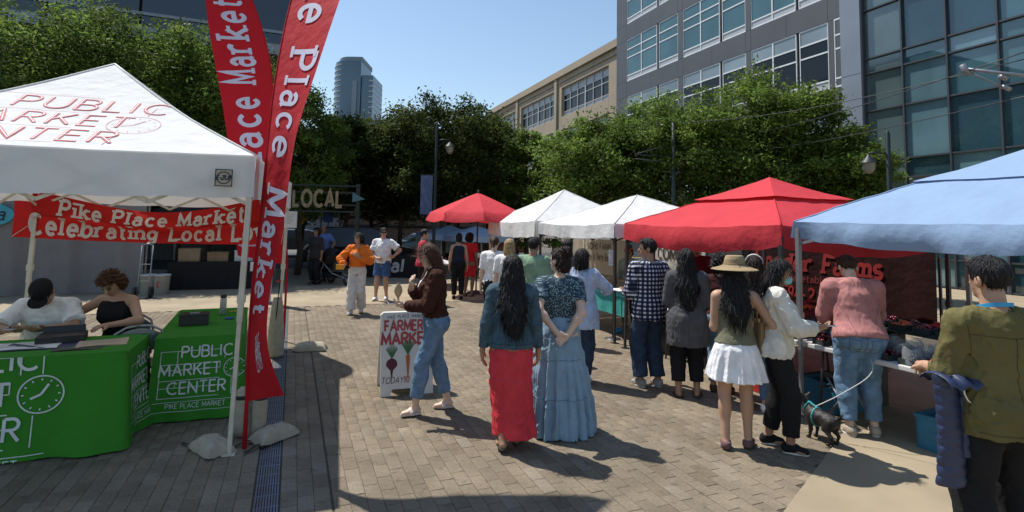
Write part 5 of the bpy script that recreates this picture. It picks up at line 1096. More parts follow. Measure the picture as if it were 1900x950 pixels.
for y_ in (-2.4, 0, 2.4): b = MB(); b.box((0, y_, .445), (.40, .03, .885)); b.build('leg', m_leg_d, tier)
for r_ in range(2):
    for k in range(22):
        t = thing('punnet', 'punnet of %s, %s in the %s row of the raised shelf' % (NAMES[('berry', 'cherry', 'straw', 'orange', 'cherry')[(k*2+r_) % 5]], ORD[21-k], ('front', 'back')[r_]), 'punnet', W(5.89+r_*.19, 1.75+k*.22, .915), ST+random.uniform(-.3, .3), 'punnets on the raised shelf'); link('tray', TRM, t); f = link('fruit', random.choice(FM[('berry', 'cherry', 'straw', 'orange', 'cherry')[(k*2+r_) % 5]]), t); f['kind'] = 'stuff'
for i, u in enumerate((2.55, 2.85)):
    t = thing('price_card', ('white price card left of its twin on the table edge', 'white price card right of its twin on the table edge')[1-i], 'price card', W(5.085, u, .665), ST, 'price cards'); b = MB(); b.box((0, 0, 0), (.004, .15, .11)); b.build('card', mp_, t); b = MB(); fm = plane_map((-.003, 0, 0), (0, -1, 0), (0, 0, 1))
    for k in range(4): ribbon(b, [(-.05, .035-k*.022), (.05-.015*(k % 2), .035-k*.022)], .006, fm, .001)
    b.build('print', mat('blue_ink', (.2, .22, .45), .8), t)
def crate(label, v, u, z, m, w=.56, l=.4, hgt=.3, rot=0, group='stall crates', fill=None):
    t = thing('crate', label, 'crate', W(v, u, z), ST+R(rot), group); b = MB(); b.box((0, 0, .01), (w*.9, l*.9, .02)); b.build('bottom', m, t); tk = .012
    for x, y, a, c in ((-w/2, 0, tk, l), (w/2, 0, tk, l), (0, -l/2, w+tk, tk), (0, l/2, w+tk, tk)):
        b = MB(); b.box((x, y, hgt/2), (a, c, hgt)); b.box((x*1.01, y*1.01, hgt-.02), (a+.02, c+.02, .03)); b.box((x*1.005, y*1.005, hgt*.45), (a+.008 if a < .1 else a*.5, c+.008 if c < .1 else c*.5, .05)); b.build('side', m, t)
    if fill: b = MB(); b.grid(lambda i, j: Vector(((i-.5)*w*.95, (j-.5)*l*.95, hgt*.85+.03*math.sin(i*17)*math.sin(j*15))), 12, 10); o = b.build('contents', fill, t)
    return t
m_bbin = mat('blue_crate', (.02, .13, .22), .5); m_rbag = mat('red_bucket', (.45, .03, .02), .5)
crate('blue plastic crate under the produce table beside the puffer jacket', 5.55, 3.05, .005, m_bbin, rot=4); crate('blue plastic crate under the table behind the dog', 5.6, 4.25, .005, m_bbin, rot=-3)
crate('red plastic crate under the table behind the white jacket woman', 5.35, 5.0, .005, m_rbag, .4, .36, .34); crate('black plastic crate under the small table behind the checked shirt man', 5.55, 7.0, 0, m_blackp, .44, .5, .42, fill=mat('yellow_band', (.4, .33, .05), .6))
crate('dark bin of greens on the back table under the blue tent', 6.6, 3.1, .78, m_tray, .5, .7, .16, fill=m_berr); crate('black tray of dark fruit on the back table under the blue tent', 6.62, 2.2, .78, m_tray, .5, .7, .16, fill=m_berr)
for i, (u, lab) in enumerate(((4.0, 'black folding stool beside the produce table'),)):
    t = thing('folding_stool', lab, 'stool', W(5.28, u-.12), ST); b = MB(); b.box((0, 0, .44), (.3, .34, .03)); b.build('seat', m_blackp, t)
    for sx in (-1, 1):
        for y0, y1 in ((-.15, .17), (.15, -.17)): b = MB(); b.tube([(sx*.13, y0, .43), (sx*.13, y1, 0)], .013, 7); b.build('leg', m_leg_g, t)
b1 = MB(); b1.box((0, 0, .05), (.3, .34, .1)); b2 = MB(); b2.lathe((0, 0, .1), [(.15, 0), (.17, .02), (.12, .03), (0, .03)], 18); small('kitchen_scale', 'black scale among the produce behind the pink hoodie woman', 'scale', 5.95, 4.0, .73, 0, ('body', b1, m_blackp), ('pan', b2, m_blackp))
q = W(5.75, 4.6, .73); t = thing('shopping_bags', 'heap of black plastic bags on the produce table left of the pink hoodie', 'bags', q, ST); b = MB(); b.grid(lambda i, j: Vector((.22*math.cos(i*6.2832)*math.cos(j*1.5)*(1+.15*math.sin(i*19)), .34*math.sin(i*6.2832)*math.cos(j*1.5), .24*math.sin(j*1.5)*(1+.15*math.sin(i*13)))), 24, 10); b.build('bag', m_blackp, t)

# ------------------------------------------------------------------ stall banners
def vbanner(name, label, v, u0, u1, z0, z1, m, lines, cat='banner', frame=True, group=None):
    """banner facing the aisle; lines: (text, height, centre x 0..1 from our left, baseline z, material, slab, thickness, italic, wide)"""
    t = thing(name, label, cat, W(v, (u0+u1)/2, 0), ST, group); L = u1-u0; b = MB(); b.grid(lambda i, j: Vector((.015*math.sin(i*12+j*2)+.01*math.sin(i*31), L*(.5-i), z0+(z1-z0)*j)), 40, 8); c = b.build('cloth', m, t)
    f = lambda x, y, l: Vector((.015*math.sin((x/L+.5)*12+(y-z0)/(z1-z0)*2)+.01*math.sin((x/L+.5)*31)-.012-l, -x, y))
    for s_, hgt, cx, zb, mm, slab_, th_, it, wd_ in lines:
        b = MB(); text(b, s_, hgt, th_, f, (cx-.5)*L, zb, slab=slab_, italic=it, wide=wd_, sp=.24); b.build('lettering', mm, c)
    if frame:
        for s_ in (-1, 1): b = MB(); b.bar((.05, s_*(L/2+.02), 0), (.05, s_*(L/2+.02), z1+.05), .03); b.build('pole', m_leg_d, t)
    return t
m_ink = mat('banner_ink', (.05, .04, .04), .8); m_tanb = cloth('banner_tan', (.42, .37, .30), .15); m_blackb = cloth('banner_dark', (.022, .005, .006), .0)  # m_blackb: red banner cloth with the shade under the canopies in its colour
def vub(x0, x1, v): 
    r = []
    for x in (x0, x1): d = ray(x, 470); n = CV; k = v/(d[0]*n.x+d[1]*n.y); p = Vector((d[0]*k, d[1]*k, 0)); r.append(UV(p)[1])
    return min(r), max(r)
u0, u1 = vub(1062, 1152, 8.1); vbanner('banner', 'tan farm banner with dark lettering at the back of the white stall', 8.1, u0-.2, u1, .55, 1.62, m_tanb, (('SIDHU FARMS', .17, .56, 1.28, m_ink, False, .13, 0, .9), ("Nature's Very Best", .19, .5, .98, m_ink, True, .12, 0, .66)))
u0, u1 = vub(1215, 1308, 8.3); vbanner('banner', 'pale banner with black capitals at the back of the red tent', 8.3, u0, u1, .5, 1.68, cloth('banner_pale', (.55, .52, .48), .15), (("BREWMASTER'S", .15, .5, 1.50, m_ink, False, .22, 0, .72), ('COMPANY', .26, .5, 1.18, m_ink, False, .2, 0, .9)))
u0, u1 = vub(1388, 1735, 8.35); m_rlet = mat('red_lettering', (.26, .02, .02), .7); m_rdim = mat('dim_red_lettering', (.2, .025, .025), .7)  # letter reds dimmed too, carrying the same canopy shade
vbanner('banner', 'dark red farm banner with big red lettering under the tents', 8.35, u0, u1, .50, 1.66, m_blackb, (('Amador Farms', .30, .40, 1.20, m_rlet, True, .22, .15, .92), ('Vegetables', .12, .40, 1.02, m_rdim, False, .14, .1, .9), ('594-2', .22, .33, .70, m_rlet, True, .18, .1, .85)))
b = MB()
nb = thing('notice_stand', 'white menu card on thin black pole before the white stall', 'sign', Vector(G(1137, 629)), ST); b.tube([(0, 0, 0), (.02, 0, 1.5)], .014, 8); b.lathe((0, 0, 0), [(.14, 0), (.13, .015), (.02, .03)], 14); b.build('pole', m_leg_d, nb); b = MB(); b.box((-.02, 0, 1.38), (.006, .16, .27)); b.build('card', mp_, nb, None, R(20)); b = MB(); fm = plane_map((-.026, 0, 1.38), (0, -1, 0), (0, 0, 1))
for k in range(8): ribbon(b, [(-.055, .1-k*.028), (.055-.02*(k % 3), .1-k*.028)], .006, fm, .001)
b.build('print', mat('grey_ink', (.25, .25, .25), .8), nb, None, R(20))
# teal covered stall table and white cloth
tt = thing('stall_table', 'teal cloth covered stall table with boxes under the white tent', 'table', W(5.65, 9.0), ST, 'stall tables'); b = MB(); b.box((0, 0, .70), (.76, 2.3, .04)); b.build('tabletop', m_tabw, tt); b = MB(); b.grid(lambda i, j: Vector((-.385-.01*math.sin(i*40)*j, 1.16-2.32*i, .725-.33*j)), 50, 5); b.grid(lambda i, j: Vector((-.385+.77*i, -1.16+2.32*j, .7255)), 4, 8); b.build('cloth', cloth('cloth_teal', (.06, .36, .33), .15), tt)
for sy in (-1, 1):
    for sx in (-1, 1): b = MB(); b.tube([(sx*.3, sy*1.0, .68), (sx*.32, sy*1.02, 0)], .014, 7); b.build('leg', m_leg_d, tt)
m_card = mat('cardboard', (.30, .21, .13), .85)
for i, (u, w_) in enumerate(((9.6, 'left'), (9.0, 'middle'), (8.45, 'right'))): crate('cardboard display box %s on the teal table' % {'left': 'farthest from us', 'middle': 'second from the menu card', 'right': 'beside the menu card'}[w_], 5.8, u, .727, m_card, .36, .4, .22, rot=i*4, group='boxes on the teal table', fill=mat('jars', (.25, .22, .2), .5, .6, 40))
wc = thing('draped_cloth', 'white cloth hanging off the small table behind the menu card', 'cloth', W(5.32, 7.15), ST); b = MB(); b.grid(lambda i, j: Vector((-.12+.02*math.sin(i*18+j*3)+.05*j, .28-.56*i, .735-.45*j-.12*j*math.sin(i*3))), 30, 12); b.grid(lambda i, j: Vector((-.12+.4*j, .28-.56*i, .737+.006*math.sin(i*14))), 30, 5); b.build('cloth', cloth('cloth_white', (.66, .63, .58), .2), wc)
bl = thing('bottle', 'blue bottle lying on the paving under the teal table', 'bottle', G(1150, 618), ST+R(20)); b = MB(); b.tube([(-.12, 0, .05), (.08, 0, .05), (.11, 0, .05), (.15, 0, .05)], [.05, .05, .02, .02], 12); b.build('body', mat('blue_bottle', (.02, .25, .5), .3), bl)
table('white table with jars beyond the red umbrella pole', 4.3, 16.5, 2.0, .7, .75)
table('white stall table at the side of the first white tent', 5.6, 12.6, 2.2, .7, .75)
for i in range(5): t = thing('glass_jar', '%s clear jar of preserves on the table beyond the umbrella' % ('nearest', 'second nearest', 'middle', 'second farthest', 'farthest')[i], 'jar', W(4.15, 15.8+i*.3, .755), 0, 'jars beyond the umbrella'); b = MB(); b.lathe((0, 0, 0), [(0, 0), (.06, 0), (.06, .16), (.045, .18)], 12); b.build('jar', mat('jar_pale', (.45, .4, .36), .3), t); b = MB(); b.lathe((0, 0, .18), [(.05, 0), (.05, .02), (0, .02)], 12); b.build('lid', m_leg_g, t)

# ------------------------------------------------------------------ black stall behind: table, buckets, hand truck, notice
bt_ = thing('stall_table', 'black draped table of the shaded stall behind the white tent', 'table', W(-1.8, 17.3), ST, 'stall tables'); b = MB(); b.box((0, 0, .74), (2.5, .7, .03)); b.grid(lambda i, j: Vector((-1.25+2.5*i, -.36-.02*math.sin(i*50)*j, .755-.74*j)), 60, 4); b.build('cloth', m_darkc, bt_)
for i, (dx, w_, hgt, c) in enumerate(((-.8, .5, .35, m_card), (-.1, .5, .25, mat('basket', (.25, .16, .09), .8)), (.55, .45, .3, m_tabw))): crate(('cardboard box at one end of the black draped table', 'brown basket in the middle of the black draped table', 'white box at the other end of the black draped table')[i], -1.8+dx, 17.35, .757, c, w_, .4, hgt, group='boxes on the black table')
nt2 = thing('paper_notice', 'white notice hanging on the black draped table', 'notice', W(-.85, 16.9, .62), ST); b = MB(); b.box((0, 0, 0), (.4, .006, .26)); b.build('sheet', mp_, nt2)
for i, x in enumerate((274, 299)):
    q = G(x, 545); t = thing('bucket', ('white plastic bucket behind the hand truck wheel', 'white plastic bucket with red print standing clear of the other')[i], 'bucket', q, 0, 'white buckets'); b = MB(); b.lathe((0, 0, 0), [(0, .0), (.16, 0), (.185, .46), (.195, .46), (.195, .49), (.18, .49), (.175, .44), (.15, .02)], 24); b.build('pail', m_tabw, t); b = MB(); b.tube([(.195*math.cos(a), .195*math.sin(a)*.5-.12, .47-.12*math.sin(a)) for a in [math.pi*k/10 for k in range(11)]], .005, 5); b.build('handle', m_leg_g, t)
    if i: b = MB(); fm_ = lambda x_, y_, l_: Vector((.178*math.sin(x_/.178), -.178*math.cos(x_/.178)-.004, y_)); ribbon(b, [(0, .16), (.02, .2), (-.01, .24), (.02, .3), (.03, .34)], .03, fm_, 0); b.build('print', mat('red_ink', (.5, .06, .06), .7), t)
ht = thing('hand_truck', 'folded hand truck leaning by the white buckets', 'hand truck', G(269, 552)+Vector((0, -.1, 0)), R(15)); b = MB()
for x in (-.12, .12): b.tube([(x, 0, .1), (x, .12, 1.25)], .013, 7)
b.tube([(-.12, .12, 1.25), (0, .13, 1.3), (.12, .12, 1.25)], .013, 7)
for z in (.4, .8): b.bar((-.12, .04+z*.06, z), (.12, .04+z*.06, z), .02)
b.build('frame', m_leg_g, ht); b = MB(); b.box((0, -.12, .03), (.3, .24, .012)); b.build('plate', m_leg_g, ht)
for x in (-.17, .17): b = MB(); b.tube([(x-.025, .02, .13), (x+.025, .02, .13)], .13, 18); b.build('wheel', m_blackp, ht)
q = G(492, 562); t = thing('steel_post', 'stout grey steel post standing behind the end on green table', 'post', q, ST); b = MB(); b.lathe((0, 0, 0), [(.16, 0), (.16, .02), (.115, .03), (.115, 3.0), (.1, 3.04), (0, 3.05)], 20); b.build('shaft', mat('post_grey', (.20, .21, .22), .5, metal=.3), t)
bk = thing('stall_table', 'black skirted table with white script beside the white shirt man', 'table', AT(752, 480, 19.5), 0, 'stall tables'); bk.location.z = 0; b = MB(); b.box((0, 0, .73), (2.6, .7, .04)); b.grid(lambda i, j: Vector((-1.3+2.6*i, -.36-.02*math.sin(i*60)*j, .75-.74*j)), 60, 4); b.build('cloth', m_darkc, bk); b = MB(); text(b, 'al', .44, .2, plane_map((-.2, -.39, .22), (1, 0, 0), (0, 0, 1)), 0, 0, italic=.1); b.build('lettering', mat('dim_white', (.4, .42, .44), .8), bk)

# ------------------------------------------------------------------ LOCAL sign, lamp posts, street signs, wires
m_iron = mat('lamp_iron', (.02, .03, .03), .5, .15, 8, metal=.3)
lq = AT(596, 370, 17.5); ls_ = thing('gateway_sign', 'dark gateway beam with raised bulb letters spelling LOCAL', 'sign', (lq.x, lq.y, 0), R(4)); zc = AT(596, 368, 17.5).z
for zz_ in (-.2, .2): b = MB(); b.box((-.3, .1, zc+zz_), (2.9, .05, .06)); b.build('beam', mat('dark_timber', (.03, .026, .022), .8), ls_)
b = MB(); b.box((-.3, .1, zc+.42), (3.05, .18, .05)); b.box((-.3, .1, zc-.42), (3.05, .18, .05)); b.build('rail', m_iron, ls_)
for x in (-1.75, 1.15): b = MB(); b.bar((x, .12, 0), (x, .12, zc+.5), .12); b.build('post', m_iron, ls_)
b = MB(); f_ = plane_map((0, .04, zc-.25), (1, 0, 0), (0, 0, 1)); x_ = -.12-text_width('LOCAL', .5*.68, .3)/2
for c_ in 'LOCAL': b = MB(); text(b, c_, .5, .24, f_, x_, 0, wide=.68, sp=.3, align='l'); o = b.build('letter', mat('letter_cream', (.26, .2, .11), .6, .25, 9), ls_); md = o.modifiers.new('solid', 'SOLIDIFY'); md.thickness = .05; x_ += (GL[c_][0]+.3)*.5*.68
b = MB(); b.prism([(0, .1), (.4, .2), (.0, .42)], 0, .04); o = b.build('pennant', mat('pennant_teal', (.06, .14, .17), .5), ls_); o.rotation_euler = (R(90), 0, 0); o.location = (1.0, .0, zc-.2)
def lamp_post(label, x, ytop, D, arm, banner=None, side=1):
    q = AT(x, 400, D); zt = AT(x, ytop, D).z; t = thing('lamp_post', label, 'lamp post', (q.x, q.y, 0), 0, 'street lamp posts'); b = MB(); b.lathe((0, 0, 0), [(.16, 0), (.16, .1), (.11, .25), (.085, .9), (.06, 1.0), (.055, zt), (0, zt+.08)], 14); b.build('post', m_iron, t)
    b = MB(); z = zt-arm; b.tube([(0, 0, z), (side*.25, 0, z+.05), (side*.5, 0, z+.02)], .022, 7); b.bar((0, 0, z-.3), (side*.3, 0, z), .02); b.build('arm', m_iron, t)
    b = MB(); b.lathe((side*.5, 0, z-.5), [(.02, .5), (.05, .45), (.17, .32), (.2, .28)], 14); b.build('lamp_shade', m_iron, t); b = MB(); b.lathe((side*.5, 0, z-.5), [(.15, .28), (.14, .12), (.07, .02), (0, 0)], 14); b.build('globe', mat('lamp_globe', (.2, .19, .16), .3, .1), t)
    if banner:
        zb, zt2 = banner; b = MB(); b.grid(lambda i, j: Vector((-side*(.10+.44*i), .012*math.sin(j*6), zb+(zt2-zb)*j)), 6, 12); b.build('banner', cloth('banner_slate', (.10, .14, .26), .2), t)
        b = MB(); b.bar((0, 0, zt2+.02), (-side*.56, 0, zt2+.02), .02); b.bar((0, 0, zb-.02), (-side*.56, 0, zb-.02), .02); b.build('banner_bracket', m_iron, t)
    return t
lamp_post('dark lamp post with slate blue banner above the market aisle', 806, 234, 20, .55, (AT(788, 397, 20).z, AT(788, 325, 20).z)); lamp_post('dark lamp post with globe in front of the glass atrium', 1652, 247, 13.5, .55, None, -1)
def street_sign(label, x, y, D, shape, c, name='street_sign'):
    q = AT(x, y, D); t = thing(name, label, 'street sign', (q.x, q.y, 0), 0, 'street signs'); b = MB(); b.tube([(0, .04, 0), (0, .04, q.z+.3)], .03, 7); b.build('pole', m_leg_g, t); b = MB()
    b.box((0, 0, q.z), shape, Matrix.Rotation(R(45), 3, 'Y') if 'diamond' in label else None); b.build('plate', c, t); return t
street_sign('yellow diamond road sign under the LOCAL beam', 559, 405, 24, (.45, .02, .45), mat('sign_yellow', (.5, .28, .02), .5)); street_sign('blue parking sign with white lower half', 609, 402, 24, (.42, .02, .5), mat('sign_blue', (.04, .1, .36), .5)); street_sign('small grey parking sign beside the blue one', 596, 399, 24.2, (.26, .02, .26), mat('sign_grey', (.35, .37, .4), .5))
m_polem = mat('pole_green', (.03, .04, .038), .6, .15)
def wire_pole(label, x, ytop, D, arms):
    q = AT(x, 400, D); zt = AT(x, ytop, D).z; t = thing('trolley_pole', label, 'utility pole', (q.x, q.y, 0), ST, 'trolley wire poles'); b = MB(); b.lathe((0, 0, 0), [(.10, 0), (.09, 1), (.06, zt), (0, zt+.02)], 12); b.build('shaft', m_polem, t)
    for a, c in arms: b = MB(); b.tube([a, c], .016, 6); b.build('arm', m_polem, t)
    return t
z1 = AT(1200, 290, 17).z; wire_pole('grey trolley wire pole standing in the trees before the grey block', 1250, 228, 17.5, (((0, 0, z1+.5), (-1.7, -.3, z1)), ((-1.7, -.3, z1), (-.3, -.2, z1+.02)), ((-1.75, -.3, z1+.12), (-1.6, -.3, z1-.1)), ((-1.7, -.3, z1-.14), (-.2, -.2, z1-.16))))
tb = AT(1790, 128, 9.0); te = AT(1990, 150, 8.6); tr_ = thing('trolley_bracket', 'grey overhead wire bracket arm before the glass atrium', 'wire bracket', (te.x, te.y, 0), 0); b = MB(); o_ = Vector((te.x, te.y, 0)); b.tube([tb-o_, te-o_], .028, 8); b.build('arm', m_leg_g, tr_); b = MB(); b.tube([tb-o_+Vector((.06, 0, -.05)), AT(1864, 163, 8.9)-o_], .016, 6); b.tube([AT(1785, 120, 9)-o_, AT(1797, 140, 9)-o_], .045, 8); b.tube([AT(1860, 160, 8.9)-o_, AT(1874, 166, 8.9)-o_], .04, 8); b.tube([AT(1856, 140, 8.9)-o_, AT(1868, 146, 8.9)-o_], .05, 8); b.build('fitting', m_leg_g, tr_); b = MB(); b.lathe((0, 0, 0), [(.12, 0), (.1, te.z+.6), (0, te.z+.62)], 12); b.build('shaft', m_leg_g, tr_)
for i, (a, c, lab) in enumerate(((AT(1900, 97, 8), AT(1300, 262, 22), 'thin upper trolley wire crossing the glass atrium'), (AT(1960, 165, 8), AT(1300, 285, 22), 'thin lower trolley wire crossing the glass atrium'), (AT(1250, 228, 17.5), AT(1900, 110, 9.2), 'thin trolley wire running from the wire pole'))):
    t = thing('overhead_wire', lab, 'wire', (a.x, a.y, 0), 0, 'overhead wires'); b = MB(); o_ = Vector((a.x, a.y, 0)); b.tube([a.lerp(c, k/16)-o_-Vector((0, 0, .25*math.sin(math.pi*k/16))) for k in range(17)], .009, 5); b.build('cable', m_leg_d, t)

# ------------------------------------------------------------------ parked cars
def car(label, pos, rz, col, suv=True):
    t = thing('parked_car', label, 'car', pos, rz, 'cars on the road'); L, Wd = 4.6, 1.85; h1 = .95; h2 = 1.72 if suv else 1.45
    prof = [(-2.3, .35), (-2.28, .8), (-2.15, h1), (-1.95, h1+.05), (-1.75 if suv else -1.3, h2-.06), (-1.5 if suv else -.9, h2), (.3, h2), (.65, h2-.08), (1.25, h1+.04), (2.05, h1-.08), (2.28, .72), (2.3, .35)]
    b = MB(); n = len(prof); vs = []
    for sy in (-1, 1):
        for x, z in prof: k = 1 if z <= h1+.06 else .84; vs.append((x, sy*Wd/2*k*(1 if abs(x) < 2.1 else .93), z))
    b.add(vs, [(i, i+1, n+i+1, n+i) for i in range(n-1)]+[(n-1, 0, n, 2*n-1)]+[tuple(range(n-1, -1, -1)), tuple(range(n, 2*n))]); b.build('body', mat('car_'+col[0], col[1], .22, .03, 2, 0, spec=.7, metal=.2), t, None, None, .05)
    for sy in (-1, 1):
        b = MB(); zz = h1+.10; T_ = lambda x, z: (x, sy*(Wd/2*(1-.16*min(1, (z-h1)/.1))+.006), z)
        for x0, x1, x2, x3 in ((-1.6, -.55, -.62, -1.45), (-.45, .45, .35, -.5), (.52, 1.05, .62, .45)): b.add([T_(x0, zz), T_(x1, zz), T_(x2, h2-.14), T_(x3, h2-.14)], [(0, 1, 2, 3)])
        b.build('window', g_dark, t)
    b = MB(); b.add([(1.2, -.7, h1+.1), (1.2, .7, h1+.1), (.71, .62, h2-.12), (.71, -.62, h2-.12)], [(0, 1, 2, 3)]); b.build('windscreen', g_dark, t)
    for sx in (-1.42, 1.42):
        for sy in (-1, 1):
            w = MB(); w.tube([(sx, sy*.70, .34), (sx, sy*.95, .34)], .34, 22); o = w.build('tyre', m_blackp, t); w = MB(); w.tube([(sx, sy*.9, .34), (sx, sy*.962, .34)], .2, 16); w.build('rim', m_leg_g, o)
    for sy in (-.62, .62): b = MB(); b.box((2.27, sy, .72), (.06, .34, .14)); b.build('headlight', m_tabw, t, None, None, .02); b = MB(); b.box((-2.29, sy*1.2, .88), (.05, .18, .22)); b.build('tail_light', m_rbag, t, None, None, .02)
    return t
for x, D, lab, c, rz in ((672, 22.6, 'black off road car parked behind the orange blouse woman', ('black', (.012, .012, .014)), ST+R(0)), (792, 29.5, 'silver blue car on the road behind the white shirt man', ('silver', (.25, .3, .36)), ST+R(180)), (560, 31, 'white car on the road behind the gateway sign', ('white', (.5, .5, .5)), ST), (900, 31.5, 'dark red car on the road behind the umbrella', ('darkred', (.15, .02, .02)), ST+R(180))):
    q = AT(x, 440, D); car(lab, (q.x, q.y, 0), rz, c, 'off road' in lab)
# ------------------------------------------------------------------ people
def fab(name, c, rough=.85, var=.16, vs=9, bump=.45, bs=30, **k): return mat('fab_'+name, c, rough, var, vs, bump, bs, spec=.2, dist=.012, **k)
def denim(name, c): return mat('denim_'+name, c, .85, .26, 14, .4, 40, spec=.2, dist=.012, det=8)
def pattern_mat(name, fn):
    m = mat('fab_'+name, (1, 1, 1), .85, .08, 10, .2, 110, spec=.2); N, L = m.node_tree.nodes, m.node_tree.links; a = N.new('ShaderNodeAttribute'); a.attribute_name = 'cloth'
    vm = [n for n in N if n.type == 'VECT_MATH'][0]; L.new(fn(N, L, a.outputs['Vector']), vm.inputs[0]); return m
def gingham(N, L, vec):
    sx = N.new('ShaderNodeSeparateXYZ'); L.new(vec, sx.inputs[0]); outs = []
    for k in ('X', 'Y'):
        m1 = N.new('ShaderNodeMath'); m1.operation = 'MULTIPLY'; m1.inputs[1].default_value = 21; L.new(sx.outputs[k], m1.inputs[0]); m2 = N.new('ShaderNodeMath'); m2.operation = 'FRACT'; L.new(m1.outputs[0], m2.inputs[0]); m3 = N.new('ShaderNodeMath'); m3.operation = 'GREATER_THAN'; m3.inputs[1].default_value = .46; L.new(m2.outputs[0], m3.inputs[0]); outs.append(m3)
    ad = N.new('ShaderNodeMath'); ad.operation = 'ADD'; L.new(outs[0].outputs[0], ad.inputs[0]); L.new(outs[1].outputs[0], ad.inputs[1]); dv = N.new('ShaderNodeMath'); dv.operation = 'DIVIDE'; dv.inputs[1].default_value = 2; L.new(ad.outputs[0], dv.inputs[0])
    cr = N.new('ShaderNodeValToRGB'); cr.color_ramp.interpolation = 'CONSTANT'; e = cr.color_ramp.elements; e[0].color = (.62, .63, .66, 1); e[1].position = .4; e[1].color = (.05, .055, .10, 1); x = e.new(.8); x.color = (.012, .013, .035, 1); L.new(dv.outputs[0], cr.inputs[0]); return cr.outputs[0]
def blouse(N, L, vec):
    mp = N.new('ShaderNodeMapping'); mp.inputs['Scale'].default_value = (62, 62, 62); L.new(vec, mp.inputs[0]); w = N.new('ShaderNodeTexVoronoi'); w.inputs['Scale'].default_value = 1; L.new(mp.outputs[0], w.inputs['Vector'])
    cr = N.new('ShaderNodeValToRGB'); e = cr.color_ramp.elements; e[0].position = .30; e[0].color = (.24, .34, .38, 1); e[1].position = .46; e[1].color = (.035, .06, .085, 1); L.new(w.outputs['Distance'], cr.inputs[0]); return cr.outputs[0]
m_ging = pattern_mat('gingham', gingham); m_blouse = pattern_mat('blouse', blouse)
m_dj = denim('jacket', (.055, .095, .125)); m_jl = denim('light', (.13, .22, .33)); m_jm = denim('mid', (.085, .14, .22)); m_jd = denim('dark', (.03, .048, .085))
m_blk = fab('black', (.012, .012, .014)); m_wht = fab('white', (.74, .73, .72)); m_solew = mat('sole_white', (.6, .59, .56), .7); m_soled = mat('sole_dark', (.05, .04, .035), .8)
def pp(x, y): q = G(x, y); return (q.x, q.y)
def pd(x, D): q = AT(x, 430, D); return (q.x, q.y)
WALK = ((.07, .07, 0, -6), (-.07, -.13, .03, 6, -.45))
SH = lambda m, so, high=0.: ('shoes', 'shoes', m, dict(sole=so, high=high))
# -- woman in denim jacket and long red skirt
m_rskirt = fab('coral', (.60, .045, .06), bs=60)
person('woman walking away in denim jacket and long coral red skirt', pp(945, 826), R(4), 1.63, 1.13, skin=2, h=.008, legs=WALK, hair=('long', 'black', .98, 1), seed=2, arms=(((.262, .02, .79), (.2, -1, 0), (-.05, .15, -1), (-1, 0, 0)), ((-.275, .02, .78), (-.2, -1, 0), (.05, .15, -1), (1, 0, 0))),
    wear=(('skirt', 'skirt', m_rskirt, dict(top=.94, hem=.13, pleat=(3, .035), fold=.008, rings=((.12, .20, .18, .05, -.03), (.35, .185, .165, .025, -.02), (.62, .192, .165, 0, -.015), (.86, .19, .15, 0, -.02), (.94, .155, .115, 0, -.01)))), ('jacket', 'top', m_dj, dict(hem=.885, sleeve=1.86, infl=.015, loose=.5, fold=.0045, collar=.03)), ('sandals', 'sandals', fab('tan_strap', (.3, .2, .12)), dict(sole=m_soled))))
# -- woman in pale blue tiered dress
m_dress = mat('fab_chambray', (.25, .37, .48), .85, .12, 5, .3, 90, trans=.12, spec=.2)
person('woman in patterned blouse and long pale blue skirt with hands behind her back', pp(1035, 800), R(3), 1.68, 1.12, skin=4, h=.008, hy=38, hair=('bun', 'darkbrown'), seed=3, arms=(((.045, -.215, .93), (1, -.6, 0), (-.75, -.25, -.45), (0, -1, .2), .5), ((-.06, -.235, .965), (-1, -.6, 0), (.7, -.1, -.5), (0, 1, .3), .6)),
    wear=(('skirt', 'skirt', m_dress, dict(top=1.06, hem=.015, pleat=(15, .075), fold=.006, rings=((.012, .33, .28, .02, .0), (.2, .315, .27, .02, 0), (.5, .275, .235, .01, 0), (.8, .22, .18, 0, -.01), (.95, .19, .15, 0, -.01), (1.07, .155, .12, 0, 0)))), ('blouse', 'top', m_blouse, dict(hem=1.03, sleeve=.62, infl=.014, fold=.004, collar=.02, ra=1.3)), SH(fab('tan_shoe', (.35, .25, .16)), m_soled)))
# -- woman in brown jacket looking at her phone
m_brj = fab('brown', (.05, .017, .011))
pr15 = person('woman in brown jacket and cropped jeans looking down at a phone', pp(800, 764), R(108), 1.70, 1.0, skin=4, h=.008, hp=20, bend=4, hair=('mid', 'auburn'), seed=4, legs=((.07, -.16, .0, -4, -.15), (-.07, .20, 0, 8)),
    arms=(((.06, .235, 1.24), (.7, -.4, -.6), (-.35, .15, .85), (-.2, -1, .1), .5), ((-.05, .30, 1.07), (-.6, -.3, -.8), (.1, .9, .25), (.2, 0, 1), .5)),
    wear=(('jeans', 'pants', m_jl, dict(r=(.098, .072, .063), hem=1.78, top=1.03)), ('tee_shirt', 'top', m_wht, dict(hem=.98, sleeve=.3, infl=.01)), ('jacket', 'top', m_brj, dict(hem=.97, sleeve=1.9, infl=.025, loose=.8, open=.055, collar=.035, fold=.007)), ('sandals', 'sandals', fab('white_strap', (.66, .6, .58)), dict(sole=m_solew))))
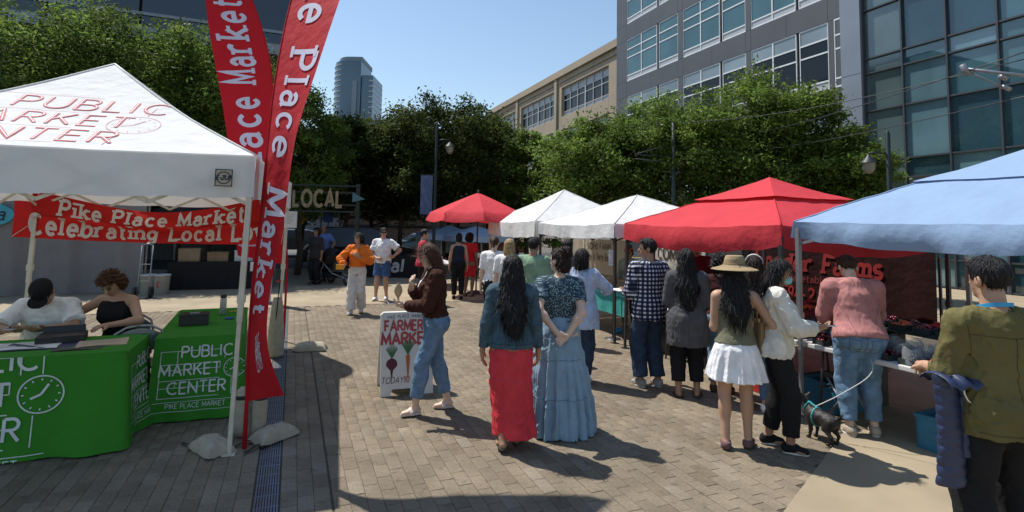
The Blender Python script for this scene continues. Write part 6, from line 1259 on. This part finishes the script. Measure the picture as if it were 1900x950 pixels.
# -- woman in orange blouse, man in white shirt
m_or = fab('orange', (.72, .17, .02))
pr20 = person('woman in orange blouse and wide cream trousers walking toward us', pp(660, 582), R(184), 1.68, .95, skin=1, h=.0115, hy=-32, hair=('tail', 'black'), seed=5, legs=((.08, .16, 0, -5), (-.08, -.12, .02, 5, -.35)), arms=(((.24, .20, 1.0), (.8, -.4, 0), (0, 1, .1), (-1, 0, 0), .6), ((-.06, .20, 1.20), (-.8, -.2, -.5), (.6, .3, .5), (0, -1, 0), .5)),
    wear=(('trousers', 'pants', fab('cream', (.62, .59, .54)), dict(r=(.10, .095, .105), hem=1.97, top=1.04)), ('blouse', 'top', m_or, dict(hem=1.0, sleeve=1.8, infl=.03, loose=.9, vneck=.045, ra=1.5, fold=.009, collar=.03)), SH(m_wht, m_solew)))
person('man in white short sleeved shirt and blue shorts walking toward us', pp(707, 557), R(172), 1.77, 1.06, male=True, skin=1, h=.0115, hy=28, hair=('short', 'black'), seed=6, legs=((.09, .14, 0, -8), (-.09, -.08, .0, 8)), arms=(((.06, .20, 1.0), (1, -.4, 0), (-.9, .3, -.2), (0, -1, 0), .4), ((-.29, .10, 1.03), (-1, -.6, 0), (.1, 1, .3), (1, 0, 0), .6)),
    wear=(('shorts', 'pants', denim('shorts', (.05, .10, .22)), dict(r=(.108, .10, .1), hem=.78, top=1.0)), ('shirt', 'top', m_wht, dict(hem=.88, sleeve=.72, infl=.024, loose=.9, ra=1.6, collar=.035, fold=.007)), SH(m_wht, m_solew)),
    extra=lambda d: d['part']('sunglasses', [cone(d['hd'](-.055, .098, 1.605), d['hd'](.055, .098, 1.605), .012, .012), ell(d['hd'](.033, .1, 1.6), (.024, .012, .018), d['RH'], .004), ell(d['hd'](-.033, .1, 1.6), (.024, .012, .018), d['RH'], .004)], m_blackp, hv=.006))
# -- people further off
person('man in red polo shirt and black trousers seen from the side', pp(783, 563), R(-75), 1.76, 1.05, male=True, skin=1, h=.0125, hair=('short', 'black'), seed=7, legs=((.09, .05, 0, -5), (-.09, -.08, 0, 5)), wear=(('trousers', 'pants', m_blk, dict(r=(.1, .078, .066), hem=1.95)), ('shirt', 'top', fab('red_polo', (.42, .035, .055)), dict(hem=.86, sleeve=.75, infl=.022, loose=.9, ra=1.5, collar=.03)), SH(m_blk, m_soled)))
person('woman in short bright red dress under the red umbrella', pd(872, 14.6), R(-20), 1.66, 1.05, skin=3, h=.014, hair=('curly', 'black'), seed=8, wear=(('dress', 'skirt', fab('red_dress', (.6, .02, .025)), dict(top=1.0, hem=.55, rings=((.55, .20, .15), (.8, .19, .14), (1.0, .155, .12)))), ('bodice', 'top', fab('red_dress', (.6, .02, .025)), dict(hem=.95, sleeve=.55, infl=.014, ra=1.5)), ('sandals', 'sandals', m_blk, dict(sole=m_soled))))
person('woman in navy sleeveless top beside the red dress', pd(852, 14.0), R(10), 1.66, 1.05, skin=1, h=.014, hair=('bun', 'black'), seed=9, wear=(('trousers', 'pants', m_blk, dict(r=(.1, .075, .06))), ('vest_top', 'top', fab('navy', (.02, .025, .05)), dict(hem=.9, sleeve=0, shoulder=0, infl=.012, neck=1.40)), SH(m_blk, m_soled)))
person('person in dark clothes standing left of the stroller', pp(583, 528), R(160), 1.70, 1.12, skin=3, h=.015, hair=('curly', 'black'), seed=10, wear=(('trousers', 'pants', m_blk, dict(r=(.1, .085, .07))), ('shirt', 'top', fab('charcoal', (.03, .028, .03)), dict(hem=.8, sleeve=1.2, infl=.02)), SH(m_blk, m_soled)))
person('man in blue checked shirt holding the stroller handle', pd(600, 17.4), R(-150), 1.80, 1.1, male=True, skin=3, h=.015, hair=('bald', 'black'), seed=11, arms=(((.2, .35, 1.05), (1, -.5, 0), (0, 1, 0), (0, 0, -1)), ((-.2, .35, 1.05), (-1, -.5, 0), (0, 1, 0), (0, 0, -1))), wear=(('trousers', 'pants', m_blk, dict(r=(.1, .085, .07))), ('shirt', 'top', fab('blue_check', (.10, .16, .36), var=.6, vs=40), dict(hem=.85, sleeve=.8, infl=.024, loose=.9)), SH(m_blk, m_soled)))
person('person in pale green shirt with black hair among the shoppers', pd(991, 8.0), R(-25), 1.72, 1.08, male=True, skin=2, h=.0115, hair=('short', 'black'), seed=12, wear=(('trousers', 'pants', m_jd, dict()), ('shirt', 'top', fab('sage', (.22, .33, .22)), dict(hem=.85, sleeve=1.7, infl=.026, loose=.9, collar=.03, fold=.006)), SH(m_blk, m_soled)))
person('blonde person in white tee shirt at the white stall', pd(946, 8.7), R(-15), 1.68, 1.1, skin=4, h=.0125, hair=('bob', 'blonde'), seed=13, wear=(('trousers', 'pants', m_jd, dict()), ('tee_shirt', 'top', m_wht, dict(hem=.88, sleeve=.7, infl=.022, loose=.8)), SH(m_wht, m_solew)))
person('brown haired person in white shirt left of the blonde one', pd(918, 9.5), R(-10), 1.70, 1.05, skin=4, h=.0125, hair=('tail', 'brown'), seed=14, wear=(('trousers', 'pants', m_blk, dict()), ('tee_shirt', 'top', m_wht, dict(hem=.88, sleeve=.8, infl=.022, loose=.8)), SH(m_wht, m_solew)))
person('dark haired woman facing the tan farm banner', pd(1054, 8.9), R(-40), 1.68, 1.0, skin=2, h=.0125, hair=('long', 'black', 1.15), seed=15, wear=(('trousers', 'pants', m_blk, dict()), ('shirt', 'top', fab('taupe', (.12, .1, .09)), dict(hem=.88, sleeve=1.8, infl=.02)), SH(m_blk, m_soled)))
person('seller with red headband behind the teal table', pd(1168, 10.3), R(150), 1.55, .98, skin=2, h=.0125, hp=25, hair=('bun', 'black'), seed=16, wear=(('trousers', 'pants', m_blk, dict()), ('shirt', 'top', fab('seller_sage', (.18, .2, .16)), dict(hem=.88, sleeve=1.2, infl=.02)), SH(m_blk, m_soled)),
    extra=lambda d: d['part']('headband', [loft_at([(1.655, .086, .102, 0, 0), (1.685, .082, .097, 0, 0)], d['RH'], d['RH'] @ V3(0, 0, 0)+d['hd'](0, 0, 1.5))], fab('headband', (.4, .03, .03)), hv=.009))
person('seller in dark cap behind the table under the red tent', pd(1290, 8.6), R(165), 1.74, 1.05, male=True, skin=2, h=.0125, hp=12, hair=('short', 'black'), seed=17, wear=(('trousers', 'pants', m_blk, dict()), ('shirt', 'top', fab('maroon', (.07, .012, .02)), dict(hem=.85, sleeve=1.0, infl=.022)), SH(m_blk, m_soled)),
    extra=lambda d: (d['part']('cap', [ell(d['hd'](0, 0, 1.66), (.092, .11, .075), d['RH'])], fab('maroon', (.07, .012, .02)), clip=None, hv=.009), d['part']('cap_brim', [ell(d['hd'](0, .12, 1.645), (.075, .075, .012), d['RH'])], fab('maroon', (.07, .012, .02)), hv=.007)))
# -- middle group at the stalls
person('woman in pale blue shirt and jeans with short black hair', pp(1078, 708), R(-30), 1.62, 1.05, skin=2, h=.0095, hair=('bob', 'black'), seed=18, legs=((.09, -.06, 0, -8), (-.09, .08, 0, 8)), arms=(((.18, .40, 1.12), (1, -.5, -.3), (.1, 1, .2), (-1, 0, 0), .6), None), wear=(('jeans', 'pants', m_jd, dict(r=(.1, .08, .072), hem=1.9)), ('shirt', 'top', fab('pale_blue', (.42, .50, .66)), dict(hem=.70, sleeve=1.8, infl=.028, loose=.9, flare=.06, fold=.007, collar=.03)), SH(m_wht, m_solew)))
pr7 = person('man in navy and white gingham shirt and jeans at the stall', pp(1203, 716), R(22), 1.76, 1.03, male=True, skin=2, h=.009, hy=50, hair=('short', 'black'), seed=19, arms=(((.14, .26, 1.05), (.4, -1, 0), (-.4, 1, 0), (-.4, 0, -1), .5), ((-.13, .28, 1.04), (-.45, -1, 0), (.2, 1, .1), (.4, 0, 1), .5)), legs=((.1, -.03, 0, -10), (-.1, .03, 0, 10)),
    wear=(('jeans', 'pants', m_jd, dict(r=(.105, .09, .085), hem=1.93)), ('shirt', 'top', m_ging, dict(hem=.78, sleeve=1.8, infl=.03, loose=.95, fold=.007, collar=.035)), SH(fab('grey_shoe', (.3, .3, .28)), m_solew)))
person('woman in long grey tunic with long black hair at the stall', pp(1275, 735), R(-12), 1.66, 1.08, skin=2, h=.009, hair=('long', 'black', 1.0), seed=20, arms=(((.14, .25, 1.0), (.4, -1, 0), (-.3, 1, 0), (0, 0, -1)), ((-.14, .25, 1.0), (-.4, -1, 0), (.3, 1, 0), (0, 0, -1))), legs=((.11, .02, 0, -14), (-.1, -.02, 0, 10)),
    wear=(('trousers', 'pants', m_blk, dict(r=(.1, .082, .076), hem=1.78)), ('tunic', 'top', fab('grey', (.085, .085, .09)), dict(hem=.60, sleeve=1.75, infl=.026, loose=.95, flare=.04, fold=.006)), ('sandals', 'sandals', fab('dark_strap', (.06, .03, .02)), dict(sole=m_soled))))
def hat_extra(d):
    HDc = d['hd'](0, .0, 1.655); me_ = d['part']('sun_hat', [loft_at([(1.655, .098, .112, 0, 0), (1.72, .09, .102, 0, 0), (1.755, .075, .085, 0, 0)], d['RH'], d['hd'](0, 0, 1.5)), loft_at([(1.622, .215, .225, 0, 0), (1.632, .20, .21), (1.645, .15, .16), (1.665, .10, .112)], d['RH'], d['hd'](0, 0, 1.5))], fab('khaki', (.30, .225, .13)), hv=.0075)
    d['part']('hat_band', [loft_at([(1.662, .102, .116, 0, 0), (1.685, .0995, .113)], d['RH'], d['hd'](0, 0, 1.5))], fab('hat_band', (.20, .14, .08)), hv=.0075)
pr4 = person('woman in wide khaki sun hat and short white pleated skirt', pp(1367, 830), R(-14), 1.62, 1.03, skin=1, h=.008, hy=-25, hair=('long', 'black', 1.12), seed=21, arms=(((.235, .16, 1.0), (1, -.9, -.4), (-.5, 1, .1), (-.6, 0, -.8), .5), ((-.13, .25, 1.02), (-.3, -1, -.4), (.3, 1, .1), (0, 0, -1))), legs=((.105, .05, 0, -22), (-.10, -.03, 0, -2)),
    wear=(('skirt', 'skirt', fab('white_skirt', (.76, .76, .78)), dict(top=1.02, hem=.63, pleat=(12, .06), fold=.002, rings=((.62, .265, .215, 0, 0), (.75, .235, .19), (.9, .195, .155, 0, -.02), (.97, .165, .125, 0, -.015), (1.03, .145, .105)))), ('camisole', 'top', fab('olive_top', (.17, .165, .11)), dict(hem=.95, sleeve=0, shoulder=0, strap=1.255, infl=.018, fold=.002)), SH(fab('mauve', (.15, .085, .085)), m_soled, -.01)), extra=hat_extra)
m_mask = fab('mask_teal', (.30, .55, .58))
def p3x(d):
    d['part']('face_mask', [ell(d['hd'](0, .078, 1.545), (.055, .05, .045), d['RH'])], m_mask, hv=.008)
    b = MB(); up = d['up']; s = d['s']; b.tube([Vector(up(p))*s for p in ((.045, -.03, 1.43), (.075, .06, 1.40), (.06, .165, 1.25), (.01, .185, 1.08), (-.04, .165, 1.25), (-.075, .06, 1.40), (-.045, -.03, 1.43))], .006, 5); b.build('lanyard', mat('lanyard_blue', (.05, .25, .5), .6), d['root'])
pr3 = person('woman in white jacket and face mask looking at her phone', pp(1446, 832), R(-108), 1.64, 1.0, skin=2, h=.008, hp=18, hair=('mid', 'black'), seed=22, legs=((.085, .10, 0, -6), (-.085, -.06, 0, 8)), arms=(((.04, .31, 1.10), (.8, -.4, -.6), (-.4, 1, .1), (-.3, 0, 1), .5), ((-.10, .29, 1.07), (-.8, -.4, -.6), (.4, 1, .1), (.3, 0, 1), .5)),
    wear=(('trousers', 'pants', m_blk, dict(r=(.1, .08, .066), hem=1.83)), ('tee_shirt', 'top', fab('lavender', (.42, .40, .5)), dict(hem=.9, sleeve=.3, infl=.01)), ('jacket', 'top', fab('offwhite', (.66, .63, .56)), dict(hem=.84, sleeve=1.86, infl=.027, loose=.95, open=.06, collar=.045, fold=.008, ra=1.3)), SH(m_blk, m_solew)), extra=p3x)
person('woman in black top with pale headband behind the sun hat', pd(1398, 5.9), R(-25), 1.62, 1.02, skin=1, h=.0095, hair=('mid', 'darkbrown'), seed=23, wear=(('jeans', 'pants', m_jm, dict()), ('tee_shirt', 'top', m_blk, dict(hem=.9, sleeve=.7, infl=.018)), SH(m_wht, m_solew)),
    extra=lambda d: d['part']('headband', [cone(d['hd'](.09*math.cos(a), -.0, 1.62+.098*math.sin(a)), d['hd'](.09*math.cos(a+.35), -.0, 1.62+.098*math.sin(a+.35)), .011, .011, .004) for a in [i*.35+.1 for i in range(9)]], m_wht, hv=.007))
person('woman in dark red top with black curls left of the sun hat', pd(1336, 6.5), R(-30), 1.60, 1.0, skin=1, h=.0105, hair=('curly', 'black'), seed=24, wear=(('jeans', 'pants', m_jl, dict()), ('tee_shirt', 'top', fab('dark_red', (.05, .012, .014)), dict(hem=.9, sleeve=.7, infl=.018)), SH(fab('brown_shoe', (.1, .06, .04)), m_soled)))
# -- woman in pink hoodie with the dog, man in olive shirt
pr2 = person('woman in pink hooded sweatshirt and pale jeans leaning over the produce', pp(1598, 806), R(-12), 1.70, 1.22, skin=4, h=.0085, bend=17, hp=22, hair=('short', 'brown'), seed=25, sw=.195, legs=((.12, .03, 0, -10), (-.11, -.02, 0, 8)), arms=(((.18, .42, .98), (.5, -1, -.2), (-.2, 1, -.2), (0, 0, -1)), ((-.16, .42, .98), (-.5, -1, -.2), (.2, 1, -.2), (0, 0, -1))),
    wear=(('jeans', 'pants', m_jl, dict(r=(.115, .082, .064), hem=1.88, infl=.02, top=1.06)), ('sweatshirt', 'top', fab('pink', (.42, .185, .175), bump=.2), dict(hem=.885, sleeve=1.75, infl=.03, loose=.8, hood=1, fold=.004, ra=1.1)), SH(fab('beige_shoe', (.38, .33, .26)), m_solew)))
def p1x(d):
    b = MB(); up = d['up']; s = d['s']; pts = [(.08, .03, 1.44), (.074, -.04, 1.462), (.04, -.082, 1.472), (0, -.09, 1.474), (-.04, -.082, 1.472), (-.074, -.04, 1.462), (-.08, .03, 1.44)]
    b.grid(lambda i, j: Vector(up(np.array(spl(pts, i))+V3(0, -.004, -.011+.022*j)))*s, 24, 1); b.build('lanyard', mat('lanyard_cyan', (.04, .32, .6), .6), d['root'])
pr1 = person('man in olive shirt seen from behind at the right edge', (2.69, 3.05), R(2), 1.76, 1.02, male=True, skin=1, h=.007, hair=('short', 'black'), seed=26, legs=((.17, .05, 0, -12), (-.14, -.02, 0, 10)), arms=(((.2, .26, 1.05), (1, -.9, 0), (-.5, 1, 0), (0, 0, -1)), ((-.15, .27, 1.07), (-.5, -1, -.4), (.5, 1, -.1), (0, 0, -1), .8)),
    wear=(('trousers', 'pants', m_blk, dict(r=(.104, .088, .08), hem=1.95, infl=.004)), ('shirt', 'top', fab('olive', (.125, .108, .042), vs=3), dict(hem=.80, sleeve=1.45, infl=.017, loose=.9, flare=.0, collar=.04, fold=.0065, ra=1.2)), SH(m_blk, m_soled)), extra=p1x)
# -- two seated at the information table
pr23 = person('man in white tee shirt and black cap seated looking at a phone', W(-2.2, 6.84)[:2], ST+math.pi, 1.72, 1.05, male=True, skin=2, h=.0095, sit=.54, bend=22, hp=38, hair=('short', 'black'), seed=27, legs=((.1, .48, .0), (-.1, .48, 0)), arms=(((.10, .50, .86), (1, -.2, -.4), (-.5, 1, 0), (-.3, 0, 1), .5), ((-.10, .50, .86), (-1, -.2, -.4), (.5, 1, 0), (.3, 0, 1), .5)),
    wear=(('trousers', 'pants', m_jd, dict()), ('tee_shirt', 'top', m_wht, dict(hem=.92, sleeve=.78, infl=.026, loose=.9, fold=.007, ra=1.5)), SH(m_blk, m_soled)), extra=lambda d: (d['part']('cap', [ell(d['hd'](0, -.002, 1.655), (.09, .106, .082), d['RH'])], m_blk, hv=.009), d['part']('cap_brim', [ell(d['hd'](0, .125, 1.638), (.078, .07, .012), d['RH'])], m_blk, hv=.007)))
person('woman in black sleeveless top with red brown curls seated at the table', W(-1.62, 6.86)[:2], ST+R(160), 1.70, 1.03, skin=1, h=.0095, sit=.57, bend=14, hp=30, hair=('curly', 'auburn'), seed=28, legs=((.1, .48, .0), (-.1, .48, 0)), arms=(((.24, .36, .86), (1, -.3, -.3), (-.5, 1, 0), (0, 0, -1)), ((-.16, .42, .86), (-1, -.3, -.3), (.5, 1, 0), (0, 0, -1))),
    wear=(('trousers', 'pants', m_jd, dict()), ('vest_top', 'top', m_blk, dict(hem=.92, sleeve=0, shoulder=0, neck=1.39, infl=.012)), SH(m_blk, m_soled)))
# -- stitching and pockets on the nearest clothes
m_st1 = fab('stitch_denim', (.03, .05, .068)); m_st2 = fab('stitch_olive', (.075, .066, .028)); m_st3 = fab('stitch_pink', (.28, .11, .105)); m_st4 = denim('stitch_jeans', (.07, .12, .19)); m_st5 = fab('stitch_dress', (.16, .25, .34))
seams((2, 'jacket'), [[(-.17, 1.25), (0, 1.235), (.17, 1.25)], [(-.085, 1.24), (-.06, .915)], [(.085, 1.24), (.06, .915)], [(-.19, .925), (.19, .925)], [(-.2, 1.36), (-.16, 1.2)], [(.2, 1.36), (.16, 1.2)]], m_st1)
seams((26, 'shirt'), [[(-.19, 1.315), (0, 1.305), (.19, 1.315)], [(0, 1.305), (.003, .82)], [(-.21, 1.37), (-.175, 1.2)], [(.21, 1.37), (.175, 1.2)], [(-.18, .825), (.18, .825)]], m_st2, .0022)
seams((25, 'sweatshirt'), [[(-.2, 1.26), (-.12, 1.1), (-.09, .98)], [(.2, 1.26), (.12, 1.1), (.09, .98)]], m_st3)
seams((25, 'jeans'), [[(0, .96), (0, .80)], [(-.17, .97), (-.08, .945), (0, .925), (.08, .945), (.17, .97)]]+[[(sx*.045, .90), (sx*.135, .915), (sx*.13, .80), (sx*.09, .775), (sx*.05, .79), (sx*.045, .90)] for sx in (-1, 1)], m_st4)
seams((4, 'jeans'), [[(-.1, .95), (-.09, .6)]], m_st4); seams((19, 'jeans'), [[(0, .95), (0, .8)]]+[[(sx*.04, .9), (sx*.12, .9), (sx*.115, .79), (sx*.045, .79), (sx*.04, .9)] for sx in (-1, 1)], m_st1)
seams((3, 'skirt'), [[(-.2, .70), (-.1, .695), (0, .70), (.1, .695), (.2, .70)], [(-.25, .36), (-.12, .352), (0, .358), (.12, .352), (.25, .36)]], m_st5, .004)
seams((20, 'tunic'), [[(-.17, 1.3), (0, 1.29), (.17, 1.3)], [(0, 1.29), (0, .66)]], fab('stitch_grey', (.055, .055, .06)))
# -- things held
def held(name, label, cat, pr, sx, off, rz, parts, group=None):
    p = hand_world(pr, sx)+Vector(off); t = thing(name, label, cat, p, rz, group)
    for nm, b, m in parts: b.build(nm, m, t, None, None, .003)
    return t
def phone_parts(): b = MB(); b.box((0, 0, 0), (.075, .15, .009)); c = MB(); c.box((0, 0, .0055), (.068, .138, .002)); return [('case', b, mat('phone_case', (.55, .5, .58), .4)), ('screen', c, g_dark)]
held('phone', 'pale phone held by the woman in the brown jacket', 'phone', pr15, -1, (-.10, -.01, .035), R(108), phone_parts(), 'phones'); held('phone', 'phone in the hands of the woman in the white jacket', 'phone', pr3, 1, (.09, .0, .03), R(-108), phone_parts(), 'phones'); held('phone', 'dark phone in the hands of the seated man in the cap', 'phone', pr23, 1, (.06, -.09, .03), R(200), phone_parts(), 'phones')
b = MB(); b.grid(lambda i, j: Vector((.042*math.cos(i*6.2832)*math.sin(j*3.1416), .018*math.sin(i*6.2832)*math.sin(j*3.1416), .085-.17*j)), 16, 10); b.tube([(0, 0, -.07), (.01, 0, -.15)], .012, 7); t = thing('hand_fan', 'tan oval hand fan held up behind the phone of the brown jacket woman', 'fan', hand_world(pr15, -1)+Vector((-.09, .06, .15)), R(20)); b.build('paddle', mat('fan_tan', (.45, .33, .19), .7), t)
b = MB(); b.box((0, 0, 0), (.16, .04, .10)); held('clutch', 'yellow clutch held by the woman in the orange blouse', 'clutch bag', pr20, 1, (-.05, -.1, .0), R(10), [('body', b, mat('clutch_yellow', (.7, .3, .02), .5))])
b = MB(); b.grid(lambda i, j: Vector((.06*math.cos(i*6.2832)*(1-.25*j), .15*math.sin(i*6.2832)*(1-.15*j), -.13+.26*j)), 24, 8); b.add([(.06*math.cos(a), .15*math.sin(a), -.13) for a in [i*.2618 for i in range(24)]], [tuple(range(23, -1, -1))]); c = MB(); c.tube([(0, -.10, .12), (.0, -.06, .3), (-.02, 0, .36), (0, .06, .3), (0, .10, .12)], .008, 6)
t = thing('handbag', 'tan leather shoulder bag under the arm of the sun hat woman', 'handbag', (pr4[0].location.x+.235, pr4[0].location.y+.05, .96), R(-14)); b.build('body', mat('leather_tan', (.22, .14, .065), .5), t); c.build('strap', mat('leather_tan', (.22, .14, .065), .5), t)
b = MB(); b.box((0, 0, 0), (.19, .26, .014)); held('tray', 'small paper tray in the hand of the gingham shirt man', 'tray', pr7, -1, (-.05, .09, .03), R(22), [('tray', b, mp_)])
# puffer jacket over the olive man's arm
pj = thing('puffer_jacket', 'navy quilted puffer jacket hanging from the arm of the olive shirt man', 'jacket', (2.45, 3.04, .0), R(6)); m_puf = mat('puffer_navy', (.018, .028, .075), .45, .15, 12, .3, 60, spec=.5)
def puff(cx, w, z0, z1, dp, ph, taper): 
    b = MB(); n = int((z1-z0)/.052)
    def f(i, j):
        z = z1-(z1-z0)*j; q = abs(math.sin(math.pi*(j*n))); a = i*2*math.pi; k = (.91+.09*q**.5+.03*math.sin(j*31+3*a))*(1-taper*(1-j)); return Vector((cx+.03*math.sin(j*2+ph)+w*k*math.cos(a)*(1+.06*math.sin(3*a+j*5)), dp*k*math.sin(a), z))
    b.grid(f, 28, n*8); b.add([f(i/28, 1) for i in range(28)], [tuple(range(28))]); b.add([f(i/28, 0) for i in range(28)], [tuple(range(27, -1, -1))]); return b
puff(-.06, .082, .545, 1.13, .045, .3, .2).build('sleeve', m_puf, pj); puff(.06, .085, .70, 1.13, .042, 1.2, .2).build('body', m_puf, pj)
b = MB(); b.grid(lambda i, j: Vector((-.11+.27*i, .10*math.cos(math.pi*j), 1.08+.055*math.sin(math.pi*j)+.012*math.sin(i*20))), 16, 10); b.build('fold', m_puf, pj)
b = MB(); b.tube([(.06+.06*math.cos(a), -.06, 1.08+.09*math.sin(a)) for a in [i*.5+2.6 for i in range(8)]], .004, 5); b.build('cord', m_wht, pj)

# ------------------------------------------------------------------ dog on a leash
m_fur = mat('dog_black', (.016, .013, .012), .55, .5, 18, .5, 120, dist=.006); dp = G(1524, 818)
def dog():
    P = [cone((0, -.13, .235), (0, .10, .245), .068, .082, .03), ell((0, .07, .225), (.07, .085, .09), k=.03), cone((0, .12, .27), (0, .19, .345), .058, .045, .03), ell((0, .215, .37), (.05, .055, .047), k=.02), cone((0, .235, .36), (0, .31, .345), .032, .018, .02), ell((0, .322, .352), (.012, .01, .01), k=.006)]
    for sx in (-1, 1):
        P += [cone((sx*.028, .20, .405), (sx*.062, .185, .435), .022, .01, .012), cone((sx*.062, .185, .435), (sx*.085, .195, .40), .014, .008, .008)]
        P += [cone((sx*.045, .095, .19), (sx*.048, .085, .10), .032, .019, .02), cone((sx*.048, .085, .10), (sx*.048, .10, .022), .017, .014, .015), ell((sx*.048, .115, .014), (.017, .026, .013), k=.01)]
        P += [ell((sx*.045, -.12, .20), (.038, .06, .065), k=.03), cone((sx*.052, -.09, .16), (sx*.054, -.165, .095), .034, .017, .02), cone((sx*.054, -.165, .095), (sx*.052, -.14, .022), .015, .013, .012), ell((sx*.052, -.122, .014), (.016, .026, .013), k=.01)]
    P += [cone((0, -.18, .27), (0, -.235, .30), .018, .012, .015), cone((0, -.235, .30), (.01, -.25, .35), .012, .005, .01)]
    V, Q = field(P, .006, None, lambda X, Y, Z: .0022*np.sin(90*X+20*Z)*np.sin(80*Y+30*Z)); me = npmesh('dog', V, Q, m_fur); o = link('dog', me, None, (dp.x, dp.y, 0), R(20)); o.scale = (.86,)*3; tag(o, 'small black dog in teal harness standing by the pink hoodie woman', 'dog')
    m_h = mat('harness_teal', (.04, .32, .34), .6); V, Q = field([loft([(-.012, .083, .098), (.012, .083, .098)], rotx(R(90)), (0, 0, 0))], .006) if False else field([cone((.08*math.cos(a), .045, .235+.092*math.sin(a)), (.08*math.cos(a+.4), .045, .235+.092*math.sin(a+.4)), .010, .010, .004) for a in [i*.4 for i in range(16)]]+[cone((.056*math.cos(a), .155-.02*math.sin(a), .305+.056*math.sin(a)), (.056*math.cos(a+.4), .155-.02*math.sin(a+.4), .305+.056*math.sin(a+.4)), .009, .009, .004) for a in [i*.4 for i in range(16)]]+[cone((0, .045, .332), (0, .15, .362), .01, .01, .004)], .006)
    link('harness', npmesh('harness', V, Q, m_h), o); return o
dg = dog(); a = Vector((dp.x, dp.y, 0))+Matrix.Rotation(R(20), 3, 'Z') @ Vector((0, .05, .29)); c = hand_world(pr2, 1)+Vector((.0, .02, -.02)); mid = Vector(AT(1618, 690, 5.0))
ls2 = thing('leash', 'pale cord leash running from the dog to the pink hoodie woman', 'leash', a, 0); b = MB(); P_ = [(0, 0, 0), (mid-a)*.5+Vector((0, 0, -.03)), mid-a, (mid-a).lerp(c-a, .5), c-a]; b.tube([spl(P_, k/24) for k in range(25)], .0042, 6); b.build('cord', mat('leash_pale', (.6, .58, .54), .6), ls2)

# ------------------------------------------------------------------ stroller
sp_ = G(618, 527); st_ = thing('stroller', 'dark three wheeled stroller with black hood before the parked car', 'stroller', (sp_.x, sp_.y, 0), R(-115)); b = MB()
for sx in (-1, 1): b.tube([(sx*.24, -.5, 1.02), (sx*.24, -.3, .72), (sx*.22, .15, .35), (sx*.06, .55, .2)], .015, 7); b.tube([(sx*.24, -.2, .62), (sx*.26, -.35, .22)], .014, 7)
b.tube([(-.24, -.5, 1.02), (0, -.52, 1.03), (.24, -.5, 1.02)], .018, 7); b.build('frame', m_leg_g, st_); b = MB(); b.box((0, 0, .48), (.4, .4, .08)); b.box((0, -.2, .68), (.4, .07, .48), Matrix.Rotation(R(-18), 3, 'X')); b.build('seat', m_blackp, st_)
b = MB(); b.grid(lambda i, j: Vector((.24*math.cos(math.pi*i), -.22+.42*math.sin(j*1.4), .82+.22*math.sin(math.pi*i)*math.cos(j*.9)+.06)), 14, 8); b.build('hood', m_darkc, st_); b = MB(); b.box((0, -.05, .28), (.36, .4, .16), None, 1.1); b.build('basket', m_darkc, st_)
for x, y, r_ in ((-.28, -.35, .16), (.28, -.35, .16), (0, .55, .13)): w = MB(); w.tube([(x-.025, y, r_), (x+.025, y, r_)], r_, 20); o = w.build('wheel', m_blackp, st_); w = MB(); w.tube([(x-.028, y, r_), (x+.028, y, r_)], r_*.6, 16); w.build('rim', m_leg_g, o)
